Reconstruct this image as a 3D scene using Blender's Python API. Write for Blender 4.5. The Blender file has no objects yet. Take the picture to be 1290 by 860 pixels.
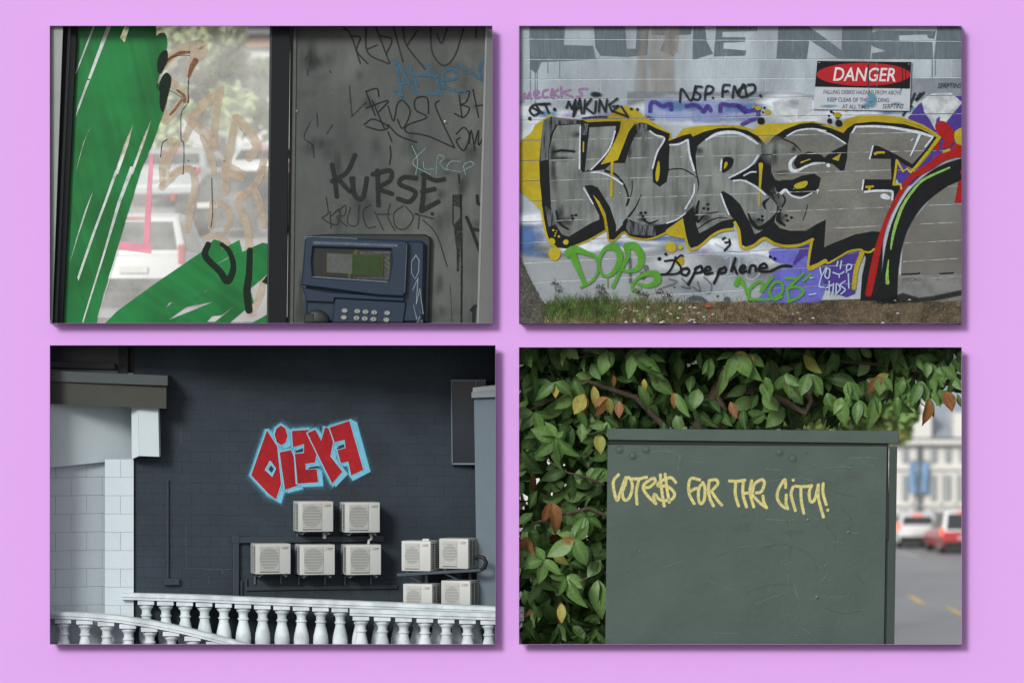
import bpy, bmesh, math, random
import numpy as np
from mathutils import Vector, Matrix, geometry, noise

random.seed(7)
SC = bpy.context.scene
COL = SC.collection
# ---------------------------------------------------------------- camera, sky, sun, exposure
H = 9.5            # camera height above the street, metres
D = 60.0           # camera to lilac wall
cam_d = bpy.data.cameras.new('camera'); cam = bpy.data.objects.new('camera', cam_d); COL.objects.link(cam)
cam.location = (0, -D, H); cam.rotation_euler = (math.pi/2, 0, 0)
cam_d.sensor_width = 36.0
cam_d.lens = 36.0*D/12.90
cam_d.clip_start = 1.0; cam_d.clip_end = 3000.0
cam_d.dof.use_dof = True; cam_d.dof.focus_distance = D+0.2
cam_d.dof.aperture_fstop = (cam_d.lens/1000.0)/0.11
SC.camera = cam

SUN_T = 0.5                                   # right and down per metre of depth
sun_dir = Vector((SUN_T, 1.0, -SUN_T)).normalized()
SUN_EL = math.asin(-sun_dir.z)
SUN_ROT = math.atan2(-sun_dir.x, -sun_dir.y)  # compass direction of the sun
world = bpy.data.worlds.new('World'); SC.world = world; world.use_nodes = True
wn = world.node_tree; wn.nodes.clear()
sky = wn.nodes.new('ShaderNodeTexSky'); sky.sky_type = 'NISHITA'; sky.sun_disc = False
sky.sun_elevation = SUN_EL; sky.sun_rotation = SUN_ROT
sky.air_density = 1.0; sky.dust_density = 5.0; sky.ozone_density = 1.0
hs = wn.nodes.new('ShaderNodeHueSaturation'); hs.inputs['Saturation'].default_value = 0.30
gm = wn.nodes.new('ShaderNodeGamma'); gm.inputs[1].default_value = 0.5      # an overcast sky: evens out the bright side
bg = wn.nodes.new('ShaderNodeBackground'); bg.inputs[1].default_value = 0.15
wo = wn.nodes.new('ShaderNodeOutputWorld')
wn.links.new(sky.outputs[0], hs.inputs['Color']); wn.links.new(hs.outputs[0], gm.inputs[0]); wn.links.new(gm.outputs[0], bg.inputs[0]); wn.links.new(bg.outputs[0], wo.inputs[0])
sun_d = bpy.data.lights.new('sun', 'SUN'); sun_d.energy = 1.32; sun_d.angle = math.radians(15); sun_d.color = (1.0, 0.985, 0.96)
sun = bpy.data.objects.new('sun', sun_d); COL.objects.link(sun)
sun.rotation_euler = sun_dir.to_track_quat('-Z', 'Y').to_euler(); sun.location = (-30, -60, 45)
SC.view_settings.view_transform = 'Standard'; SC.view_settings.look = 'None'
SC.view_settings.exposure = 1.02; SC.view_settings.gamma = 1.0; SC.view_settings.use_curve_mapping = False
SC.render.engine = 'CYCLES'
SC.cycles.use_denoising = True
SC.cycles.max_bounces = 8; SC.cycles.transparent_max_bounces = 40; SC.cycles.diffuse_bounces = 4
SC.cycles.sample_clamp_indirect = 4.0
MUL = 1.25         # display value of a white card facing the wall's light

# ---------------------------------------------------------------- helpers
def lin(c):
    c = c/255.0
    return c/12.92 if c <= 0.04045 else ((c+0.055)/1.055)**2.4
def C(r, g, b, k=1.0):
    return tuple(min(0.85, lin(v)/MUL*k) for v in (r, g, b))
def P(px, py, d=0.0):
    s = (D+d)/D/100.0
    return Vector(((px-645)*s, d, H+(430-py)*s))
def S(d): return (D+d)/D/100.0

def new_mat(name):
    m = bpy.data.materials.new(name); m.use_nodes = True
    n = m.node_tree.nodes; l = m.node_tree.links
    return m, n, l, n['Principled BSDF']
MATS = {}
def mat(name, col, rough=0.7, metal=0.0, var=0.12, scale=4.0, bump=0.0, bscale=30.0, spec=0.4, rnd=0.0, coat=0.0, detail=6.0, var2=0.0, col2=None, scale2=0.6, stretch=None, trans=0.0):
    """surface with noise mottling, optional second colour patches, bump and per-object variation"""
    if name in MATS: return MATS[name]
    m, n, l, b = new_mat(name)
    b.inputs['Roughness'].default_value = rough; b.inputs['Metallic'].default_value = metal
    b.inputs['Specular IOR Level'].default_value = spec
    if coat: b.inputs['Coat Weight'].default_value = coat
    tc = n.new('ShaderNodeTexCoord')
    geo = n.new('ShaderNodeNewGeometry')
    src = geo.outputs['Position']
    if stretch:
        mp = n.new('ShaderNodeMapping'); mp.inputs['Scale'].default_value = stretch
        l.new(src, mp.inputs[0]); src = mp.outputs[0]
    nz = n.new('ShaderNodeTexNoise'); nz.inputs['Scale'].default_value = scale; nz.inputs['Detail'].default_value = detail
    nz.inputs['Roughness'].default_value = 0.65
    l.new(src, nz.inputs['Vector'])
    base = n.new('ShaderNodeRGB'); base.outputs[0].default_value = (*col, 1)
    out = base.outputs[0]
    if col2 is not None:
        n2 = n.new('ShaderNodeTexNoise'); n2.inputs['Scale'].default_value = scale2; n2.inputs['Detail'].default_value = 5
        l.new(src, n2.inputs['Vector'])
        r2 = n.new('ShaderNodeMapRange'); r2.inputs[1].default_value = 0.42; r2.inputs[2].default_value = 0.62
        l.new(n2.outputs[0], r2.inputs[0])
        mx = n.new('ShaderNodeMix'); mx.data_type = 'RGBA'; l.new(r2.outputs[0], mx.inputs[0])
        l.new(out, mx.inputs[6]); mx.inputs[7].default_value = (*col2, 1); out = mx.outputs[2]
    mr = n.new('ShaderNodeMapRange'); mr.inputs[1].default_value = 0.25; mr.inputs[2].default_value = 0.75
    mr.inputs[3].default_value = 1-var; mr.inputs[4].default_value = 1+var
    l.new(nz.outputs[0], mr.inputs[0])
    fac = mr.outputs[0]
    if rnd:
        oi = n.new('ShaderNodeObjectInfo')
        m2 = n.new('ShaderNodeMapRange'); m2.inputs[3].default_value = 1-rnd; m2.inputs[4].default_value = 1+rnd
        l.new(oi.outputs['Random'], m2.inputs[0])
        mm = n.new('ShaderNodeMath'); mm.operation = 'MULTIPLY'; l.new(fac, mm.inputs[0]); l.new(m2.outputs[0], mm.inputs[1]); fac = mm.outputs[0]
    vm = n.new('ShaderNodeVectorMath'); vm.operation = 'SCALE'; l.new(out, vm.inputs[0]); l.new(fac, vm.inputs['Scale'])
    l.new(vm.outputs[0], b.inputs['Base Color'])
    if bump:
        nb = n.new('ShaderNodeTexNoise'); nb.inputs['Scale'].default_value = bscale; nb.inputs['Detail'].default_value = 5
        l.new(src, nb.inputs['Vector'])
        bp = n.new('ShaderNodeBump'); bp.inputs['Strength'].default_value = bump; bp.inputs['Distance'].default_value = 0.02
        l.new(nb.outputs[0], bp.inputs['Height']); l.new(bp.outputs[0], b.inputs['Normal'])
    if trans:
        b.inputs['Transmission Weight'].default_value = trans
    MATS[name] = m
    return m

def paint(name, col, rough=0.55, var=0.10, scale=6.0, wear=0.0, wscale=25.0, alpha=1.0, streak=False, spec=0.12, col2=None, drag=None):
    """a thin coat of paint on another surface: the mesh carries its cover (attribute 'cover'), noise wears it"""
    key = 'paint_'+name
    if key in MATS: return MATS[key]
    m, n, l, b = new_mat(key)
    b.inputs['Roughness'].default_value = rough; b.inputs['Specular IOR Level'].default_value = spec
    geo = n.new('ShaderNodeNewGeometry')
    nz = n.new('ShaderNodeTexNoise'); nz.inputs['Scale'].default_value = scale; nz.inputs['Detail'].default_value = 6
    if drag is not None:                      # brush drag along a direction in the picture plane
        m0 = n.new('ShaderNodeMapping'); m0.inputs['Rotation'].default_value = (0, math.radians(drag), 0)
        m1_ = n.new('ShaderNodeMapping'); m1_.inputs['Scale'].default_value = (1, 1, .045)
        l.new(geo.outputs['Position'], m0.inputs[0]); l.new(m0.outputs[0], m1_.inputs[0]); l.new(m1_.outputs[0], nz.inputs['Vector'])
    else: l.new(geo.outputs['Position'], nz.inputs['Vector'])
    mr = n.new('ShaderNodeMapRange'); mr.inputs[1].default_value = 0.25; mr.inputs[2].default_value = 0.75
    mr.inputs[3].default_value = 1-var; mr.inputs[4].default_value = 1+var; l.new(nz.outputs[0], mr.inputs[0])
    base = n.new('ShaderNodeRGB'); base.outputs[0].default_value = (*col, 1); out = base.outputs[0]
    if col2 is not None:
        r2 = n.new('ShaderNodeMapRange'); r2.inputs[1].default_value = 0.4; r2.inputs[2].default_value = 0.65
        n3 = n.new('ShaderNodeTexNoise'); n3.inputs['Scale'].default_value = 1.3; n3.inputs['Detail'].default_value = 5
        l.new(geo.outputs['Position'], n3.inputs['Vector']); l.new(n3.outputs[0], r2.inputs[0])
        mx = n.new('ShaderNodeMix'); mx.data_type = 'RGBA'; l.new(r2.outputs[0], mx.inputs[0])
        l.new(out, mx.inputs[6]); mx.inputs[7].default_value = (*col2, 1); out = mx.outputs[2]
    vm = n.new('ShaderNodeVectorMath'); vm.operation = 'SCALE'; l.new(out, vm.inputs[0]); l.new(mr.outputs[0], vm.inputs['Scale'])
    l.new(vm.outputs[0], b.inputs['Base Color'])
    at = n.new('ShaderNodeAttribute'); at.attribute_name = 'cover'
    f = at.outputs['Fac']
    m1 = n.new('ShaderNodeMath'); m1.operation = 'MULTIPLY'; l.new(f, m1.inputs[0]); m1.inputs[1].default_value = alpha; f = m1.outputs[0]
    if wear:
        mp = n.new('ShaderNodeMapping')
        if streak: mp.inputs['Scale'].default_value = (1, 1, 0.12)
        l.new(geo.outputs['Position'], mp.inputs[0])
        nw = n.new('ShaderNodeTexNoise'); nw.inputs['Scale'].default_value = wscale; nw.inputs['Detail'].default_value = 4
        l.new(mp.outputs[0], nw.inputs['Vector'])
        rw = n.new('ShaderNodeMapRange'); rw.inputs[1].default_value = 0.36; rw.inputs[2].default_value = 0.56
        rw.inputs[3].default_value = 1-wear; rw.inputs[4].default_value = 1.0; l.new(nw.outputs[0], rw.inputs[0])
        m2 = n.new('ShaderNodeMath'); m2.operation = 'MULTIPLY'; l.new(f, m2.inputs[0]); l.new(rw.outputs[0], m2.inputs[1]); f = m2.outputs[0]
    tr = n.new('ShaderNodeBsdfTransparent'); ms = n.new('ShaderNodeMixShader')
    l.new(f, ms.inputs[0]); l.new(tr.outputs[0], ms.inputs[1]); l.new(b.outputs[0], ms.inputs[2])
    l.new(ms.outputs[0], n['Material Output'].inputs['Surface'])
    MATS[key] = m
    return m

WM = {}            # world matrix of every parent, to bring parts into its frame
def empty(name, loc=(0, 0, 0), rz=0.0, parent=None):
    o = bpy.data.objects.new(name, None); COL.objects.link(o)
    o.location = loc; o.rotation_euler = (0, 0, rz); o.empty_display_size = 0.1
    WM[o] = Matrix.Translation(Vector(loc)) @ Matrix.Rotation(rz, 4, 'Z')
    if parent is not None:
        o.parent = parent; WM[o] = WM[parent] @ WM[o]
    return o
def tag(o, label=None, cat=None, group=None, kind=None):
    if label: o['label'] = label
    if cat: o['category'] = cat
    if group: o['group'] = group
    if kind: o['kind'] = kind
    return o
def thing(name, label, cat, loc=(0, 0, 0), rz=0.0, group=None):
    return tag(empty(name, loc, rz), label, cat, group)

class MB:
    """collects vertices, faces and paint cover for one mesh"""
    def __init__(s): s.v = []; s.f = []; s.a = []; s.hasa = False
    def add(s, vs, fs, al=None):
        o = len(s.v); s.v += [Vector(v) for v in vs]; s.f += [tuple(i+o for i in f) for f in fs]
        s.a += list(al) if al is not None else [1.0]*len(vs)
        if al is not None: s.hasa = True
        return s
    def box(s, x0, x1, y0, y1, z0, z1):
        return s.add([(x, y, z) for x in (x0, x1) for y in (y0, y1) for z in (z0, z1)],
                     [(0, 1, 3, 2), (4, 6, 7, 5), (0, 4, 5, 1), (2, 3, 7, 6), (0, 2, 6, 4), (1, 5, 7, 3)])
    def bbox(s, x0, x1, y0, y1, z0, z1, b=0.01):
        """box with chamfered edges"""
        cx, cy, cz = (x0+x1)/2, (y0+y1)/2, (z0+z1)/2
        hx, hy, hz = abs(x1-x0)/2, abs(y1-y0)/2, abs(z1-z0)/2
        b = min(b, hx*.9, hy*.9, hz*.9)
        bm = bmesh.new(); bmesh.ops.create_cube(bm, size=2.0)
        for v in bm.verts: v.co = Vector((v.co.x*hx+cx, v.co.y*hy+cy, v.co.z*hz+cz))
        bmesh.ops.bevel(bm, geom=bm.edges[:], offset=b, segments=2, profile=0.6, affect='EDGES')
        return s.bm(bm)
    def bm(s, bm, mtx=None):
        bm.verts.index_update()
        vs = [(mtx @ v.co if mtx else v.co.copy()) for v in bm.verts]
        s.add(vs, [tuple(v.index for v in f.verts) for f in bm.faces]); bm.free(); return s
    def tube(s, path, r, n=8, caps=True):
        path = [Vector(p) for p in path]; m = len(path)
        rs = r if isinstance(r, (list, tuple)) else [r]*m
        o = len(s.v); prev = None; vs = []
        for i, p in enumerate(path):
            t = (path[min(i+1, m-1)]-path[max(i-1, 0)]).normalized()
            if prev is None:
                up = Vector((0, 0, 1)) if abs(t.z) < 0.9 else Vector((1, 0, 0))
                u = t.cross(up).normalized()
            else:
                u = (prev - t*prev.dot(t)).normalized()
            prev = u; w = t.cross(u)
            for k in range(n):
                a = 2*math.pi*k/n; vs.append(p+(u*math.cos(a)+w*math.sin(a))*rs[i])
        fs = [(i*n+k, i*n+(k+1) % n, (i+1)*n+(k+1) % n, (i+1)*n+k) for i in range(m-1) for k in range(n)]
        if caps: fs += [tuple(range(n-1, -1, -1)), tuple((m-1)*n+k for k in range(n))]
        return s.add(vs, fs)
    def lathe(s, prof, n=20, c=(0, 0, 0)):
        c = Vector(c); vs = []
        for r, z in prof:
            for k in range(n):
                a = 2*math.pi*(k+.5)/n; vs.append(c+Vector((r*math.cos(a), r*math.sin(a), z)))
        m = len(prof)
        fs = [(i*n+k, i*n+(k+1) % n, (i+1)*n+(k+1) % n, (i+1)*n+k) for i in range(m-1) for k in range(n)]
        fs += [tuple(range(n-1, -1, -1)), tuple((m-1)*n+k for k in range(n))]
        return s.add(vs, fs)

def mesh_of(name, mb, mt, smooth=False, angle=None):
    me = bpy.data.meshes.new(name)
    me.from_pydata([tuple(v) for v in mb.v], [], mb.f); me.update()
    if mb.hasa:
        at = me.attributes.new('cover', 'FLOAT', 'POINT'); at.data.foreach_set('value', mb.a)
    if mt is not None: me.materials.append(mt)
    if smooth:
        me.polygons.foreach_set('use_smooth', [True]*len(me.polygons))
        if angle is not None:
            try: me.set_sharp_from_angle(angle=math.radians(angle))
            except Exception: pass
    return me
def obj(name, mb, mt, parent=None, local=False, smooth=False, angle=35, label=None, kind=None):
    """one mesh object; vertices are given in world space unless local"""
    if parent is not None and not local:
        inv = WM[parent].inverted(); mb.v = [inv @ v for v in mb.v]
    o = bpy.data.objects.new(name, mesh_of(name, mb, mt, smooth, angle)); COL.objects.link(o)
    if parent is not None: o.parent = parent; WM[o] = WM[parent]
    else: WM[o] = Matrix()
    if label: o['label'] = label
    if kind: o['kind'] = kind
    return o
def inst(name, me, parent, loc, rot=(0, 0, 0), scale=(1, 1, 1)):
    o = bpy.data.objects.new(name, me); COL.objects.link(o)
    o.location = loc; o.rotation_euler = rot; o.scale = scale
    if parent is not None: o.parent = parent
    WM[o] = (WM[parent] if parent is not None else Matrix()) @ Matrix.LocRotScale(Vector(loc), __import__('mathutils').Euler(rot), Vector(scale))
    return o
def copy_tree(o, parent=None):
    c = o.copy(); COL.objects.link(c); c.parent = parent
    for ch in o.children: copy_tree(ch, c)
    return c

# ---- 2-D drawing in picture-plane units, laid on a surface
def T(ox, oy, s):
    return lambda *pts: [(ox+x/s, oy+y/s) for x, y in pts]
def spline(pts, closed=False, n=6):
    """Catmull-Rom; a doubled point makes a corner"""
    pts = [tuple(p) for p in pts]; m = len(pts); out = []
    rng = range(m if closed else m-1)
    for i in rng:
        p1 = pts[i]; p2 = pts[(i+1) % m]
        if p1 == p2: continue
        p0 = pts[(i-1) % m] if (closed or i > 0) else (2*p1[0]-p2[0], 2*p1[1]-p2[1])
        p3 = pts[(i+2) % m] if (closed or i+2 < m) else (2*p2[0]-p1[0], 2*p2[1]-p1[1])
        for k in range(n):
            t = k/n; t2 = t*t; t3 = t2*t
            out.append(tuple(0.5*((2*p1[j])+(-p0[j]+p2[j])*t+(2*p0[j]-5*p1[j]+4*p2[j]-p3[j])*t2+(-p0[j]+3*p1[j]-3*p2[j]+p3[j])*t3) for j in (0, 1)))
    if not closed: out.append(pts[-1])
    return out

class Draw:
    """flat shapes (x, y in picture units, layer height in metres, cover) for one coat of paint"""
    seq = 0
    def __init__(s): s.v = []; s.f = []
    def _h(s):
        s.n = getattr(s, 'n', 0)+1
        return s.n*0.00007
    def stroke(s, pts, w=2.0, feather=0.35, smooth=True, closed=False, n=6, taper=None, a=1.0):
        if smooth and len(pts) > 2: pts = spline(pts, closed, n)
        elif closed: pts = list(pts)
        if closed: pts = pts+[pts[0]]
        P2 = [Vector((p[0], p[1])) for p in pts]
        Q = [P2[0]]
        for p in P2[1:]:
            if (p-Q[-1]).length > 0.05: Q.append(p)
        if len(Q) < 2: Q = [Q[0], Q[0]+Vector((0.1, 0))]
        m = len(Q); h = s._h(); o = len(s.v)
        rows = []
        for i, p in enumerate(Q):
            t = (Q[min(i+1, m-1)]-Q[max(i-1, 0)])
            if t.length < 1e-6: t = Vector((1, 0))
            t.normalize(); nn = Vector((-t.y, t.x))
            u = i/(m-1)
            r = (w if not isinstance(w, (list, tuple)) else w[min(int(u*(len(w)-1)), len(w)-2)]+(w[min(int(u*(len(w)-1)), len(w)-2)+1]-w[min(int(u*(len(w)-1)), len(w)-2)])*(u*(len(w)-1)-min(int(u*(len(w)-1)), len(w)-2)))/2
            if taper: r *= max(0.15, min(1, u/taper, (1-u)/taper))
            rows.append((p, t, nn, r))
        def addrow(p, nn, r, hh, al=1.0):
            f = feather
            for k, q in ((-(r+f), 0), (-max(r-f*.5, r*.4), 1), (max(r-f*.5, r*.4), 1), (r+f, 0)):
                s.v.append((p.x+nn.x*k, p.y+nn.y*k, hh, q*a*al))
        cnt = 0
        p, t, nn, r = rows[0]
        for c in (1.0, 0.8, 0.45) if not closed else ():
            rr = r*math.sqrt(max(0, 1-c*c)); q = p-t*(r*c); addrow(q, nn, rr, h, 0.0 if c == 1.0 else 1); cnt += 1
        for i, (p, t, nn, r) in enumerate(rows): addrow(p, nn, r, h+i*0.000004); cnt += 1
        p, t, nn, r = rows[-1]
        for c in (0.45, 0.8, 1.0) if not closed else ():
            rr = r*math.sqrt(max(0, 1-c*c)); q = p+t*(r*c); addrow(q, nn, rr, h+m*0.000004, 0.0 if c == 1.0 else 1); cnt += 1
        for i in range(cnt-1):
            for k in range(3):
                a0 = o+i*4+k; s.f.append((a0, a0+1, a0+5, a0+4))
        return s
    def lines(s, segs, w=2.0, feather=0.35, **k):
        for q in segs: s.stroke(q, w, feather, **k)
        return s
    def poly(s, pts, holes=(), smooth=False, feather=0.0, n=5, a=1.0):
        loops = [spline(pts, True, n) if smooth else list(pts)]+[(spline(hh, True, n) if smooth else list(hh)) for hh in holes]
        s.loop = loops[0]
        h = s._h(); o = len(s.v)
        vl = [[Vector((p[0], p[1], 0)) for p in lp] for lp in loops]
        tri = geometry.tessellate_polygon(vl)
        for lp in vl:
            for p in lp: s.v.append((p.x, p.y, h, a))
        s.f += [tuple(o+i for i in t) for t in tri]
        if feather:
            for lp in loops:
                A = 0.5*sum(lp[i][0]*lp[(i+1) % len(lp)][1]-lp[(i+1) % len(lp)][0]*lp[i][1] for i in range(len(lp)))
                sg = 1 if (A > 0) == (lp is loops[0]) else -1
                m = len(lp); o2 = len(s.v)
                for i, p in enumerate(lp):
                    t = Vector((lp[(i+1) % m][0]-lp[i-1][0], lp[(i+1) % m][1]-lp[i-1][1]))
                    if t.length < 1e-6: t = Vector((1, 0))
                    t.normalize(); nn = Vector((t.y, -t.x))*sg
                    s.v.append((p[0], p[1], h, a)); s.v.append((p[0]+nn.x*feather, p[1]+nn.y*feather, h, 0))
                for i in range(m):
                    j = (i+1) % m; s.f.append((o2+2*i, o2+2*j, o2+2*j+1, o2+2*i+1))
        return s
    def blob(s, cx, cy, rx, ry=None, core=0.3, a=1.0, n=28, wob=0.12, rot=0.0):
        ry = rx if ry is None else ry; h = s._h(); o = len(s.v)
        s.v.append((cx, cy, h, a)); ph = random.random()*9
        for q, al in ((core, a), ((core+1)/2, a*0.45), (1.0, 0.0)):
            for k in range(n):
                t = 2*math.pi*k/n; ww = 1+wob*(math.sin(2*t+ph)+.6*math.sin(3*t+2*ph))
                x, y = rx*q*ww*math.cos(t), ry*q*ww*math.sin(t)
                s.v.append((cx+x*math.cos(rot)-y*math.sin(rot), cy+x*math.sin(rot)+y*math.cos(rot), h, al))
        for k in range(n):
            j = (k+1) % n; s.f.append((o, o+1+k, o+1+j))
            for q in (0, 1): s.f.append((o+1+q*n+k, o+1+q*n+j, o+1+(q+1)*n+j, o+1+(q+1)*n+k))
        return s
    def dot(s, cx, cy, r, ry=None, a=1.0): return s.blob(cx, cy, r, ry, core=0.82, wob=0.04, a=a, n=16)
    def text(s, body, x, y, size, shear=0.0, sx=1.0, bold=0.0, align='LEFT', a=1.0, tilt=0.0):
        cu = bpy.data.curves.new('lettering', 'FONT'); cu.body = body; cu.size = size; cu.shear = shear; cu.offset = bold
        cu.align_x = align; cu.resolution_u = 3
        ob = bpy.data.objects.new('lettering', cu); COL.objects.link(ob)
        dg = bpy.context.evaluated_depsgraph_get(); me = bpy.data.meshes.new_from_object(ob.evaluated_get(dg))
        h = s._h(); o = len(s.v)
        for v in me.vertices:
            xx, yy = v.co.x*sx, v.co.y
            s.v.append((x+xx*math.cos(tilt)+yy*math.sin(tilt), y-yy*math.cos(tilt)+xx*math.sin(tilt), h, a))
        s.f += [tuple(o+i for i in p.vertices) for p in me.polygons]
        bpy.data.objects.remove(ob); bpy.data.curves.remove(cu); bpy.data.meshes.remove(me)
        return s
    def clip(s, x0, x1, y0, y1):
        bm = bmesh.new(); la = bm.verts.layers.float.new('c'); lh = bm.verts.layers.float.new('h')
        if all(x0 <= v[0] <= x1 and y0 <= v[1] <= y1 for v in s.v): bm.free(); return s
        vs = []
        for x, y, h, a in s.v:
            v = bm.verts.new((x, y, 0)); v[la] = a; v[lh] = h; vs.append(v)
        for f in s.f:
            try: bm.faces.new([vs[i] for i in f])
            except ValueError: pass
        for co, no in (((x0, 0, 0), (-1, 0, 0)), ((x1, 0, 0), (1, 0, 0)), ((0, y0, 0), (0, -1, 0)), ((0, y1, 0), (0, 1, 0))):
            bmesh.ops.bisect_plane(bm, geom=bm.verts[:]+bm.edges[:]+bm.faces[:], plane_co=co, plane_no=no, clear_outer=True)
        bm.verts.index_update()
        s.v = [(v.co.x, v.co.y, v[lh], v[la]) for v in bm.verts]
        s.f = [tuple(v.index for v in f.verts) for f in bm.faces]; bm.free()
        return s
    def cut(s, lines, half):
        """take away thin strips along joint lines [(p, q)] so that the recessed joint shows"""
        bm = bmesh.new(); la = bm.verts.layers.float.new('c'); lh = bm.verts.layers.float.new('h')
        vs = []
        for x, y, h, a in s.v:
            v = bm.verts.new((x, y, 0)); v[la] = a; v[lh] = h; vs.append(v)
        for f in s.f:
            try: bm.faces.new([vs[i] for i in f])
            except ValueError: pass
        for p, q in lines:
            t = Vector((q[0]-p[0], q[1]-p[1], 0)).normalized(); nn = Vector((-t.y, t.x, 0))
            for sg in (-1, 1):
                co = Vector((p[0], p[1], 0))+nn*half*sg
                bmesh.ops.bisect_plane(bm, geom=bm.verts[:]+bm.edges[:]+bm.faces[:], plane_co=co, plane_no=nn)
            rem = [f for f in bm.faces if abs((f.calc_center_median()-Vector((p[0], p[1], 0))).dot(nn)) < half*0.95]
            bmesh.ops.delete(bm, geom=rem, context='FACES_ONLY')
        loose = [v for v in bm.verts if not v.link_faces]
        bmesh.ops.delete(bm, geom=loose, context='VERTS')
        bm.verts.index_update()
        s.v = [(v.co.x, v.co.y, v[lh], v[la]) for v in bm.verts]
        s.f = [tuple(v.index for v in f.verts) for f in bm.faces]; bm.free()
        return s

class Surf:
    """a plane in the scene onto which drawings are laid"""
    def __init__(s, point, normal=(0, -1, 0)):
        s.p = Vector(point); s.n = Vector(normal).normalized(); s.c = Vector((0, -D, H))
    def at(s, px, py, off=0.0):
        t = P(px, py, 0.0)-s.c
        k = (s.p-s.c).dot(s.n)/t.dot(s.n)
        return s.c+t*k+s.n*off
    def lay(s, dr, layer, mb=None):
        mb = mb or MB()
        flip = [f for f in dr.f]
        mb.add([s.at(x, y, layer+h) for x, y, h, a in dr.v], flip, [a for *_, a in dr.v])
        return mb
SPECKS = {'scratches', 'ghost_marks', 'paint_splash', 'smudges', 'scuffs', 'dry_gaps', 'ink_drips', 'marker_tag', 'scribbles', 'pale_edges', 'cloud_paint', 'sprayed_shade', 'dark_overlap', 'inner_lines', 'highlights', 'yellow_accents', 'joint_line', 'repaint_patch', 'letter_edge', 'letter_counter', 'grey_scribble', 'white_scribble', 'yellow_mark', 'white_flames', 'halo_edge', 'tape_residue'}
def coat(surf, name, dr, layer, mt, parent, label=None):
    return obj(name, surf.lay(dr, layer), mt, parent, label=label, kind='stuff' if name in SPECKS else None)

def prism(mb, pts, d0, d1, holes=(), bev=0.0):
    """outline in picture units pushed through from depth d0 (front) to d1 (back), chamfered front edge"""
    loops = [list(pts)]+[list(h) for h in holes]
    def area(lp): return sum(lp[i][0]*lp[(i+1) % len(lp)][1]-lp[(i+1) % len(lp)][0]*lp[i][1] for i in range(len(lp)))
    def inset(lp, b, inner):
        m = len(lp); out = []; sg = 1 if area(lp) > 0 else -1
        if inner: sg = -sg
        for i in range(m):
            a = Vector(lp[i-1]); p = Vector(lp[i]); c = Vector(lp[(i+1) % m])
            e1 = (p-a).normalized(); e2 = (c-p).normalized()
            n1 = Vector((-e1.y, e1.x))*sg; n2 = Vector((-e2.y, e2.x))*sg
            nn = (n1+n2); nn = nn.normalized() if nn.length > 1e-6 else n1
            k = b/max(0.35, nn.dot(n1)); q = p+nn*k; out.append((q.x, q.y))
        return out
    fr = [inset(lp, bev*100, i > 0) for i, lp in enumerate(loops)] if bev else loops
    o = len(mb.v); vs = []; fs = []
    tri = geometry.tessellate_polygon([[Vector((p[0], p[1], 0)) for p in lp] for lp in fr])
    flat = [p for lp in fr for p in lp]
    fs += [tuple(t) for t in tri]; vs += [P(p[0], p[1], d0) for p in flat]
    flat2 = [p for lp in loops for p in lp]; nf = len(flat)
    rings = [0]
    if bev:
        rings.append(len(vs)); vs += [P(p[0], p[1], d0+bev) for p in flat2]
    rings.append(len(vs)); vs += [P(p[0], p[1], d1) for p in flat2]
    for r0, r1 in zip(rings, rings[1:]):
        k = 0
        for lp in loops:
            m = len(lp)
            for i in range(m):
                j = (i+1) % m; fs.append((r0+k+i, r0+k+j, r1+k+j, r1+k+i))
            k += m
    fs += [tuple(rings[-1]+i for i in reversed(t)) for t in tri]
    mb.add(vs, fs)
    bm_fix(mb, o)
    return mb
def bm_fix(mb, o):
    pass
def rrect(x0, y0, x1, y1, r, n=4):
    out = []
    for cx, cy, a0 in ((x1-r, y1-r, 0), (x0+r, y1-r, 90), (x0+r, y0+r, 180), (x1-r, y0+r, 270)):
        for k in range(n+1):
            a = math.radians(a0+90*k/n); out.append((cx+r*math.cos(a), cy+r*math.sin(a)))
    return out
def struct(name, mb, mt, **k):
    o = obj(name, mb, mt, **k); o['kind'] = 'structure'; return o
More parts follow.
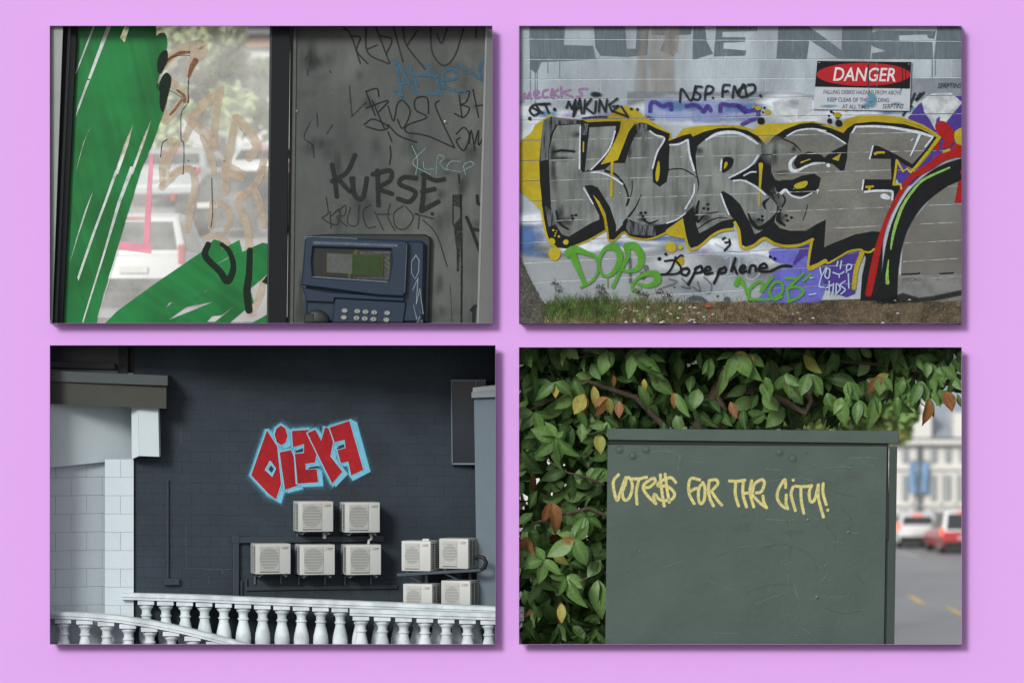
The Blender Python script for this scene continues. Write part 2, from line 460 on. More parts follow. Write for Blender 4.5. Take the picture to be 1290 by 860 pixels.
# ================================================================ the lilac wall with its four openings
OPEN = {'phone': (63, 33, 620, 407), 'mural': (654, 33, 1211.5, 407), 'units': (63, 435, 624, 811), 'box': (654, 437.5, 1211.5, 811)}
lilac = mat('lilac_card', C(224, 171, 241), rough=0.9, var=0.006, scale=3, spec=0.05)
def board():
    mb = MB()
    xs = sorted({-9.5, 9.5, *[P(v[i], 0).x for v in OPEN.values() for i in (0, 2)]})
    zs = sorted({0.0, 15.0, *[P(0, v[i]).z for v in OPEN.values() for i in (1, 3)]})
    hol = [(P(a, b).x, P(c, d).x, P(c, d).z, P(a, b).z) for a, b, c, d in OPEN.values()]
    idx = {}
    def vid(x, y, z):
        k = (round(x, 5), y, round(z, 5))
        if k not in idx: idx[k] = len(mb.v); mb.v.append(Vector((x, y, z))); mb.a.append(1.0)
        return idx[k]
    def solid(i, j):
        if i < 0 or j < 0 or i >= len(xs)-1 or j >= len(zs)-1: return False
        cx, cz = (xs[i]+xs[i+1])/2, (zs[j]+zs[j+1])/2
        return not any(h[0] < cx < h[1] and h[2] < cz < h[3] for h in hol)
    T0, T1 = 0.0, 0.03
    for i in range(len(xs)-1):
        for j in range(len(zs)-1):
            if not solid(i, j): continue
            a, b, c, d = xs[i], xs[i+1], zs[j], zs[j+1]
            mb.f.append((vid(a, T0, c), vid(b, T0, c), vid(b, T0, d), vid(a, T0, d)))
            mb.f.append((vid(a, T1, d), vid(b, T1, d), vid(b, T1, c), vid(a, T1, c)))
            for (ii, jj, q) in ((i-1, j, ((a, c), (a, d))), (i+1, j, ((b, d), (b, c))), (i, j-1, ((b, c), (a, c))), (i, j+1, ((a, d), (b, d)))):
                if not solid(ii, jj):
                    (x0, z0), (x1, z1) = q
                    mb.f.append((vid(x0, T0, z0), vid(x1, T0, z1), vid(x1, T1, z1), vid(x0, T1, z0)))
    return struct('backdrop_wall', mb, lilac)
backdrop = board()
RIM = 0.205
rim_m = mat('shadow_toned_edge', (.24, .17, .27), rough=.9, var=.02, spec=.05)  # shadow tone put into the colour, so the thin edge reads as shade
for key, (x0, y0, x1, y1) in OPEN.items():
    # rim added to cast the drop shadow, its corners cut back to shape it
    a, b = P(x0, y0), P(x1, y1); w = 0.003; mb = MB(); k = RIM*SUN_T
    L, R_, T_, B_ = a.x, b.x, a.z, b.z
    def slab(q):      # q: four (x, z, y) of the inner face, then shifted outward by (dx, dz)
        (pts, dx, dz) = q
        vs = [Vector((x, y, z)) for x, z, y in pts]+[Vector((x+dx, y, z+dz)) for x, z, y in pts]
        mb.add(vs, [(0, 1, 2, 3), (7, 6, 5, 4), (0, 4, 5, 1), (1, 5, 6, 2), (2, 6, 7, 3), (3, 7, 4, 0)])
    e = 0.0005; q = 1-RIM/D                   # the edge narrows very slightly towards its front
    f = lambda x, z: (x*q, (z-H)*q+H)
    def pt(x, z, y): return (*(f(x, z) if y < 0 else (x, z)), y)
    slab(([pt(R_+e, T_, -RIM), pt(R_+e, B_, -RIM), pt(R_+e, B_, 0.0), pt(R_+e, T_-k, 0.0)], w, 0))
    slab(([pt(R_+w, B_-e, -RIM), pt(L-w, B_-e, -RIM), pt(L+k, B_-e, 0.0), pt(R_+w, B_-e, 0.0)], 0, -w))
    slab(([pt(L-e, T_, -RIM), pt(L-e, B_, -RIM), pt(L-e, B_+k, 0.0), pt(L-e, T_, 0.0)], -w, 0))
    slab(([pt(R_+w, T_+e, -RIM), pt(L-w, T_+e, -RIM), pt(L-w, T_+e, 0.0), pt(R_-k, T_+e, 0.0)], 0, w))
    obj('shadow_rim', mb, rim_m, backdrop)

# ground sheet, decks that carry the four places
struct('ground', MB().add([(-900, -400, 0), (900, -400, 0), (900, 1500, 0), (-900, 1500, 0)], [(0, 1, 2, 3)]), mat('ground_earth', (0.2, 0.198, 0.19), var=0.2, scale=0.5, rough=0.9))
conc = mat('deck_concrete', (0.25, 0.25, 0.245), rough=0.85, var=0.15, scale=3, bump=0.2)
def deck(row, px0, px1, d1, th=0.16):
    a, b = P(px0, row), P(px1, row)
    return MB().box(a.x, b.x, 0.031, d1, a.z-th, a.z)
struct('floor_upper_shade_deck', deck(411, 20, 1250, 2.4, 0.10), conc)  # unseen; extended back to keep sky light off the foliage below
struct('floor_lower_deck', deck(850, 20, 1250, 3.0), conc)
# ================================================================ the painted block wall
WD = -0.11
MX0, MX1, MY0, MY1 = 654.3, 1211.2, 33.3, 406.7
wall2 = thing('graffiti_block_wall', 'pale grey concrete block wall covered in a large grey and black spray-painted mural', 'wall', P(930, 411, WD))
W2 = Surf(P(930, 220, WD))
def pitch(x): return 25.6+(22.8-25.6)*(x-660)/(1205-660)
def jrow(k, x): return 75.0+k*pitch(x)
block_m = mat('wall_block', C(168, 180, 189), rough=0.85, var=0.13, scale=7, bump=0.4, bscale=60, rnd=0.045, col2=C(140, 151, 158), scale2=1.3, stretch=(1, 1, 0.35))
mortar_m = mat('wall_mortar', C(196, 202, 204), rough=0.9, var=0.25, scale=14, bump=0.3, bscale=40)
JH = 0.55
for k in range(-3, 14):
    off = 0 if k % 2 else 26
    x = 600-off
    while x < 1270:
        x2 = x+52
        if x2 > 625 and x < 1240:
            g = JH if True else 0
            pts = [(x+.35, jrow(k, x)+g), (x2-.35, jrow(k, x2)+g), (x2-.35, jrow(k+1, x2)-g), (x+.35, jrow(k+1, x)-g)]
            dd = random.uniform(-0.0012, 0.0012)
            pts = [(min(max(a, MX0), MX1), min(max(b, MY0), MY1)) for a, b in pts]
            if min(p[0] for p in pts) < MX1-1 and max(p[0] for p in pts) > MX0+1 and max(p[1] for p in pts) > MY0+1 and min(p[1] for p in pts) < MY1-1:
                mb = MB(); prism(mb, pts, WD+dd, WD+0.10, bev=0.002)
                obj('block', mb, block_m, wall2)
        x = x2
mb = MB().box(P(MX0, 0, WD).x, P(MX1, 0, WD).x, WD+0.006, WD+0.12, P(0, MY1, WD).z, P(0, MY0, WD).z)
obj('mortar_bed', mb, mortar_m, wall2)
JL = [((600, jrow(k, 600)), (1260, jrow(k, 1260))) for k in range(-2, 13)]
def coat2(name, dr, lay, mt, par=None, label=None, cut=True):
    dr.clip(MX0, MX1, MY0, MY1)
    if cut: dr.cut(JL, JH)
    return coat(W2, name, dr, 0.004+lay*0.0022, mt, par or wall2, label)

B5, B6 = T(640, 20, 4.3), T(640, 210, 4.097); B7, B8 = T(930, 20, 4.3), T(930, 210, 4.097)
A1, A2, A3, A4, A5, A6, A7 = T(654, 130, 6.45), T(654, 230, 6.45), T(840, 130, 6.45), T(840, 230, 6.45), T(1015, 130, 6.45), T(1015, 230, 6.45), T(820, 290, 6.45)

# --- layer 0: old coats, stains
dr = Draw()
for q in (B5((115, 50), (310, 50), (300, 160), (460, 165), (475, 235), (330, 243), (180, 250), (165, 285), (150, 310), (120, 288)),
          B5((465, 50), (632, 50), (640, 180), (692, 180), (700, 50), (762, 50), (752, 212), (640, 222), (500, 215), (475, 170)),
          B5((780, 50), (1000, 50), (990, 100), (902, 105), (895, 220), (825, 188), (862, 105), (778, 100)),
          B5((1005, 50), (1062, 50), (1075, 140), (1110, 205), (1000, 240)),
          B5((1130, 50), (1352, 50), (1350, 82), (1160, 86), (1160, 118), (1285, 118), (1285, 140), (1165, 145), (1165, 180), (1290, 190), (1285, 215), (1115, 220)),
          B7((220, 50), (365, 50), (480, 130), (560, 190), (565, 50), (728, 50), (712, 235), (540, 230), (385, 130), (370, 235), (208, 230)),
          B7((728, 92), (760, 82), (1070, 85), (1060, 125), (1030, 120), (1020, 100), (870, 105), (870, 140), (1050, 145), (1055, 235), (720, 235), (725, 205), (800, 192), (740, 170), (715, 155)),
          B7((1082, 50), (1240, 50), (1240, 240), (1060, 235))):
    dr.poly(q, feather=0.7)
for x, y0, y1 in ((668, 84, 128), (674, 88, 135), (676.5, 90, 122), (690, 78, 92), (705, 74, 98), (1087, 74, 90), (1174, 74, 104), (1178, 74, 95)):
    dr.stroke([(x, y0), (x+.2, y1)], 0.8, 0.3, smooth=False)
coat2('graffiti_block_letters', dr, 0, paint('old_grey', C(98, 111, 119), wear=0.45, wscale=16, streak=True, var=0.14), label='faded dark grey block capitals running along the top of the wall')
dr = Draw().poly([(812, 34), (846, 34), (848, 125), (800, 128), (806, 80)], feather=6, a=0.8).poly([(846, 34), (856, 34), (852, 66), (846, 70)], feather=2, a=.8)
coat2('rust_stain', dr, 0.4, paint('tan_stain', C(150, 145, 140), wear=0.6, alpha=.75, streak=True, wscale=9))
dr = Draw().poly([(646, 306), (1000, 328), (1000, 400), (646, 405)], feather=5, a=0.6)
coat2('repaint_patch', dr, 0.4, paint('pale_grey', C(166, 171, 174), wear=0.35, wscale=5))
dr = Draw().poly([(1030, 103), (1150, 100), (1215, 98), (1215, 124), (1140, 126), (1030, 128)], feather=1.5)
dr.poly([(790, 118), (1000, 119), (1025, 123), (1020, 140), (900, 132), (790, 130)], feather=4, a=.8)
coat2('repaint_patch', dr, 0.5, paint('mid_grey', C(128, 138, 146), wear=0.4, wscale=7))
# --- layer 1: clouds of white, blue and purple behind the big letters
dr = Draw()
for cx, cy, rx, ry, a in ((700, 150, 60, 18, .8), (655, 285, 40, 22, .7), (860, 142, 70, 22, .8), (985, 130, 45, 16, .8), (1010, 145, 60, 15, .6), (1070, 143, 60, 10, .7), (760, 300, 70, 14, .7), (790, 310, 80, 10, .6), (910, 312, 50, 14, .8), (955, 325, 50, 18, .6), (680, 295, 20, 14, .5), (880, 350, 40, 16, .5), (665, 140, 25, 12, .7), (840, 138, 46, 12, .9), (920, 140, 46, 12, .9), (880, 128, 60, 8, .7), (690, 160, 30, 10, .8), (668, 172, 16, 22, .6), (1020, 132, 40, 8, .8), (670, 276, 26, 12, .9), (735, 312, 50, 8, .8), (905, 305, 30, 8, .9), (940, 318, 40, 6, .8), (850, 330, 40, 14, .5)):
    dr.blob(cx, cy, rx, ry, core=.5, a=min(1, a*1.2))
coat2('cloud_paint', dr, 1, paint('cloud_white', C(220, 228, 236), wear=0.25, wscale=7, var=.1))
dr = Draw()
for cx, cy, rx, ry, a in ((668, 292, 26, 20, .6), (660, 305, 16, 12, .7), (840, 140, 40, 10, .7), (900, 146, 50, 8, .7), (830, 300, 30, 5, .7), (895, 302, 30, 6, .6), (1080, 128, 16, 12, .8), (1120, 140, 24, 5, .6), (790, 308, 40, 5, .5), (700, 302, 18, 6, .4), (664, 300, 22, 26, .7), (672, 318, 18, 8, .6), (856, 134, 36, 9, .8), (935, 136, 34, 8, .8), (1065, 132, 30, 6, .6), (760, 152, 40, 5, .6), (690, 144, 20, 6, .6), (868, 302, 24, 4, .8), (1140, 138, 30, 4, .6)):
    dr.blob(cx, cy, rx, ry, core=.35, a=min(1, a*1.15))
coat2('cloud_paint', dr, 1.3, paint('cloud_blue', C(84, 120, 172), wear=0.4, wscale=9, streak=True))
dr = Draw()
for cx, cy, rx, ry, a in ((705, 318, 30, 8, .6), (690, 322, 18, 5, .8), (920, 330, 45, 22, .6), (870, 360, 50, 14, .5), (960, 345, 40, 16, .6), (845, 312, 30, 12, .5), (1000, 130, 20, 10, .5), (680, 313, 20, 5, .7)):
    dr.blob(cx, cy, rx, ry, core=.2, a=a)
coat2('cloud_paint', dr, 1.5, paint('cloud_shade', C(108, 116, 122), wear=0.5, wscale=6))
dr = Draw()
for cx, cy, rx, ry, a in ((765, 150, 22, 9, .8), (786, 156, 16, 8, .7), (905, 143, 30, 6, .6), (676, 300, 14, 10, .5), (1000, 300, 22, 5, .7), (935, 148, 24, 5, .6), (1040, 128, 18, 5, .5), (720, 146, 24, 5, .5), (884, 316, 20, 6, .5)):
    dr.blob(cx, cy, rx, ry, core=.3, a=a)
coat2('cloud_paint', dr, 1.4, paint('cloud_violet', C(124, 112, 178), wear=.5, wscale=9, streak=True))
# pale crystal shapes beneath the sign
dr = Draw().poly(B7((185, 470), (240, 455), (310, 560), (300, 570), (200, 520)), feather=.6).poly(B7((330, 455), (400, 450), (400, 510), (320, 560)), feather=.6, a=.7)
dr.poly(B7((995, 460), (1050, 425), (1150, 420), (1210, 470), (1150, 540), (1120, 580), (1098, 640), (1095, 545), (1070, 560), (1068, 615), (1040, 560), (1010, 520)), feather=1.6)
coat2('white_flames', dr, 3.4, paint('flame_white', C(190, 197, 201), wear=0.35, wscale=9))
# purple throw-up, left of the sign
dr = Draw().poly([(818, 128), (850, 126), (900, 128), (945, 130), (952, 142), (930, 150), (880, 152), (840, 150), (818, 146)], smooth=True, feather=5, a=.75)
coat2('cloud_paint', dr, 1.6, paint('throw_fill', C(140, 156, 204), wear=.55, wscale=8, streak=True))
dr = Draw()
dr.lines([B5((770, 520), (775, 475), (800, 470), (835, 490), (880, 480), (885, 510)), B5((965, 490), (1020, 485), (1060, 520), (1080, 490), (1100, 515)), B5((1150, 520), (1155, 480), (1190, 485), (1250, 490), (1290, 520)), B7((0, 490), (40, 525), (30, 500)), B7((40, 520), (100, 515), (105, 550), (60, 570), (20, 590))], 4.5, 1.2)
dr.stroke(B5((745, 545), (790, 560), (730, 560)), 3, 1.5, a=.6)
coat2('graffiti_throw_up', dr, 1.8, paint('violet', C(66, 54, 136), wear=0.5, wscale=18), label='worn violet throw-up letters above the yellow halo')
# purple ground of the mural
dr = Draw().poly(A5((830, 120), (920, 10), (1000, -40), (1290, -60), (1290, 260), (1240, 330), (1190, 420), (1000, 520), (860, 660), (780, 690), (730, 600), (740, 470), (860, 500), (1060, 300)), feather=.5)
dr.poly(A6((15, 500), (60, 700), (160, 630), (280, 600), (430, 560), (400, 900), (330, 930), (150, 860), (20, 700)), feather=.5)
dr.poly(A4((1050, 520), (1170, 500), (1160, 700), (1020, 680)), feather=.5)
coat2('purple_ground', dr, 2, paint('purple', C(70, 54, 134), wear=0.2, wscale=15, var=.12), label='deep purple ground paint beside the last letter')
dr = Draw().poly(A4((850, 540), (1060, 530), (1050, 600), (1000, 660), (880, 640), (840, 600)), smooth=True, feather=.6)
dr.poly(B8((150, 640), (180, 560), (300, 510), (400, 540), (440, 620), (420, 680), (380, 720), (100, 730), (110, 680)), smooth=True, feather=2.5)
dr.poly(B8((300, 500), (350, 460), (365, 530), (420, 520), (430, 680), (350, 690)), feather=1)
coat2('purple_ground', dr, 2.2, paint('periwinkle', C(98, 100, 186), wear=0.25, wscale=10, var=.1), label='light periwinkle blue patches under the mural')
# --- layer 3: yellow halo
YEL = paint('yellow', C(176, 160, 38), wear=0.12, wscale=22, var=.1, col2=C(152, 132, 24))
BLK = paint('black', C(21, 24, 26), wear=0.0, var=.25, scale=9, rough=.5)
KURSE = obj('graffiti_lettering', W2.lay(Draw().poly(
    A1((-10, 330), (100, 240), (130, 180), (200, 130), (255, 95), (300, 120), (420, 128), (560, 135), (720, 112), (800, 50), (860, 25), (930, 40), (990, 90), (1080, 150), (1180, 215), (1235, 250))
    + A3((40, 290), (75, 280), (130, 212), (190, 195), (330, 183), (480, 178), (600, 186), (700, 216), (750, 180), (860, 165), (1000, 163), (1100, 152), (1220, 155))
    + A5((60, 150), (180, 176), (260, 200), (330, 130), (420, 104), (600, 98), (760, 112), (870, 145), (960, 180), (1100, 275), (1000, 420), (880, 560), (700, 400), (300, 500))
    + A4((600, 200), (0, 200)) + A2((300, 300), (185, 235), (90, 140), (0, 60), (-10, 40)), feather=.5).clip(MX0, MX1, MY0, MY1).cut(JL, JH), 0.004+3*.0022), YEL, wall2,
    label='giant KURSE graffiti piece with grey letters, black outlines and yellow halo')
dr = Draw()
for pts, w in ((A2((180, 200), (200, 330), (235, 460), (300, 530)), 2.6), (A2((390, 540), (560, 470), (705, 388)), 1.8), (A2((715, 380), (728, 468), (775, 468), (850, 404), (900, 442), (1020, 462), (1110, 445), (1210, 400)), 2.2),
               (A4((150, 440), (175, 530), (215, 545), (290, 500), (370, 430), (450, 390), (535, 378)), 3.0), (A4((552, 325), (585, 395), (600, 515), (640, 535), (710, 510), (790, 455), (870, 495), (960, 517), (1080, 508), (1185, 462)), 3.6),
               (A4((1180, 465), (1155, 600), (1150, 700), (1200, 690), (1290, 640)), 3.0), (A6((25, 690), (100, 660), (160, 628), (180, 655), (280, 600), (350, 560), (440, 545), (470, 560), (520, 565), (555, 540)), 2.2),
               (A6((460, 565), (410, 700), (390, 858)), 5.5)):
    dr.stroke(pts, w, .4)
dr.poly(A4((-10, 390), (130, 288), (160, 460), (60, 440), (0, 420)), feather=.5).poly(A2((1215, 395), (1290, 330), (1300, 430), (1250, 430)), feather=.5)
for x, y, r in ((698.5, 319.5, 9), (695, 304.5, 5), (712.8, 305, 3.8), (845, 311.5, 7.5), (857, 311.5, 3.2), (856, 329, 6.5), (697, 290, 1.6), (700, 294, 1.3), (704, 298, 1.7), (699, 297, 1.2), (701, 291, 1)):
    dr.dot(x, y, r)
for x, y, r in ((1055, 145, 5), (1065, 137, 4.5), (1054, 135, 4), (955, 136.5, 4), (967, 141, 4.5), (949, 135, 2)):
    dr.dot(x, y, r, r*.8)
dr.poly(A5((1210, 290), (1215, 230), (1270, 200), (1290, 200), (1290, 330), (1230, 330)), smooth=True, feather=.5).stroke(A5((1120, 395), (1165, 380)), 3, .5)
coat2('halo_edge', dr, 7, YEL, KURSE, cut=False)
# --- layer 4: black body of the letters
dr = Draw().poly(A1((200, 142), (262, 110), (300, 138), (400, 142), (510, 138), (560, 158), (700, 150), (826, 150), (815, 220), (770, 320), (720, 410), (660, 500), (790, 470), (830, 380), (880, 250), (930, 180), (980, 160), (1030, 165), (1110, 205), (1225, 250))
    + A3((12, 310), (130, 265), (195, 250), (210, 275), (300, 235), (420, 205), (540, 200), (650, 222), (740, 270), (808, 345), (860, 280), (960, 215), (1080, 170), (1180, 160), (1290, 180))
    + A5((100, 178), (200, 205), (305, 245), (340, 205), (400, 168), (550, 152), (800, 172), (940, 215), (1062, 280), (1000, 365), (865, 535), (735, 455), (715, 660), (780, 665), (775, 700), (730, 800), (700, 858))
    + A6((640, 330), (620, 420), (600, 470), (540, 540), (430, 540), (280, 590), (190, 640), (160, 620), (35, 680))
    + A4((1165, 680), (1170, 600), (1187, 455), (1080, 495), (960, 505), (860, 480), (790, 440), (700, 500), (640, 520), (602, 500), (580, 390), (550, 318), (535, 370), (440, 385), (350, 440), (260, 510), (195, 530), (165, 470), (130, 288), (0, 385))
    + A2((1210, 395), (1100, 445), (1020, 458), (900, 438), (850, 402), (770, 462), (730, 462), (720, 370), (700, 385), (560, 465), (390, 535), (300, 525), (245, 470), (215, 380), (187, 230))
    + A1((185, 780), (170, 640), (165, 480), (180, 300)), feather=.35)
coat2('letter_outline', dr, 4, BLK, KURSE, cut=False, label='black outline mass of the big letters')
# --- layer 5: grey letter faces
FACES = []
GRY = paint('letter_grey', C(109, 114, 112), var=.16, scale=4, wear=.28, wscale=18, streak=True, col2=C(132, 139, 137))
GRB = paint('letter_brown_grey', C(104, 103, 98), var=.13, scale=5, wear=.12, wscale=26, col2=C(116, 117, 113))
dr = Draw().poly(A1((310, 185), (500, 172), (500, 540), (515, 565), (580, 554), (700, 540), (750, 488), (860, 490), (890, 390), (940, 270), (970, 228), (1055, 225), (1185, 288), (1130, 400), (1085, 520), (1085, 640), (1140, 680), (1200, 640), (1215, 500), (1225, 345))
    + A3((25, 345), (165, 300), (190, 430), (240, 590), (255, 680), (235, 760), (220, 858)) + A4((215, 190), (140, 260), (0, 330))
    + A2((1180, 335), (1090, 350), (1000, 345), (900, 300), (870, 310), (785, 400), (790, 350), (740, 200), (640, 40), (590, 20), (530, 25), (650, 270), (650, 300), (580, 330), (400, 440), (350, 420), (290, 330), (260, 200), (250, 0))
    + A1((248, 600), (245, 480), (245, 380), (280, 240)), feather=.4)
FACES.append(dr.loop); coat2('letter_face', dr, 5, GRY, KURSE, cut=False, label='grey faces of the letters K and U')
dr = Draw().poly(A1((572, 200), (785, 188), (778, 240), (742, 350), (690, 430), (580, 548), (556, 540), (535, 555), (545, 450), (562, 300)), feather=.4)
FACES.append(dr.loop); coat2('letter_face', dr, 5, GRY, KURSE, cut=False, label='grey upper arm of the letter K')
dr = Draw().poly(A3((235, 430), (250, 350), (320, 290), (420, 240), (540, 225), (680, 270), (765, 335), (770, 410), (720, 490), (640, 545), (500, 612), (540, 632), (640, 622), (760, 690), (860, 790))
    + A4((892, 170), (890, 250), (830, 320), (760, 400), (715, 420), (680, 340), (600, 180), (530, 110), (455, 65), (437, 90), (510, 260), (540, 295), (450, 310), (340, 370), (265, 412), (240, 340), (225, 220), (235, 120), (262, 50)) + A3((265, 640), (245, 560)), feather=.4)
FACES.append(dr.loop); coat2('letter_face', dr, 5, GRY, KURSE, cut=False, label='grey face of the letter R')
dr = Draw().poly(A3((850, 470), (870, 370), (920, 300), (980, 270), (1080, 220), (1180, 205), (1290, 225)) + A5((100, 215), (200, 250), (310, 325), (345, 330), (360, 250), (400, 190), (600, 185), (830, 215), (1035, 275), (1030, 300), (960, 390), (865, 495), (740, 420), (600, 352), (560, 342), (545, 360), (525, 452), (690, 455), (695, 620), (480, 618), (463, 712), (700, 715), (715, 780), (690, 850))
    + A6((640, 300), (610, 400), (540, 395), (400, 420), (250, 480), (150, 525), (165, 300), (60, 350), (0, 385)) + A4((1230, 330), (1130, 390), (1000, 390), (920, 370), (875, 320), (890, 250), (940, 180), (965, 140), (945, 100), (905, 90)) + A3((890, 740), (870, 660), (940, 640), (880, 620), (850, 560)), feather=.4)
FACES.append(dr.loop); coat2('letter_face', dr, 5, GRB, KURSE, cut=False, label='brownish grey faces of the letters S and E')
dr = Draw().blob(980, 190, 26, 22, core=.4, a=.9).blob(1000, 250, 32, 22, core=.3, a=.7).blob(1030, 175, 22, 12, core=.2, a=.5)
coat2('letter_face', dr, 5.2, paint('s_grey', C(122, 128, 126), wear=.3, wscale=6), KURSE)
# soft shading sprayed inside the letters
dr = Draw()
for cx, cy, rx, ry in ((697, 192, 7, 14), (697, 215, 6, 30), (712, 190, 16, 3.5), (708, 200, 16, 5), (712, 279, 14, 8), (706, 270, 6, 16), (793, 192, 4, 12), (803, 170, 8, 8), (807, 275, 7, 8), (822, 284, 16, 4), (881, 190, 6, 8), (888, 275, 10, 12), (950, 280, 16, 7), (984, 275, 9, 9), (976, 195, 6, 20), (985, 218, 12, 5), (1000, 188, 5, 6), (876, 270, 4, 12), (730, 170, 14, 5)):
    dr.blob(cx, cy, rx, ry, core=.15, a=.62)
coat2('sprayed_shade', dr, 5.5, paint('soft_black', C(38, 41, 43), wear=.2, wscale=20), KURSE)
# right of the arc: grey field
dr = Draw().poly(B8((830, 690), (850, 400), (900, 280), (1000, 160), (1160, 40), (1240, 40), (1240, 700)), feather=.4)
coat2('grey_field', dr, 4.2, cut=False, mt=paint('field_grey', C(102, 101, 95), var=.14, scale=2.5, col2=C(114, 116, 113)), par=KURSE, label='plain grey field right of the black and red arch')
dr = Draw().poly(B8((820, 560), (1000, 560), (1240, 545), (1240, 720), (900, 700), (800, 660)), feather=2, a=.9)
coat2('grey_field', dr, 4.5, paint('field_pale', C(128, 130, 128), var=.14, wear=.3, wscale=8), KURSE, cut=False)
# bare mortar showing as pale broken lines where the joints cross the grey faces
FACES.append(B8((840, 660), (850, 400), (900, 280), (1000, 160), (1160, 40), (1240, 40), (1240, 660)))
dr = Draw()
for k in range(2, 13):
    for lp in FACES:
        xs = []
        for i in range(len(lp)):
            (xa, ya), (xb, yb) = lp[i], lp[(i+1) % len(lp)]
            fa, fb = ya-jrow(k, xa), yb-jrow(k, xb)
            if fa*fb < 0: xs.append(xa+(xb-xa)*fa/(fa-fb))
        xs.sort()
        for x0, x1 in zip(xs[::2], xs[1::2]):
            if x1-x0 > 4:
                m = max(2, int((x1-x0)/8)); dr.stroke([(x0+1+(x1-x0-2)*i/m, jrow(k, x0+1+(x1-x0-2)*i/m)+random.uniform(-.15, .15)) for i in range(m+1)], .8, .25, smooth=False)
coat2('joint_line', dr, 5.9, paint('bare_mortar', C(172, 178, 180), wear=.95, wscale=7, var=.2, alpha=.9), KURSE, cut=False)
# --- arch
dr = Draw().stroke(B8((765, 720), (772, 640), (785, 520), (805, 400), (845, 280), (915, 165), (1010, 80), (1090, 35), (1180, 5)), [26, 24, 20, 20, 22, 25, 27, 27, 26], .4)
dr.poly(B8((630, 690), (640, 560), (660, 470), (640, 430), (560, 440), (700, 340), (745, 345), (740, 500), (720, 690)), feather=.6)
dr.poly(B8((690, 700), (850, 655), (930, 680), (1000, 672), (1150, 640), (1240, 620), (1240, 640), (1100, 670), (1000, 690), (880, 700)), feather=2.0, a=.7)
dr.stroke(B8((845, 555), (920, 552), (935, 548)), 1.5, .6).stroke(B8((850, 583), (940, 580)), 1.8, 1.2, a=.6).stroke(B8((1040, 552), (1110, 548)), 1.5, .6)
coat2('arch_band', dr, 6, BLK, KURSE, cut=False, label='broad black arch band at the end of the mural')
dr = Draw().stroke(B8((672, 655), (692, 560), (712, 460), (740, 350), (775, 250), (830, 145), (890, 60)) + A5((1010, 510), (1100, 445), (1190, 410), (1300, 385)), [8, 9, 8, 5, 5, 6, 8, 10, 11, 12], .5)
dr.poly(A5((1190, 420), (1200, 350), (1260, 300), (1300, 300), (1300, 430)), smooth=True, feather=.6)
dr.poly(A5((1050, 190), (1085, 150), (1140, 160), (1200, 230), (1205, 300), (1165, 360), (1110, 360), (1120, 300), (1085, 290), (1080, 380), (1045, 370), (1065, 310), (1090, 270)), smooth=True, feather=.6)
dr.poly(A5((1255, 545), (1275, 540), (1275, 580), (1258, 580)), feather=.4).poly(A5((1240, 640), (1280, 610), (1300, 610), (1300, 810), (1210, 808)), feather=.5)
coat2('arch_stripe', dr, 6.6, paint('red', C(152, 28, 28), wear=.08, var=.12, scale=8), KURSE, cut=False, label='bright red stripe and splashes along the arch')
dr = Draw().stroke(B8((770, 600), (768, 560), (775, 480)), [4.5, 3.5, 1], .4).stroke(B8((787, 425), (795, 370), (815, 290), (850, 200), (900, 125), (960, 65), (1090, 5)), [1.5, 3, 4, 3.5, 3, 3, 2], .4)
coat2('arch_stripe', dr, 6.6, paint('lime', C(132, 178, 88), wear=.3, wscale=30), KURSE, cut=False, label='thin lime green line inside the arch')
# --- inner blacks
dr = Draw()
dr.poly(A3((1030, 490), (1060, 430), (1150, 395), (1260, 425)) + A5((150, 445), (220, 390), (340, 330), (335, 440), (312, 545), (285, 550), (220, 495), (160, 480), (60, 480), (0, 510)) + A3((1200, 490), (1100, 525), (1055, 530)), feather=.4)
dr.poly(A3((865, 655), (940, 625), (1020, 625), (1100, 590), (1200, 575), (1250, 610), (1230, 690), (1180, 735), (1090, 755), (1010, 740), (960, 690), (905, 738)), feather=.4)
dr.poly(A3((455, 460), (490, 438), (540, 455), (530, 510), (490, 550), (452, 560)), smooth=True, feather=.4)
dr.poly(A1((1085, 560), (1110, 470), (1150, 420), (1215, 400), (1215, 540), (1195, 640), (1140, 678), (1090, 640)), feather=.4)
for pts, w in ((A1((700, 550), (780, 580), (850, 660), (885, 760), (870, 835)), [3, 2.4, 2.2, 2, 1.2]), (A1((918, 630), (915, 720), (880, 830)), 1.0), (A2((992, 98), (945, 200), (850, 330)), [.8, 1.4, 3]), (A3((-10, 548), (60, 535), (140, 540), (240, 600)), 1.2),
               (A3((620, 605), (740, 650), (840, 730), (890, 820)), [2.2, 2, 1.6, 1]), (A3((940, 290), (1030, 330), (1090, 390)), [1.5, 1.6, .8]), (A3((900, 740), (908, 770)), 1.2), (A4((945, 105), (962, 145), (935, 200)), 1.8), (A4((1142, 180), (1130, 240), (1105, 305)), .9),
               (A4((260, 150), (245, 220), (250, 320), (310, 262), (415, 238)), [2, 4, 3, 1.6, 1]), (A4((660, 250), (690, 320), (750, 370), (830, 320), (890, 250)), [1.5, 4, 5, 4, 2]), (A4((835, 125), (790, 165), (800, 215)), [1, 4.5, 1.5]), (A4((925, 220), (905, 300), (960, 350)), [2, 6, 2]),
               (A2((1000, 300), (1060, 330), (1130, 305)), [2, 2.5, 1]), (A4((250, 375), (350, 310), (430, 285), (490, 290)), [1, 1.4, 1, .6]), (A2((300, 230), (330, 330), (400, 380)), [2, 3.5, 2]), (A1((275, 400), (350, 385), (450, 395)), 2.4)):
    dr.stroke(pts, w, .4)
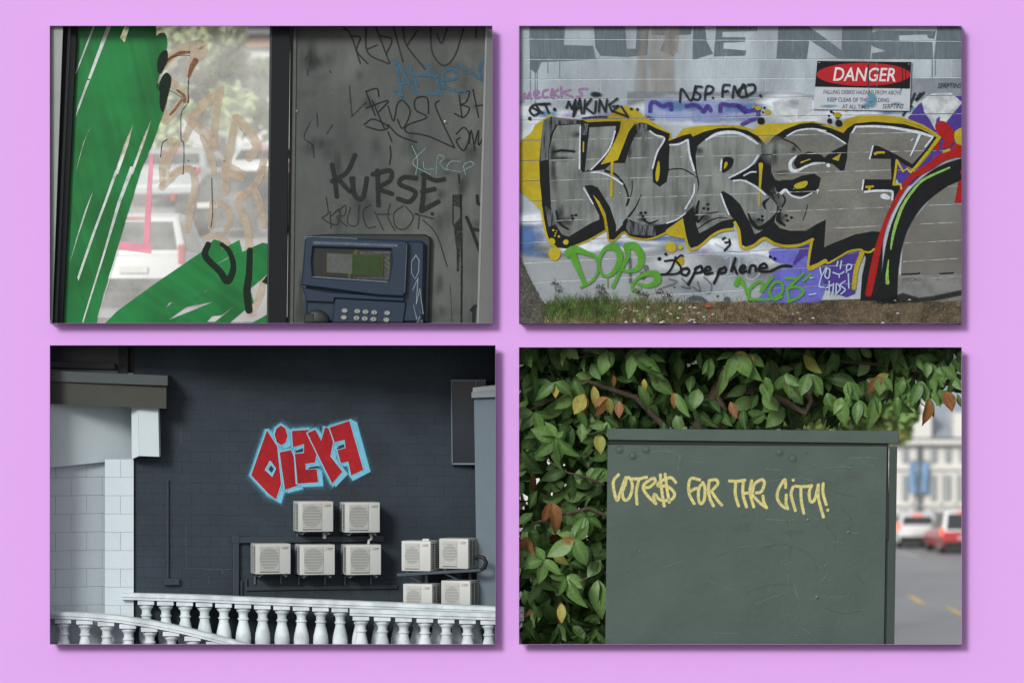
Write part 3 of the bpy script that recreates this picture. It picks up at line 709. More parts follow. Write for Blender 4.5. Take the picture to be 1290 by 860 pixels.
for (x, y) in A2((990, 248), (1025, 245), (1005, 275), (1018, 300)) + A4((333, 178), (300, 210), (335, 215), (775, 275), (745, 300), (775, 305), (970, 268), (1012, 285), (980, 308)) + A2((430, 270), (460, 265), (435, 295)):
    dr.dot(x, y, 2.3, 1.9)
for x, y, r in ((1045, 152.5, 3.6), (1056.5, 155.5, 5), (1055, 147, 3.2), (1047, 141, 2), (1050, 143, 1.6), (1044, 146, 1.6), (958.5, 152.5, 5), (963, 136, 1.6), (961, 141.5, 1.4), (957.5, 140, 1.2), (1059, 135, 1.5)):
    dr.dot(x, y, r)
coat2('inner_lines', dr, 6, BLK, KURSE, cut=False)
# worn greyish scuffs over the old black
dr = Draw().poly(A1((200, 145), (262, 112), (500, 140), (500, 165), (300, 175), (250, 260), (240, 460), (175, 470), (182, 300)), feather=.6)
dr.poly(A2((880, 310), (1000, 350), (1100, 355), (1110, 430), (900, 420), (870, 370)), feather=1).poly(A1((940, 170), (1040, 170), (1045, 215), (1030, 430), (1000, 430), (1000, 240), (960, 230)), feather=1)
dr.poly(A2((215, 190), (265, 230), (290, 340), (240, 360)), feather=1).poly(A1((515, 160), (560, 170), (545, 260), (512, 260)), feather=.6)
coat2('scuffs', dr, 6.8, paint('scuff', C(92, 97, 100), wear=.97, wscale=34, streak=True), KURSE, cut=False)
# --- yellow accents
dr = Draw()
dr.poly(A2((600, 98), (650, 155), (700, 250), (722, 375), (700, 380), (688, 290), (650, 200)), feather=.3)
dr.poly(A1((826, 152), (950, 150), (890, 230), (840, 360), (800, 462), (665, 500), (735, 400), (790, 290), (830, 190)), feather=.4)
dr.stroke(A1((755, 480), (750, 620), (748, 755)), [3.2, 2.6, 3.6], .4).stroke(A1((523, 318), (521, 395)), 1.6, .3).poly(A1((1133, 470), (1142, 540), (1130, 625), (1112, 630), (1110, 560)), smooth=True, feather=.3)
dr.poly(A3((470, 490), (488, 478), (490, 505), (465, 535)), smooth=True, feather=.3).stroke(A3((1090, 483), (1165, 455)), [1.6, 2.4, .8], .3).poly(A5((213, 455), (285, 410), (266, 470)), feather=.3)
dr.poly(A3((1033, 672), (1065, 650), (1130, 633), (1142, 655), (1115, 685), (1055, 695)), smooth=True, feather=.3).stroke(A5((562, 412), (590, 402), (635, 402)), [3.5, 2.6, 2.6], .3)
dr.stroke(A5((490, 682), (545, 677)), 2.6, .3).stroke(A5((518, 680), (515, 705)), 3, .3)
dr.stroke(A3((763, 500), (762, 560), (755, 700), (748, 830)), [5.5, 3.6, 2.4, 1.8], .4)
dr.lines([A5((738, 465), (728, 560), (712, 662)), A5((712, 662), (770, 660), (775, 695)), A5((738, 465), (792, 558), (822, 530), (850, 562)), A5((850, 562), (900, 510), (1000, 395), (1090, 280)), A5((1090, 280), (1000, 215), (920, 175), (800, 140))], 2.6, .35, smooth=False)
coat2('yellow_accents', dr, 7.6, YEL, KURSE, cut=False)
# --- white highlights
dr = Draw()
WH = [(A1((497, 190), (492, 350), (490, 535)), 1.8), (A1((778, 230), (745, 345), (690, 430), (585, 540)), 1.8), (A1((1062, 228), (1110, 262), (1180, 290), (1120, 400), (1083, 530)), 1.9), (A1((590, 565), (660, 565), (760, 605), (840, 660)), 2.0), (A2((525, 48), (600, 175)), 1.6),
      (A3((25, 340), (100, 335), (165, 300)), 2.0), (A3((170, 300), (185, 420), (222, 550)), 2.4), (A3((318, 300), (400, 255), (500, 238), (600, 250), (690, 300), (740, 335)), [2, 4, 4.2, 3.4, 2.4, 1.6]), (A3((742, 425), (690, 500), (600, 560), (505, 608)), 1.8), (A3((445, 460), (437, 548)), 2.0),
      (A3((540, 632), (620, 630), (720, 680), (800, 745)), 2.0), (A3((625, 590), (680, 562), (725, 560)), 1.6), (A3((225, 660), (215, 740), (150, 858)), 1.8), (A4((150, 250), (80, 300), (0, 330)), 1.6), (A4((440, 95), (470, 180), (505, 262)), 1.8),
      (A3((978, 268), (1060, 225), (1180, 210), (1290, 228)), 1.8), (A5((100, 222), (210, 260), (320, 328)), 1.8), (A3((1050, 430), (1005, 480), (1010, 540), (1060, 550), (1150, 505), (1270, 488)), [2, 4, 5, 3.4, 2, 1.4]), (A5((0, 520), (60, 490), (150, 488)), 1.8),
      (A3((930, 730), (965, 705), (1010, 750), (1090, 770), (1180, 730)), [4, 3, 2, 2, 1.2]), (A5((380, 240), (405, 195)), 2.2), (A5((405, 193), (560, 190), (700, 200), (840, 225), (920, 240), (1030, 275)), [2.4, 3, 3, 3.4, 3.6, 2.6]), (A5((1030, 280), (970, 355)), 1.8), (A5((925, 255), (895, 330), (850, 428)), [3.4, 2.4, 1.4]),
      (A5((545, 350), (518, 455)), 1.8), (A5((468, 625), (458, 705)), 1.8), (A5((478, 722), (580, 712), (690, 715), (705, 735), (700, 785)), 2.6), (A5((855, 305), (870, 290)), .9)]
for pts, w in WH: dr.stroke(pts, w, .35)
dr.dot(1043.3, 208.6, 2.8).dot(1030, 240, 1.8).stroke([(1030, 240), (1029.5, 244)], .8, .2).blob(1115, 248, 7.5, 4.2, core=.7, rot=.15)
dr.dot(781, 243, .8).dot(1000, 238, .6).dot(866, 189, .7)
coat2('highlights', dr, 8.2, paint('highlight', C(196, 205, 216), wear=.25, wscale=22), KURSE, cut=False, label='thin white highlight lines on the grey letters')

# --- tags around the piece
INK = paint('spray_black', C(30, 36, 42), wear=.15, wscale=30)
dr = Draw().lines([A1((200, 8), (120, 15), (85, 60), (120, 100), (165, 70), (140, 25)), A1((110, 40), (190, 80)), A1((170, 10), (250, 5)), A1((205, 5), (240, 80))], 2.6, .7)
for x, y in A1((85, 125), (287, 52)): dr.dot(x, y, 2.6)
dr.lines([B5((315, 500), (328, 465)), B5((328, 465), (345, 505)), B5((345, 505), (365, 455)), B5((365, 455), (352, 546)), B5((358, 540), (388, 450)), B5((388, 450), (398, 530)), B5((366, 506), (396, 494)), B5((416, 455), (410, 530)), B5((450, 450), (415, 495)), B5((415, 495), (462, 530)), B5((476, 462), (470, 525)), B5((490, 522), (496, 455)), B5((496, 455), (526, 520)), B5((526, 520), (536, 452)), B5((592, 448), (546, 482)), B5((546, 482), (562, 520)), B5((562, 520), (598, 488)), B5((598, 488), (566, 492)), B5((560, 514), (650, 548)), B5((650, 548), (612, 490))], 2.3, .6, smooth=False)
dr.blob(750.5, 119, 8.5, 4, core=.6, wob=.05).stroke(B5((400, 555), (470, 548), (535, 548)), 1.8, .6)
for x, y in A1((910, 48), (960, 52)): dr.dot(x, y, 2.0)
coat2('graffiti_tag', dr, 8.8, INK, cut=False, label='scrawled black spray tag above the first big letter')
dr = Draw().lines([B5((930, 468), (940, 395), (990, 460), (1015, 380)), B5((1050, 385), (1020, 385), (1015, 410), (1040, 430), (1030, 455), (995, 450)), B5((1065, 455), (1075, 385), (1110, 390), (1100, 415), (1072, 425)), B5((1160, 440), (1165, 380), (1200, 375)), B5((1160, 412), (1190, 408)), B5((1215, 445), (1225, 380), (1245, 425), (1275, 370), (1292, 440))], 2.4, .6)
dr.stroke(B7((40, 380), (5, 400), (0, 430), (30, 440), (85, 410), (85, 375), (50, 375)), 2.6, .6).dot(958, 121, 2.2).dot(898, 123.5, 1.8)
coat2('graffiti_tag', dr, 8.8, INK, cut=False, label='black spray tag reading NSP. FMO. on the bare upper wall')
dr = Draw().lines([B5((85, 460), (90, 420), (105, 450), (115, 415), (125, 450)), B5((140, 430), (165, 420), (160, 405), (140, 415), (150, 445), (175, 440)), B5((215, 400), (190, 410), (190, 440), (215, 440)), B5((230, 440), (240, 395), (245, 450)), B5((270, 400), (245, 420), (275, 440)), B5((285, 385), (290, 440)), B5((340, 400), (300, 415), (350, 440)), B5((430, 395), (385, 400), (400, 430), (370, 440))], 2.6, .5)
dr.dot(656, 128, 2)
coat2('graffiti_tag', dr, 1.9, paint('mauve', C(150, 118, 158), wear=.4, wscale=26), label='small faded mauve tag reading NECKS near the wall edge')
GRN = paint('green', C(82, 146, 48), wear=.12, wscale=18, var=.12)
dr = Draw()
dr.stroke(A2((400, 575), (450, 545), (540, 570), (630, 620), (640, 720), (590, 800), (500, 850)), [11, 10, 6, 4, 3.2, 3, 3], .7).stroke(A2((440, 600), (490, 720), (535, 830)), [9, 6, 5], .7)
dr.stroke(A2((760, 520), (690, 545), (650, 640), (670, 740), (730, 755), (800, 680), (815, 580), (770, 515)), [9, 5, 3, 3, 4, 7, 8, 9], .7)
dr.stroke(A2((870, 520), (880, 600), (830, 700), (760, 850)), [7, 6, 4, 4], .7).stroke(A2((870, 520), (940, 520), (990, 600), (970, 690), (900, 720), (830, 710)), [9, 10, 9, 7, 4, 3], .7)
dr.stroke(A2((960, 820), (1050, 840), (1120, 800), (1110, 745), (1040, 740), (960, 780), (915, 858), (980, 900)), [3, 5, 9, 9, 6, 3.5, 3, 3], .7)
dr.stroke([(765, 350), (765.5, 362)], 1, .3)
coat2('graffiti_tag', dr, 9.4, GRN, cut=False, label='loose bright green DOPE lettering near the ground')
dr = Draw().stroke(A7((690, 440), (720, 400), (760, 460), (780, 520)), [6, 7, 4, 3], .6).stroke(A7((790, 560), (800, 480), (870, 420), (910, 440), (895, 500), (985, 380)), 3.8, .6)
dr.stroke(A7((800, 560), (960, 560), (1060, 510), (1060, 430), (1000, 430), (960, 500), (1000, 560), (1060, 540)), 3.4, .6).stroke(A7((1090, 390), (1180, 400), (1110, 470), (1240, 350)), 3.2, .6).stroke(A7((1120, 560), (1110, 480), (1190, 460), (1240, 500), (1190, 550), (1110, 580)), 3.2, .6).stroke(A7((1240, 410), (1300, 360)), 3, .6)
coat2('graffiti_tag', dr, 9.4, GRN, cut=False, label='tangled bright green letters over the periwinkle patch')
dr = Draw().lines([A7((200, 215), (170, 300), (130, 350), (90, 358)), A7((110, 250), (190, 245), (240, 300), (215, 350), (80, 360)), A7((260, 210), (240, 205), (200, 240))], 2.2, .4)
dr.lines([A7((300, 310), (255, 315), (245, 350), (285, 365), (310, 330), (290, 305)), A7((370, 300), (340, 370), (300, 440)), A7((355, 315), (405, 290), (410, 335), (350, 350)), A7((430, 335), (480, 320), (470, 295), (440, 310), (440, 355), (500, 345)), A7((560, 310), (540, 370), (510, 430)), A7((545, 330), (600, 300), (600, 340), (540, 350)), A7((685, 225), (650, 340), (670, 290), (695, 350)), A7((730, 325), (765, 300), (745, 285), (720, 320), (735, 345), (775, 330)), A7((795, 345), (810, 290), (845, 290), (850, 330)), A7((880, 310), (940, 300), (920, 270), (885, 290), (880, 330), (970, 330), (1060, 290), (1140, 290))], 2.8, .5)
for x, y in A7((70, 232), (120, 195), (968, 215), (1005, 230)): dr.dot(x, y, 2.2)
dr.lines([A7((580, 75), (600, 60)), A7((600, 100), (635, 95)), A7((635, 75), (640, 115), (595, 165))], 2.2, .4)
coat2('graffiti_tag', dr, 9.8, paint('ink_black', C(20, 22, 24)), cut=False, label='black handwritten tag reading Dopephene')
dr = Draw().lines([A6((115, 690), (130, 750), (165, 690)), A6((130, 750), (110, 840), (150, 850)), A6((170, 700), (155, 760), (185, 775), (195, 710), (175, 695)), A6((262, 640), (250, 680)), A6((290, 635), (280, 700)), A6((220, 730), (270, 745), (310, 725)), A6((270, 745), (272, 770)), A6((330, 730), (335, 670), (370, 670), (365, 700), (335, 715)), A6((345, 740), (350, 858)), A6((160, 858), (215, 830)), A6((190, 800), (190, 900)), A6((225, 820), (220, 900)), A6((245, 900), (250, 820), (280, 860), (250, 900)), A6((320, 800), (280, 830), (320, 870), (285, 905))], 1.5, .4)
dr.dot(1021, 350, 1.3)
dr.lines([B8((365, 660), (400, 655)), B8((370, 575), (385, 572))], 1.5, .4)
coat2('graffiti_tag', dr, 9.8, paint('chalk', C(170, 186, 214), wear=.2, wscale=30), cut=False, label='small pale blue scribbled tag in the purple corner')
dr = Draw().lines([A7((600, 230), (650, 220), (630, 340), (590, 380), (690, 370)), A7((690, 210), (720, 240), (700, 330)), A7((870, 230), (790, 250), (770, 370), (830, 400), (890, 330), (860, 230)), A7((560, 190), (700, 200), (860, 200), (960, 230)), A7((520, 110), (640, 170), (800, 180))], 1.4, .9, a=.8)
coat2('white_scribble', dr, 2.6, paint('chalk_white', C(176, 188, 206), wear=.3))
dr = Draw().lines([A7((60, 480), (210, 425), (145, 395)), A7((250, 390), (320, 470), (250, 460)), A7((380, 420), (400, 500), (340, 460)), A7((430, 380), (490, 440), (480, 510), (430, 500))], 1.6, .8, a=.6)
dr.dot(821+95, 379, 5, 6).dot(849.5, 361.5, 1.6).dot(844, 378, 2.2).dot(904, 373, 2).stroke(A7((280, 600), (320, 560), (400, 555), (470, 600)), [3, 6, 6, 2.5], .8)
dr.stroke(A2((902, 620), (905, 810)), 3.4, 1.0, a=.6).dot(810, 347, 5, 6, a=.7).dot(814, 338, 4, 5, a=.6).dot(830.5, 326, 3, a=.9)
coat2('grey_scribble', dr, 2.8, paint('shadow_grey', C(74, 82, 90), wear=.3))
dr = Draw().lines([B7((955, 420), (930, 480), (890, 540)), B7((1005, 415), (960, 460), (985, 420)), B7((905, 480), (910, 500), (940, 490))], 2.2, .6)
coat2('graffiti_tag', dr, 9, INK, cut=False, label='black spray stroke tag beside the warning sign')
dr = Draw().text('SERPTINS', 1180, 111, 9, shear=.3, sx=.8)
coat2('graffiti_tag', dr, 9, INK, cut=False, label='tiny black marker tag on the grey patch at the far right')

# ================================================================ warning sign
sign = thing('warning_sign', 'rectangular DANGER sign with red oval, falling debris warning, fixed to the mural wall', 'sign', P(1087, 138, WD-.03))
mb = MB(); SG = [(1029, 76.5), (1148.5, 78), (1146, 140), (1024.5, 138)]
prism(mb, SG, WD-.036, WD-.022, bev=.002); obj('panel', mb, mat('sign_white', C(176, 184, 192), rough=.4, var=.08, scale=6), sign)
WS = Surf(P(1087, 100, WD-.036))
def coats(name, dr, lay, mt, label=None): return coat(WS, name, dr, .001+lay*.0012, mt, sign, label)
dr = Draw().poly([(1029.5, 77), (1148, 78.4), (1146.3, 112), (1026.7, 109.5)]); coats('header', dr, 0, paint('sign_black', C(22, 24, 26)))
el = [(1087.8+59*math.cos(t*math.pi/24), 94+14.4*math.sin(t*math.pi/24)) for t in range(48)]
coats('oval', Draw().poly(el, feather=.2), 1, paint('sign_red', C(168, 34, 42), var=.06), label='red oval with the word DANGER')
coats('lettering', Draw().text('DANGER', 1088, 102.2, 24, shear=.18, sx=.82, bold=.012*24, align='CENTER', tilt=.012), 2, paint('sign_letter', C(206, 210, 212), wear=.15, wscale=30))
dr = Draw().text('FALLING DEBRIS HAZARD FROM ABOVE', 1086, 119, 7.4, shear=.2, sx=.74, align='CENTER', tilt=.01)
coats('lettering', dr, 2, paint('sign_text', C(70, 72, 78)))
dr = Draw().text('KEEP CLEAR OF THE BUILDING', 1081, 128.5, 7.4, sx=.76, bold=.06, align='CENTER', tilt=.01).text('AT ALL TIMES', 1078, 137, 7.2, sx=.78, bold=.06, align='CENTER', tilt=.01)
coats('lettering', dr, 2, paint('sign_text_blue', C(58, 76, 104)))
dr = Draw().blob(1098, 124, 8, 9, core=.3).blob(1096, 132, 10, 5, core=.4).blob(1130, 131, 10, 3, core=.3, a=.6).blob(1044, 134, 12, 3, core=.3, a=.7).stroke([(1094, 78), (1094.5, 120)], 1.0, .5, a=.5).stroke([(1104, 78), (1104.5, 110)], .7, .4, a=.4)
coats('paint_splash', dr, 3, paint('teal_splash', C(88, 140, 160), wear=.4, wscale=20))
dr = Draw().stroke([(1136, 79), (1137, 100), (1135, 114)], .8, .3).stroke([(1141, 79), (1141, 112)], .8, .3).stroke([(1094, 80), (1094, 108)], 1, .3).text('SERPTINS', 1111, 137, 8.5, shear=.3, sx=.75)
coats('marker_tag', dr, 3.5, paint('ink_thin', C(28, 32, 38), wear=.3))
for x, y in ((1032, 79), (1145, 81), (1028, 135.5), (1143, 137)):
    c = P(x, y, WD-.037); mb = MB().tube([c+Vector((0, .004, 0)), c+Vector((0, -.004, 0))], .007, 8)
    obj('rivet', mb, mat('zinc', (.35, .36, .37), metal=.8, rough=.4), sign)

# ================================================================ verge below the wall: bank of earth, grass, litter
def base_row(x): return 379+9*max(0, (790-x)/140)+4*max(0, (960-x)/300)-6*max(0, (x-1000)/200)
def bank_z(x, t, seed=0):
    """t 0 at wall foot .. 1 at the front lip; returns point"""
    d = WD-.004-t*.055
    row = base_row(x)+(408-base_row(x))*t
    hn = noise.noise(Vector((x*.045, t*3.1, 0)))*2.2+noise.noise(Vector((x*.16, t*7, 4)))*1.1
    return P(x, row+hn*(0.35+t*.4), d)
mb = MB(); NX, NT = 280, 26; vs = []
for j in range(NT+1):
    for i in range(NX+1): vs.append(bank_z(MX0+i*(MX1-MX0)/NX, j/NT))
mb.add(vs, [(j*(NX+1)+i, j*(NX+1)+i+1, (j+1)*(NX+1)+i+1, (j+1)*(NX+1)+i) for j in range(NT) for i in range(NX)])
struct('ground_bank', mb, mat('bank_soil', C(96, 86, 70), rough=.95, var=.5, scale=22, bump=1.0, bscale=45, col2=C(64, 58, 46), scale2=4), smooth=True, angle=60)
random.seed(11)
def blades(n, xr, tr, hr, wd, lean, mb, dens=None):
    for _ in range(n):
        x = random.uniform(*xr); t = random.uniform(*tr)
        if dens and random.random() > dens(x): continue
        p = bank_z(x, t); h = random.uniform(*hr); a = random.uniform(0, 6.28); lx = random.gauss(0, lean); ly = random.uniform(-.5, .3)
        w = wd*random.uniform(.6, 1.3); u = Vector((math.cos(a), math.sin(a)*.4, 0))*w
        m1 = p+Vector((lx*h*.35, ly*h*.3, h*.6)); tip = p+Vector((lx*h, ly*h, h*random.uniform(.6, 1.0)))
        mb.add([p-u, p+u, m1+u*.7, m1-u*.7, tip], [(0, 1, 2, 3), (3, 2, 4)])
dn = lambda x: (max(.02, min(1, (890-x)/130)) if x < 890 else .02)*(1 if noise.noise(Vector((x*.05, 0, 3)))+.25*noise.noise(Vector((x*.2, 0, 9))) > -.08 else .25)
mb = MB(); blades(4200, (676, 960), (0, .98), (.05, .21), .0042, .55, mb, dn)
blades(700, (690, 775), (0, .9), (.16, .30), .0042, .5, mb)
tag(obj('grass', mb, mat('grass_blade', C(92, 124, 54), rough=.6, var=.5, scale=20, col2=C(70, 86, 40), scale2=6)), 'short green grass along the foot of the mural wall', 'grass', kind='stuff')
mb = MB(); blades(3200, (672, 1010), (0, .98), (.04, .15), .0035, 1.0, mb, lambda x: max(.05, min(1, (960-x)/150)))
tag(obj('dry_grass', mb, mat('dry_blade', C(158, 142, 110), rough=.8, var=.5, scale=18, col2=C(98, 82, 56), scale2=8)), 'dry brown grass stalks along the foot of the mural wall', 'grass', kind='stuff')
mb = MB()
for _ in range(9000):
    x = random.uniform(656, 1210); t = random.random()**.8
    p = bank_z(x, t)+Vector((0, -.004, .004)); r = random.uniform(.004, .015)*(1.3 if x < 1000 else .9); a = random.uniform(0, 6.28); b = random.uniform(-.7, .7)
    u = Vector((math.cos(a), math.sin(a)*.5, math.sin(a)*.6))*r; v = Vector((-math.sin(a), -.5, math.cos(a)*.7+b)).normalized()*r*.5
    mb.add([p-u, p+v, p+u, p-v], [(0, 1, 2, 3)])
lm = mat('litter', C(132, 116, 90), rough=.9, var=.85, scale=40, col2=C(80, 68, 52), scale2=14)
tag(obj('leaf_litter', mb, lm), 'brown leaf litter and twigs scattered on the earth bank', 'litter', kind='stuff')
mb = MB()
for x, t in [(random.uniform(780, 900), random.uniform(.2, 1)) for _ in range(40)]+[(999, .55), (1005, .5), (1024, .75), (1128, .1), (1146, .1), (1131, .6), (1112, .95), (1008, .8)]:
    p = bank_z(x, t); r = random.uniform(.012, .024)
    bm = bmesh.new(); bmesh.ops.create_icosphere(bm, subdivisions=1, radius=r)
    for v in bm.verts: v.co = Vector((v.co.x*1.3, v.co.y, v.co.z*.7))*random.uniform(.8, 1.2)+p
    mb.bm(bm)
tag(obj('pale_pebbles', mb, mat('pebble', C(186, 184, 178), var=.2, rough=.8)), 'pale pebbles and shells scattered on the earth bank', 'pebbles', kind='stuff')
# dead flower stalks standing in the grass
def weed(x, h, lean, label):
    p = bank_z(x, .25); t = thing('weed_stalk', label, 'weed', p, group='dry weed stalks by the wall')
    mb = MB(); top = p+Vector((lean, -.02, h)); mb.tube([p, p+Vector((lean*.3, -.01, h*.5)), top], [.004, .003, .002], 5)
    mb.tube([p+Vector((lean*.3, -.01, h*.5)), p+Vector((lean*.3+.06, -.02, h*.8))], .0022, 5); obj('stem', mb, mat('stalk', C(92, 78, 58)), t)
    mb = MB()
    for c in [top, p+Vector((lean*.3+.06, -.02, h*.8))]:
        for _ in range(26):
            q = c+Vector((random.gauss(0, .03), random.gauss(0, .01), random.gauss(0, .018))); r = .008
            mb.add([q+Vector((-r, 0, 0)), q+Vector((0, -r*.5, r)), q+Vector((r, 0, 0)), q+Vector((0, r*.5, -r))], [(0, 1, 2, 3)])
    obj('seed_head', mb, mat('seeds', C(66, 52, 38), var=.4), t)
weed(698, .36, .02, 'tall dry weed stalk nearest the tree trunk')
weed(750, .30, .06, 'dry weed stalk leaning under the green letter P')
weed(808, .22, -.05, 'short dry weed stalk under the last green letter')
weed(838, .20, -.07, 'short dry weed stalk bending toward the tyre-shaped paint arc')
# curled red-brown leaf
lf = MB(); p = bank_z(892, .35)
n = 8; vs = []
for i in range(n+1):
    for j in range(-2, 3):
        u = i/n; w = math.sin(u*math.pi)**.8*.03
        vs.append(p+Vector((-.05+u*.1, -.02-abs(j)*.004, .02+.03*math.sin(u*3)+j*w*.5+abs(j)*.006)))
lf.add(vs, [(i*5+j, i*5+j+1, (i+1)*5+j+1, (i+1)*5+j) for i in range(n) for j in range(4)])
tag(obj('fallen_leaf', lf, mat('red_leaf', C(150, 80, 58), var=.3, scale=20), smooth=True), 'curled reddish brown fallen leaf at the foot of the wall', 'leaf')
# tree trunk flare at the near corner
tr = thing('tree', 'rough grey tree trunk base flaring into the verge at the corner', 'tree', P(660, 407, -.15))
mb = MB(); vs = []; NA, NL = 72, 90
for j in range(NL+1):
    u = j/NL; row = 406.6-u*100
    w = 47*max(0, 1-u/.95)**1.15+1.0
    cx = 649; cz = P(cx, row, -.15)
    for k in range(NA):
        a = 2*math.pi*k/NA
        rr = w*(1+.10*math.sin(3*a+.5)*math.exp(-u*4))
        nz = noise.noise(Vector((math.cos(a)*4.2, math.sin(a)*4.2, u*22)))*1.6+noise.noise(Vector((math.cos(a)*9, math.sin(a)*9, u*60)))*1.5+noise.noise(Vector((math.cos(a)*22, math.sin(a)*22, u*120)))*1.0
        rr += nz*min(1, w/8)
        q = cz+Vector((math.cos(a)*rr*S(-.15), math.sin(a)*min(rr*S(-.15), .03), 0)); q.x = max(q.x, P(MX0, 0, -.15).x); vs.append(q)
mb.add(vs, [(j*NA+k, j*NA+(k+1) % NA, (j+1)*NA+(k+1) % NA, (j+1)*NA+k) for j in range(NL) for k in range(NA)])
obj('trunk', mb, mat('bark', C(86, 86, 80), rough=.95, var=1.0, scale=36, bump=1.0, bscale=50, col2=C(74, 72, 66), scale2=9), tr, smooth=False)
# ================================================================ dark painted wall with air-conditioning units
YAW = math.radians(14)
A0 = P(150, 600, .46)
n3 = Vector((math.sin(YAW), -math.cos(YAW), 0))         # outward normal: the wall recedes towards the far end
W3 = Surf(A0, n3)
wall3 = thing('dark_block_wall', 'tall charcoal painted block wall with red and blue graffiti and air-conditioning units', 'wall', (A0.x, A0.y, P(0, 850).z), YAW)
u3 = Vector((math.cos(YAW), math.sin(YAW), 0))
dark_m = mat('charcoal_block', C(56, 67, 76), rough=.75, var=.10, scale=3, bump=.25, bscale=50, rnd=.04, spec=.25, col2=C(48, 57, 65), scale2=.8)
djoint_m = mat('charcoal_joint', C(50, 59, 67), rough=.8, var=.1, spec=.25)
BW, BH = .245, .134
zb = P(0, 850).z
def wall_uv(px, py):
    q = W3.at(px, py); r = q-Vector((A0.x, A0.y, zb)); return r.dot(u3), r.z
zt = wall_uv(600, 425)[1]; umax = wall_uv(640, 600)[0]; umin = 0.20
TILT = math.radians(-1.1)
blk = MB().bbox(-BW/2+.0025, BW/2-.0025, 0, .1, -BH/2+.002, BH/2-.002, .0025)
blk_me = mesh_of('block', blk, dark_m)
cells = []
nr = int(zt/BH)+4
for r in range(-2, nr+3):
    u = umin-(BW/2 if r % 2 else 0)
    while u < umax:
        uc, zc = u+BW/2, r*BH+BH/2+math.tan(TILT)*(u+BW/2)
        if u < umin-1e-6: uc = (umin+u+BW)/2
        if zc > .02 and zc < zt+.2 and uc < umax: cells.append((uc, zc, 1.0 if u >= umin-1e-6 else (u+BW-umin)/BW))
        u += BW
def vis(uc, zc, q=1):
    w = Vector((A0.x, A0.y, zb))+u3*uc+Vector((0, 0, zc)); k = D/(D+w.y); px, py = 645+w.x*100*k, 430-(w.z-H)*100*k
    return 168 < px < 606 and 432 < py < 752 and not (495 < px and py > 670), abs(px-400)+abs(py-560)
shown = sorted([c for c in cells if vis(*c)[0]], key=lambda c: vis(*c)[1])
near = set(shown[:300])
rest = MB()
for c in cells:
    if c in near:
        inst('block', blk_me, wall3, (c[0], random.uniform(-.0015, .0015), c[1]), (0, -TILT, 0), (c[2], 1, 1))
    else:
        o = len(rest.v); m = Matrix.Translation((c[0], 0, c[1])) @ Matrix.Rotation(-TILT, 4, 'Y') @ Matrix.Diagonal((c[2], 1, 1, 1))
        rest.add([m @ v for v in blk.v], blk.f)
obj('blocks_beyond', rest, dark_m, wall3, local=True, kind='stuff')
obj('joint_bed', MB().box(umin, umax, .0024, .11, -.1, zt+.2), djoint_m, wall3, local=True)
def coat3(name, dr, lay, mt, par=None, label=None): return coat(W3, name, dr, .006+lay*.003, mt, par or wall3, label)
# --- the red and blue lettering
D8 = T(300, 510, 6.45)
LET = [[D8((232, 195), (320, 335), (352, 640), (310, 770), (240, 720), (100, 570), (170, 370))],
       [D8((290, 240), (305, 190), (345, 160), (385, 185), (405, 250), (390, 305), (350, 330), (310, 305))],
       [D8((330, 380), (430, 360), (455, 420), (470, 640), (490, 655), (375, 690))],
       [D8((430, 205), (580, 195), (555, 225), (640, 400), (625, 470), (548, 480), (550, 520), (640, 515), (652, 630), (478, 640), (455, 395), (530, 385), (532, 320), (440, 345))],
       [D8((555, 225), (628, 195), (672, 285), (700, 178), (735, 185), (775, 300), (752, 415), (850, 540), (760, 640), (640, 400))],
       [D8((735, 180), (905, 125), (1020, 525), (915, 575), (890, 460), (830, 475), (800, 365), (868, 345), (862, 285), (780, 305))]]
dr = Draw()
SH = 5.2
for (lp,) in LET:
    for off, ft in (((0, 0), 2.2), ((2.6, 2.0), 2.6)):
        dr.stroke([(x+off[0], y+off[1]) for x, y in lp], 3.4, ft, smooth=False, closed=True)
    dr.poly([(x+5.5, y+3.2) for x, y in lp], feather=2.2)
dr.poly(D8((910, 110), (960, 140), (1070, 540), (930, 610), (900, 560)), feather=1.5)
ov = Draw()
for (lp,) in LET: ov.stroke([(x+2.5, y+1.5) for x, y in lp], 6, 8.0, smooth=False, closed=True, a=.55)
coat3('overspray', ov, -.6, paint('blue_mist', C(96, 150, 176), wear=.5, wscale=40))
LET3 = coat3('graffiti_lettering', dr, 0, paint('sky_blue', C(122, 200, 228), wear=.08, wscale=30), label='graffiti word of tilted red letters with pale blue outline and drop shadow')
dr = Draw()
for i, (lp,) in enumerate(LET):
    dr.poly(lp, holes=[D8((255, 455), (302, 515), (275, 575), (220, 525))] if i == 0 else (), feather=.3)
    dr._h(); dr._h()
coat3('letter_face', dr, 1, paint('red_face', C(176, 42, 48), var=.14, scale=16, col2=C(156, 36, 42)), LET3)
dr = Draw()
for (lp,) in LET: dr.stroke(lp, 1.0, .35, smooth=False, closed=True)
dr.stroke(D8((258, 455), (302, 515), (275, 578), (220, 525)), 1.2, .4, smooth=False, closed=True)
coat3('letter_edge', dr, 2, paint('pale_edge', C(150, 206, 230)), LET3)
dr = Draw()
for q in (D8((470, 372), (524, 350), (524, 374), (462, 384)), D8((800, 350), (855, 318), (862, 340), (808, 358)), D8((580, 505), (650, 495), (652, 510), (560, 518)), D8((245, 520), (265, 490), (285, 515), (268, 548))): dr.poly(q, feather=.4)
coat3('letter_counter', dr, 2.4, paint('counter', C(52, 62, 72)), LET3)
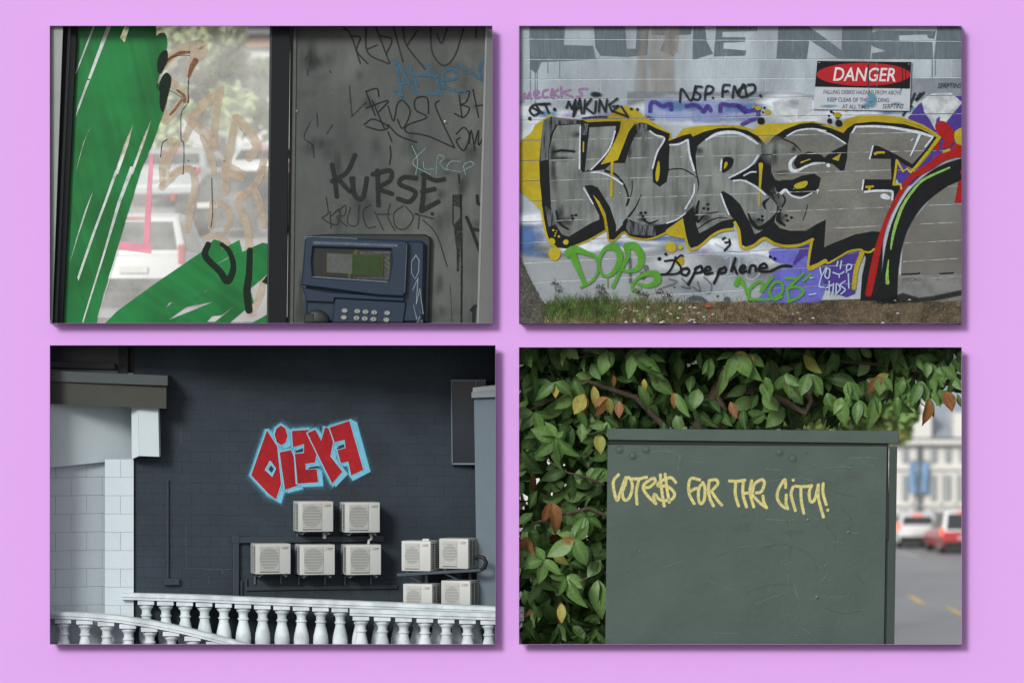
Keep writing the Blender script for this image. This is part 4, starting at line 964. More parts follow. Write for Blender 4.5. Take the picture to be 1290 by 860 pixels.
# scuffs on the dark wall
dr = Draw()
for a, b, w in ((((232, 715), (290, 717)), None, .8), (((262, 725), (264, 735)), None, 1.0), (((277, 714), (281, 722)), None, 1.0), (((234, 660), (235, 712)), None, .6), (((228, 530), (229, 560)), None, .7)):
    dr.stroke([(a[0][0], a[0][1]), ((a[0][0]+a[1][0])/2, (a[0][1]+a[1][1])/2+.4), a[1]], w, .4, a=.5)
coat3('scuffs', dr, .3, paint('wall_scuff', C(104, 114, 122), wear=.8, wscale=40))
# vertical expansion strip, downpipe, cable trunking
def wbox(x0, y0, x1, y1, th, off=.012, b=.006):
    (ua, za), (ub, zb_) = wall_uv(x0, y0), wall_uv(x1, y1)
    return MB().bbox(min(ua, ub), max(ua, ub), -off-th, -off, min(za, zb_), max(za, zb_), b)
pipe_m = mat('charcoal_metal', C(52, 62, 70), rough=.5, var=.08, spec=.4)
def wobj(name, mb, label, cat, **k):
    t = thing(name, label, cat, (A0.x, A0.y, zb), YAW); obj('run', mb, k.get('m', pipe_m), t, local=True); return t
t = wobj('downpipe', wbox(209.5, 604, 212.2, 735, .02), 'thin charcoal downpipe on the dark wall near the white pillar', 'pipe')
mb = wbox(206, 728, 225, 736, .05); obj('shoe', mb, pipe_m, t, local=True)
t = wobj('cable_trunking', wbox(300, 676, 482, 681.5, .05), 'charcoal cable trunking running above the lower row of air units', 'trunking')
obj('elbow', wbox(291.5, 674, 300.5, 684, .055), pipe_m, t, local=True); obj('riser', wbox(292.5, 684, 300, 760, .05), pipe_m, t, local=True)
t = wobj('conduit', wbox(309, 738.5, 500, 741, .02), 'slim charcoal conduit under the lower row of air units', 'conduit')
obj('riser', wbox(302.5, 731, 305, 760, .02), pipe_m, t, local=True); obj('drop', wbox(309, 728, 311, 739, .02), pipe_m, t, local=True)

# --- air-conditioning unit, front towards -y, base centre at the origin
cream = mat('unit_cream', C(194, 198, 195), rough=.45, var=.035, scale=8, spec=.4, rnd=.04, col2=C(190, 193, 189), scale2=2.2, stretch=(1, 1, .3))
grille_m = mat('unit_grille', C(180, 182, 178), rough=.5, var=.03)
slot_m = mat('unit_slot', C(70, 74, 74), rough=.7)
fan_m = mat('unit_fan', C(150, 153, 150), rough=.6, var=.05)
logo_r = mat('logo_orange', C(196, 120, 60), rough=.5, var=.02); logo_g = mat('logo_grey', C(128, 130, 130), rough=.5, var=.02)
def make_unit(W=.455, Dp=.34, Hh=.385, side=-1, name='air_conditioner'):
    t = empty(name)
    mb = MB(); mb.bbox(-W/2, W/2, 0, Dp, .0, Hh, .012); obj('casing', mb, cream, t, local=True, smooth=True, angle=30)
    # recessed look: grille frame with fan disc and rings in front
    gx0, gx1 = -W/2+.05, W/2-.15
    mb = MB(); mb.bbox(gx0, gx1, -.006, .001, .03, Hh-.03, .005); g = obj('grille', mb, grille_m, t, local=True)
    cx, cz, R = (gx0+gx1)/2-.002, Hh*.51, min((gx1-gx0)/2, Hh/2-.035)-.004
    mb = MB(); n = 36; vs = [Vector((cx, -.008, cz))]+[Vector((cx+R*math.cos(2*math.pi*k/n), -.008, cz+R*math.sin(2*math.pi*k/n)*1.14)) for k in range(n)]
    mb.add(vs, [(0, 1+k, 1+(k+1) % n) for k in range(n)]); obj('fan_opening', mb, fan_m, g, local=True)
    for k in range(1, 9):
        z = .03+(Hh-.06)*k/9; mb = MB().box(gx0+.008, gx1-.008, -.0125, -.0075, z-.004, z+.004); obj('slat', mb, grille_m, g, local=True)
    mb = MB().box(gx0+.005, gx1-.005, -.0115, -.006, .027, .034); obj('shadow_gap', mb, slot_m, g, local=True)
    # side louvre: dark vertical slots behind two columns of fins
    xs = side*W/2
    lv = MB().box(xs-.0015 if side > 0 else xs-.003, xs+.003 if side > 0 else xs+.0015, .03, Dp-.1, .025, Hh-.025); l = obj('side_louvre', lv, slot_m, t, local=True)
    for k in range(15):
        z = .03+(Hh-.06)*k/14; mb = MB().box(min(xs, xs+side*.007), max(xs, xs+side*.007), .03, Dp-.1, z-.0045, z+.0045); obj('fin', mb, cream, l, local=True)
    mb = MB().box(min(xs, xs+side*.009), max(xs, xs+side*.009), (Dp-.07)/2-.008, (Dp-.07)/2+.008, .024, Hh-.024); obj('post', mb, cream, l, local=True)
    # maker's mark: three small lozenges and a short line of letters
    lx, lz, q = W/2-.105, Hh-.062, .0105
    mb = MB()
    for dx, dz, rot in ((0, q*1.75, 0), (-q, 0, 1), (q, 0, -1)):
        c = Vector((lx+dx, -.0022, lz+dz)); a = math.radians(60*rot)
        pts = [(0, q*1.0), (q*.58, 0), (0, -q*1.0), (-q*.58, 0)]
        mb.add([c+Vector((x*math.cos(a)-z*math.sin(a), 0, x*math.sin(a)+z*math.cos(a))) for x, z in pts], [(0, 1, 2, 3)])
    obj('emblem', mb, logo_r, t, local=True)
    d = Draw().text('MITSUBISHI', 0, 0, .0155, sx=.8, bold=.0005).text('ELECTRIC', 0, .0165, .0155, sx=.8, bold=.0005)
    mb = MB().add([Vector((lx+.017+x, -.0022, lz+.010-y)) for x, y, h, a in d.v], d.f); obj('lettering', mb, logo_g, t, local=True)
    for sx in (-1, 1):
        mb = MB().box(sx*W*.32-.02, sx*W*.32+.02, .02, Dp-.02, -.016, .002); obj('foot', mb, slot_m, t, local=True)
    return t
def make_bracket(W=.34, Dp=.36, drop=.11):
    t = empty('wall_bracket'); m = mat('bracket_steel', C(92, 104, 114), rough=.5, metal=.2)
    for sx in (-1, 1):
        mb = MB().box(sx*W/2-.011, sx*W/2+.011, 0, Dp, -.034, -.018); a = obj('arm', mb, m, t, local=True)
        mb = MB().box(sx*W/2-.011, sx*W/2+.011, Dp-.014, Dp+.004, -.034-drop, -.034); obj('upright', mb, m, t, local=True)
        mb = MB().box(sx*W/2-.009, sx*W/2+.009, .06, .085, -.043, -.034); obj('bolt', mb, m, a, local=True)
    mb = MB().box(-W/2-.03, W/2+.03, .10, .125, -.018, -.0155); obj('cross_rail', mb, m, t, local=True)
    return t
proto = make_unit(); pb = make_bracket()
spots = [(390.5, 668, 'upper row, directly under the red letters', 'upper'), (449, 669, 'upper row, above the bent white hose', 'upper'),
         (337, 721, 'lower row, nearest the cable riser', 'lower'), (392.5, 722, 'lower row, middle of the three', 'lower'), (450.5, 722, 'lower row, under the white hose', 'lower')]
for i, (px, py, w, row) in enumerate(spots):
    o = proto if i == 0 else copy_tree(proto); b = pb if i == 0 else copy_tree(pb)
    q = W3.at(px, py, .012+.36)
    # front of the unit stands .37 m off the wall
    o.location = q; o.rotation_euler = (0, 0, YAW); b.location = q; b.rotation_euler = (0, 0, YAW)
    tag(o, 'cream wall-mounted air-conditioner in the %s' % w, 'air conditioner', 'air conditioners on the dark wall')
    tag(b, 'bracket under the air unit in the %s' % w, 'bracket', 'brackets under the air conditioners')
# hoses beneath the upper pair
hose_m = mat('hose_white', C(190, 192, 190), rough=.6)
def hose(pts, r, name, label):
    t = MB().tube([W3.at(x, y, o) for x, y, o in pts], r, 8); tag(obj(name, t, hose_m, smooth=True), label, 'hose')
hose([(404.5, 667, .2), (404.8, 672, .2), (405, 677, .2)], .023, 'drain_hose', 'short straight white hose under the upper air unit below the red letters')
hose([(461.5, 667, .2), (463, 672, .2), (464, 677, .2), (460.5, 680, .2), (460, 686, .2)], .018, 'drain_hose', 'bent white hose between the upper and lower air units')

# --- second group of units on a steel frame, turned the other way
RY = math.radians(-20)
def frame_unit(px, py, d, w): 
    o = make_unit(W=.40, Dp=.34, Hh=.385, side=1); q = P(px, py, d); o.location = q; o.rotation_euler = (0, 0, RY)
    return tag(o, w, 'air conditioner', 'air conditioners on the steel frame')
RD = .78
frame_unit(524, 719, RD, 'cream air-conditioner on the frame upper shelf, farther from the grey pillar')
frame_unit(571.5, 716, RD, 'cream air-conditioner on the steel frame, upper shelf, with a black hose curling out')
frame_unit(526, 773, RD, 'cream air-conditioner partly hidden by the balustrade, lower shelf, away from the grey pillar')
frame_unit(574, 769, RD, 'cream air-conditioner partly hidden by the balustrade, lower shelf, next to the grey pillar')
fr = thing('steel_frame', 'dark steel angle frame with two shelves carrying four air units', 'frame', P(550, 850, RD))
sm = mat('frame_steel', C(74, 84, 94), rough=.45, metal=.3, var=.15)
def beam(x0, y0, x1, y1, d0, d1, th=.035, name='rail'):
    a, b = P(x0, y0, d0), P(x1, y1, d1); t = (b-a).normalized(); s = t.cross(Vector((0, 0, 1))) if abs(t.z) < .9 else Vector((1, 0, 0)); s.normalize(); w = s.cross(t).normalized()
    mb = MB(); h = th/2; vs = [p+s*i*h+w*j*h for p in (a, b) for i, j in ((-1, -1), (1, -1), (1, 1), (-1, 1))]
    mb.add(vs, [(0, 1, 2, 3), (7, 6, 5, 4), (0, 4, 5, 1), (1, 5, 6, 2), (2, 6, 7, 3), (3, 7, 4, 0)]); obj(name, mb, sm, fr)
beam(500, 723.5, 606, 717.5, RD-.02, RD-.02); beam(512, 721, 612, 715.5, RD+.3, RD+.3); beam(502, 777, 608, 771, RD-.02, RD-.02); beam(512, 775, 612, 770, RD+.3, RD+.3)
beam(537, 722, 538, 850, RD+.2, RD+.2, name='post'); beam(592, 718, 593, 850, RD+.34, RD+.34, name='post')
beam(538, 738, 512, 724, RD+.1, RD, .02, 'brace'); beam(590, 736, 560, 722, RD+.1, RD, .02, 'brace')
mb = MB(); mb.tube([P(x, y, RD+dd) for x, y, dd in ((598, 703, .02), (603, 700.5, -.03), (609, 702, -.06), (612.5, 708, -.06), (610, 715, -.05), (604, 718, 0), (594, 718.5, .05))], .027, 10)
tag(obj('black_hose', mb, mat('rubber', C(30, 32, 34), rough=.6), smooth=True), 'black insulated hose looping out beside the grey pillar', 'hose')
mb = MB().bbox(*[P(532, 0, RD+.1).x, P(541, 0, RD+.1).x], RD+.02, RD+.14, P(0, 683, RD+.1).z, P(0, 678, RD+.1).z, .012)
tag(obj('crumpled_wrap', mb, mat('wrap_white', C(206, 210, 214))), 'small white wrapping lying on top of the frame air unit', 'wrapping')

# --- dark glass panel and pale grey pillar at the far end
gp = thing('window_panel', 'dark reflective glass panel with thin pale frame beside the grey pillar', 'window', P(585, 583, 1.8))
mb = MB(); prism(mb, [(569, 480), (612, 480), (612, 583), (570, 583)], 1.46, 1.50); obj('pane', mb, mat('dark_glass', C(34, 42, 50), rough=.12, spec=.6, var=.3, scale=1.2, bump=.05, bscale=3), gp)
for q in ([(568, 477.8), (612, 477.8), (612, 480), (568, 480)], [(568, 480), (569.2, 480), (570.2, 584), (569, 584)], [(569, 583), (612, 583), (612, 585), (569, 585)], [(598.6, 480), (600.4, 480), (600.4, 500), (598.6, 500)]):
    mb = MB(); prism(mb, q, 1.44, 1.51); obj('frame', mb, mat('pale_frame', C(112, 124, 132), rough=.5), gp)
gw = thing('grey_pillar', 'pale blue-grey rendered pillar with a projecting cap at the picture edge', 'pillar', P(612, 850, 1.3))
gm = mat('grey_render', C(112, 126, 136), rough=.85, var=.06, scale=4, bump=.15)
mb = MB(); prism(mb, [(597, 497), (640, 497), (640, 850), (602.5, 850)], 1.02, 1.5, bev=.006); obj('shaft', mb, gm, gw)
mb = MB(); prism(mb, [(594, 493.5), (640, 488.3), (640, 499.6), (594, 501)], .95, 1.5, bev=.006); obj('cap', mb, mat('cap_render', C(152, 164, 170), rough=.8, var=.05), gw)
mb = MB(); prism(mb, [(595.5, 488), (640, 483), (640, 488.9), (595.5, 494)], .97, 1.5, bev=.004); obj('coping', mb, mat('coping', C(190, 194, 194), rough=.8, var=.05), gw)

# ================================================================ white block building at the near side
wb = thing('white_block_building', 'white painted block pillar and beam under a dark fascia roof', 'building', P(110, 850, .8))
CX, CD = 132, .45
white_m = mat('white_block', C(204, 217, 223), rough=.7, var=.03, scale=4, bump=.15, bscale=60, rnd=.02, spec=.2)
wjoint_m = mat('white_joint', C(150, 164, 172), rough=.8, var=.03)
def face_blocks(xa, da, xb, db, rows, bw, skip_half=False):
    """blocks on a vertical plane from (xa, da) to (xb, db)"""
    a, b = P(xa, 0, da), P(xb, 0, db); a.z = b.z = 0; L = (b-a).length; t = (b-a)/L; nrm = Vector((t.y, -t.x, 0))
    zt, zb2, bh = rows; r = 0; z = zt
    while z > zb2:
        x = 0 if r % 2 else -bw/2
        while x < L-1e-3:
            x0, x1 = max(x, 0), min(x+bw, L)
            if x1-x0 > .02:
                g = .0022; vs = []
                for dd in (0, .05):
                    for (xx, zz) in ((x0+g, z-bh+g), (x1-g, z-bh+g), (x1-g, z-g), (x0+g, z-g)):
                        vs.append(a+t*xx-nrm*dd+Vector((0, 0, zz)))
                mb = MB().add(vs, [(0, 1, 2, 3), (0, 4, 5, 1), (1, 5, 6, 2), (2, 6, 7, 3), (3, 7, 4, 0)]); obj('block', mb, white_m, wb)
            x += bw
        z -= bh; r += 1
    vs = [a-nrm*.006+Vector((0, 0, zz)) for zz in (zb2-.2, zt)]+[b-nrm*.006+Vector((0, 0, zz)) for zz in (zb2-.2, zt)]
    obj('joint_bed', MB().add(vs, [(0, 1, 3, 2)]), wjoint_m, wb)
zr = P(0, 578, CD).z; zbo = P(0, 850).z
face_blocks(50, .26, CX+1, .70, (zr, zbo, .232), .36*1.2)
face_blocks(CX, .45, 168.5, .46, (zr, zbo, .232), .40)
mb = MB().add([P(168.5, 578, CD+.012), P(168.5, 870, CD+.012), P(171, 870, 1.2), P(171, 578, 1.2)], [(0, 1, 2, 3)]); obj('return_wall', mb, white_m, wb)
# beam: shaded long face, bright end
def quadprism(name, q, m, back=.3, label=None):
    fr_ = [P(*p) for p in q]; bk = [v+Vector((0, back, 0)) for v in fr_]
    n = len(q); mb = MB().add(fr_+bk, [tuple(range(n))]+[(i, (i+1) % n, n+(i+1) % n, n+i) for i in range(n)]+[tuple(range(2*n-1, n-1, -1))]); return obj(name, mb, m, wb, label=label)
bm_ = mat('white_render', C(204, 217, 223), rough=.75, var=.03, scale=3, bump=.1)
quadprism('beam', [(50, 508, .06), (174, 503.3, .93), (175.5, 577, .93), (50, 590, .06)], bm_, .4)
quadprism('beam_end', [(165.5, 503.5, .36), (173.7, 503.2, .27), (175.2, 574, .27), (166, 578, .36)], bm_, .3)
quadprism('beam_end', [(173.9, 503.2, .265), (199, 504, .30), (200.5, 575, .30), (175.4, 574, .265)], bm_, .5)
mb = MB().tube([P(114.5, 506, .54), P(116, 581, .54)], .006, 6); obj('beam_joint', mb, bm_, wb)
# roof fascia
fas = mat('fascia', C(62, 64, 58), rough=.7, var=.1, scale=3)
ro = quadprism('roof', [(50, 479, .09), (209.5, 486, .20), (209.5, 514.5, .20), (163, 512.5, .17), (50, 508, .09)], fas, .5, label='dark olive fascia board under the roof edge')
mb = MB(); q = [P(50, 466, .06), P(211, 473, .14), P(211, 485.5, .14), P(50, 479.5, .06)]; bk = [v+Vector((0, .5, 0)) for v in q]
mb.add(q+bk, [(0, 1, 2, 3), (7, 6, 5, 4), (0, 4, 5, 1), (1, 5, 6, 2), (2, 6, 7, 3), (3, 7, 4, 0)]); obj('gutter', mb, mat('gutter', C(66, 74, 76), rough=.5, var=.08), ro)
# dark upper storey window and post
up = thing('upper_storey', 'shadowed dark glazed upper storey above the fascia roof', 'building', P(110, 470, .9))
mb = MB(); prism(mb, [(30, 400), (182, 400), (182, 470), (30, 470)], .9, .95); obj('pane', mb, mat('dark_pane', C(40, 46, 50), rough=.3, var=.2, scale=2), up)
mb = MB(); prism(mb, [(146.5, 400), (161.5, 400), (161.5, 476), (151, 476)], .62, .9, bev=.006); obj('post', mb, mat('rough_post', C(62, 68, 72), rough=.9, var=.25, scale=14, bump=.5), up)
mb = MB(); prism(mb, [(30, 454), (144, 457.5), (145.5, 465), (30, 462)], .7, .9, bev=.004); obj('sill', mb, mat('sill_grey', C(84, 92, 96), rough=.7), up)
mb = MB(); prism(mb, [(30, 463.5), (149, 467), (149, 470), (30, 467)], .66, .9, bev=.003); obj('flashing', mb, mat('flashing', C(108, 114, 116), rough=.5, var=.3, scale=20), up)

# ================================================================ white balustrades
plaster = mat('white_plaster', C(220, 230, 234), rough=.7, var=.05, scale=7, bump=.2, bscale=40, spec=.15, col2=C(194, 205, 210), scale2=5)
def baluster_mesh(k=1.0):
    s = .01*k; z0 = 0
    prof = [(9.5, -64), (9.5, -60), (8, -58), (8, -55), (9.4, -50), (9.8, -44), (9.2, -37), (7.4, -29), (6.1, -24), (5.9, -21), (7.2, -20.2), (7.2, -18.6), (5.9, -17.8), (5.8, -14), (6.4, -11.5), (8.2, -9.8), (9, -8.4), (9, -7.2), (7.6, -6.6), (7.6, -5.6)]
    mb = MB().lathe([(r*s, z*s) for r, z in prof], 18)
    return mb
bal_me = mesh_of('baluster', baluster_mesh(), plaster, True, 40)
blk_b = MB().bbox(-.105, .105, -.105, .105, -.058, .002, .008)
abac_me = mesh_of('abacus', blk_b, plaster)
def balustrade(label, rail_pts, w, h, bal, base_drop=.66):
    """rail_pts: (px, py of the rail's underside, depth); bal: list of parameter positions along it"""
    t = thing('balustrade', label, 'balustrade', P(rail_pts[0][0], 850, rail_pts[0][2]), group='white balustrades')
    pts = [P(*p) for p in rail_pts]
    # rail cross-section with rounded top
    sec = [(-w/2, 0), (-w/2, h*.35), (-w*.56, h*.42), (-w*.56, h*.8), (-w*.46, h), (w*.46, h), (w*.56, h*.8), (w*.56, h*.42), (w/2, h*.35), (w/2, 0)]
    mb = MB(); vs = []; n = len(sec)
    for i, p in enumerate(pts):
        tg = (pts[min(i+1, len(pts)-1)]-pts[max(i-1, 0)]); tg.z = 0; tg.normalize(); nn = Vector((-tg.y, tg.x, 0))
        for a, b in sec: vs.append(p+nn*a+Vector((0, 0, b)))
    fs = [(i*n+k, i*n+(k+1) % n, (i+1)*n+(k+1) % n, (i+1)*n+k) for i in range(len(pts)-1) for k in range(n)]+[tuple(range(n)), tuple(reversed([(len(pts)-1)*n+k for k in range(n)]))]
    mb.add(vs, fs); obj('rail', mb, plaster, t)
    inv = WM[t].inverted()
    for px in bal:
        for (a, b) in zip(rail_pts, rail_pts[1:]):
            if a[0] <= px <= b[0]:
                f = (px-a[0])/(b[0]-a[0]); py = a[1]+(b[1]-a[1])*f; d = a[2]+(b[2]-a[2])*f; break
        else: continue
        rz = math.atan2(P(*b).y-P(*a).y, P(*b).x-P(*a).x)
        loc = inv @ (P(px, py, d)-Vector((0, 0, .003)))
        o = inst('baluster', bal_me, t, loc, (0, 0, random.uniform(0, 3)))
        WM[o] = WM[t] @ Matrix.Translation(loc); inst('abacus', abac_me, o, (0, 0, 0), (0, 0, -o.rotation_euler.z+rz))
    return t
sp = lambda a, b, s: [a+s*i for i in range(int((b-a)/s)+1)]
balustrade('long white balustrade sloping gently in front of the dark wall', [(154, 754, .50), (250, 757, .50), (345, 761, .50), (440, 764.5, .5), (530, 768, .5), (660, 773, .5)], .26, .085, sp(184.5, 650, 24.4))
balustrade('white balustrade curving down through the near corner', [(40, 777, .22), (63, 777.5, .22), (110, 779.5, .22), (150, 783, .21), (190, 789, .20), (230, 797, .20), (270, 807, .20), (310, 818, .20), (350, 830, .20)], .26, .085, sp(53, 340, 27.2))
balustrade('short white balustrade nearest the viewer beside the grey pillar', [(441, 774, .20), (500, 776, .20), (560, 778, .20), (660, 781, .20)], .26, .085, sp(455, 650, 26.8))
# ================================================================ green service cabinet in front of a leafy tree
CDp = .10
cab = thing('utility_cabinet', 'dark green metal street cabinet with yellow painted writing across its front', 'cabinet', P(947, 850, CDp))
cab_m = mat('cabinet_green', C(75, 91, 85), rough=.38, var=.06, scale=5, bump=.14, bscale=11, spec=.4, col2=C(70, 86, 80), scale2=1.2)
cab_d = mat('cabinet_edge', C(62, 74, 70), rough=.45, var=.05, spec=.25)
mb = MB(); prism(mb, [(765.5, 560), (1117.5, 562), (1113, 850), (762, 850)], CDp, CDp+.02, bev=.004); door = obj('door', mb, cab_m, cab)
mb = MB(); prism(mb, [(767.5, 546), (1119.3, 549), (1119.3, 850), (764, 850)], CDp+.022, CDp+.75); obj('shell', mb, mat('gap_dark', C(24, 30, 28), rough=.7), cab)
mb = MB(); prism(mb, [(1120.3, 562.5), (1130.3, 562.5), (1126, 850), (1115.8, 850)], CDp+.006, CDp+.75, bev=.004); obj('side_panel', mb, cab_d, cab, label='narrow dark side panel of the cabinet')
mb = MB(); prism(mb, [(765.5, 539.5), (1132, 542.5), (1132, 558.5), (766, 553.8)], CDp-.015, CDp+.85, bev=.006); obj('lid', mb, cab_m, cab)
mb = MB(); prism(mb, [(1116, 619), (1119.5, 619), (1119.5, 680), (1116, 680)], CDp-.003, CDp+.03); obj('latch_gap', mb, mat('gap_dark', C(24, 30, 28)), cab)
WC = Surf(P(940, 700, CDp))
for x, y in ((780.5, 566.5), (797.2, 574), (814.2, 566.5), (982, 569.8), (999, 577.8)):
    c = P(x, y, CDp); b = None
    mb = MB(); n = 20
    for r0, h0, r1, h1 in ((.050, 0, .047, .009), (.047, .009, .041, .005), (.041, .005, .027, .006), (.027, .006, .025, .018), (.025, .018, .014, .019), (.014, .019, .010, .012)):
        vs = [c+Vector((r*math.cos(2*math.pi*k/n), -h, r*math.sin(2*math.pi*k/n))) for r, h in ((r0, h0), (r1, h1)) for k in range(n)]
        mb.add(vs, [(k, (k+1) % n, n+(k+1) % n, n+k) for k in range(n)]+([tuple(n+k for k in range(n))] if r1 < .02 else []))
    obj('bolt', mb, mat('bolt_green', C(74, 88, 84), rough=.3, spec=.5), cab)
    if False: pass
mb = MB(); c = P(1016, 570.5, CDp)
mb.tube([c, c-Vector((0, .008, 0))], .012, 10); obj('rivet', mb, cab_d, cab)
V1, V2 = T(760, 580, 8.6), T(910, 580, 8.6)
dr = Draw()
for q in (V1((165, 150), (115, 210), (110, 290), (148, 430), (185, 340), (225, 230), (250, 175), (238, 265)), V1((225, 290), (205, 350), (225, 420), (265, 420), (300, 360), (315, 260), (285, 185), (250, 185)), V1((300, 195), (390, 195), (470, 178)), V1((385, 210), (358, 330), (365, 470)),
          V1((440, 290), (500, 285), (560, 230), (550, 190), (500, 210), (440, 260), (440, 320), (500, 400), (570, 465)), V1((570, 465), (545, 400), (555, 360)), V1((785, 235), (740, 185), (690, 190), (620, 225), (590, 270), (700, 280), (770, 350), (750, 410), (680, 430), (610, 420), (570, 370)), V1((618, 150), (630, 300), (660, 490)), V1((670, 145), (690, 300), (715, 450)),
          V1((1045, 208), (955, 190), (925, 260), (935, 370), (985, 465)), V1((935, 335), (1000, 300), (1030, 305)), V1((1085, 240), (1040, 290), (1030, 400), (1055, 465), (1095, 420), (1100, 290), (1075, 235)), V1((1150, 210), (1138, 320), (1160, 420), (1195, 490)), V1((1150, 215), (1220, 205), (1240, 250), (1180, 320), (1170, 330), (1240, 430), (1285, 480)),
          V2((75, 218), (160, 222), (245, 210)), V2((145, 230), (140, 360), (175, 490)), V2((228, 220), (222, 360), (262, 500)), V2((230, 352), (310, 348)), V2((318, 215), (300, 340), (340, 500)), V2((325, 345), (350, 250), (430, 205), (455, 250), (420, 335), (365, 348)), V2((325, 370), (400, 450), (480, 510)), V2((480, 510), (450, 450), (440, 380)),
          V2((685, 290), (680, 205), (640, 250), (598, 340), (600, 420), (650, 490), (710, 520)), V2((710, 520), (690, 460), (693, 370)), V2((765, 285), (745, 370), (790, 540)), V2((785, 275), (880, 280), (970, 270)), V2((850, 290), (855, 430), (882, 570)), V2((965, 265), (940, 350), (955, 440), (1000, 420), (1040, 260)), V2((1040, 260), (1040, 400), (1095, 610)), V2((1092, 248), (1090, 350), (1125, 475))):
    dr.stroke(q, 3.6, .5)
dr.dot(910+768/8.6, 580+210/8.6, 2.2).dot(910+1142/8.6, 580+535/8.6, 2.2)
coat(WC, 'graffiti_writing', dr, .003, paint('cream_yellow', C(210, 203, 134), rough=.5, wear=.26, wscale=34, var=.10), cab, 'pale yellow hand-painted words VOTES FOR THE CITY!')
# scratches, chips and old paint ridges
random.seed(3)
dr = Draw()
for pts, w in (([(800, 572), (840, 568), (860, 575)], .5), ([(838, 565), (856, 575), (852, 595)], .4), ([(1036, 592), (1060, 588), (1075, 590)], .9), ([(1070, 577), (1095, 576), (1107, 577)], .7), ([(1083, 578), (1095, 584), (1103, 588)], 1.0), ([(965, 590), (976, 592), (985, 589)], .7), ([(978, 702), (990, 717), (1002, 752), (1020, 753)], .8), ([(985, 712), (996, 708)], .6), ([(1000, 735), (1006, 755)], .7), ([(1020, 754), (1070, 750)], .5), ([(1005, 640), (1030, 654)], .5), ([(964, 654), (994, 655)], .7), ([(994, 655), (997, 685)], .5), ([(1035, 697), (1043, 705), (1038, 715), (1043, 722), (1036, 730)], .8), ([(1066, 670), (1082, 671)], 1.0), ([(1050, 682), (1062, 684)], .6), ([(890, 730), (920, 742)], .4), ([(835, 715), (860, 706)], .4), ([(925, 690), (975, 684)], .4), ([(952, 760), (990, 745)], .5), ([(900, 797), (930, 797)], .5), ([(1010, 790), (1022, 798)], .5), ([(870, 580), (900, 585)], .3), ([(945, 610), (1000, 602), (1030, 606)], .5)):
    dr.stroke(pts, w, .3, a=.7)
coat(WC, 'scratches', dr, .002, paint('scratch', C(122, 140, 134), wear=.5, wscale=60), cab)
mb = MB()
def chip(x, y, r):
    c = P(x, y, CDp); n = 7; a0 = random.uniform(0, 6)
    vs = [c+Vector((0, -r*.55, 0))]+[c+Vector((r*random.uniform(.6, 1.3)*math.cos(a0+2*math.pi*k/n), 0, r*random.uniform(.5, 1.1)*math.sin(a0+2*math.pi*k/n))) for k in range(n)]
    mb.add(vs, [(0, 1+k, 1+(k+1) % n) for k in range(n)])
for _ in range(380):
    x = random.gauss(1030, 55) if random.random() < .8 else random.uniform(775, 1110); y = random.uniform(575, 805)
    if 768 < x < 1110: chip(x, y, random.uniform(.004, .014))
for x, y, r in ((1030, 752, .032), (870, 643, .016), (806, 694, .02), (1018, 655, .025), (1070, 670, .03), (1000, 655, .015), (985, 622, .018)): chip(x, y, r)
# raised ridges under the paint
for pts in ([(978, 702), (990, 717), (1002, 752), (1020, 753)], [(1035, 697), (1043, 705), (1038, 715), (1043, 722), (1034, 735)], [(992, 655), (996, 680), (994, 700)], [(1083, 577), (1095, 583), (1104, 588)], [(1036, 592), (1056, 589), (1075, 590)], [(1040, 660), (1052, 675), (1050, 690)], [(940, 745), (975, 735), (1000, 738)], [(985, 600), (1000, 612), (1020, 608)], [(1060, 640), (1072, 655), (1066, 668)], [(1005, 690), (1022, 700), (1030, 720)], [(1075, 720), (1090, 735)], [(960, 690), (985, 684), (1000, 690)], [(1040, 765), (1062, 772), (1085, 768)], [(905, 700), (925, 690)], [(1050, 620), (1080, 625)]):
    q = spline(pts); mb.tube([P(x+random.uniform(-.8, .8), y+random.uniform(-.8, .8), CDp) for x, y in q], .0048, 6)
tag(obj('paint_blisters', mb, cab_m, cab, smooth=True, angle=80), kind='stuff')
dr = Draw()
for cx, cy, rx, ry in ((1005, 612, 16, 9), (1040, 610, 24, 14), (1070, 600, 20, 10), (935, 665, 14, 8), (1000, 670, 18, 6), (940, 650, 8, 4)): dr.blob(cx, cy, rx, ry, core=.1, a=.35)
dr.stroke([(948, 640), (950, 655), (938, 660), (945, 668)], 1, .6, a=.3).stroke([(1012, 668), (1000, 676), (992, 670)], 1, .6, a=.3)
coat(WC, 'ghost_marks', dr, .001, paint('ghost', C(104, 108, 102), wear=.6, wscale=30), cab)

# ---------------------------------------------------------------- the tree with big leaves
tree4 = thing('broadleaf_tree', 'leafy tree with large glossy green leaves and a few orange ones behind the cabinet', 'tree', P(800, 850, 1.1))
bark4 = mat('twig_bark', C(84, 72, 60), rough=.9, var=.3, scale=14, bump=.5, bscale=40)
def branch(pts, r0, r1, name='branch'):
    q = [P(*p) for p in pts]; n = len(q); mb = MB().tube(q, [r0+(r1-r0)*i/(n-1) for i in range(n)], 8); obj(name, mb, bark4, tree4, smooth=True)
branch([(845, 870, 1.3), (838, 760, 1.25), (850, 640, 1.2), (880, 540, 1.1), (905, 490, 1.0), (930, 430, 1.0)], .13, .07, 'trunk')
branch([(905, 500, 1.05), (960, 490, .9), (1000, 512, .8), (1015, 520, .75), (1022, 505, .7), (1018, 490, .7)], .05, .03)
branch([(900, 545, 1.0), (912, 515, .9), (902, 495, .85), (925, 470, .8), (960, 455, .75)], .055, .03)
branch([(940, 545, 1.0), (947, 520, .95), (950, 480, .9), (1000, 460, .85), (1060, 455, .8), (1120, 460, .6), (1170, 470, .4)], .05, .015)
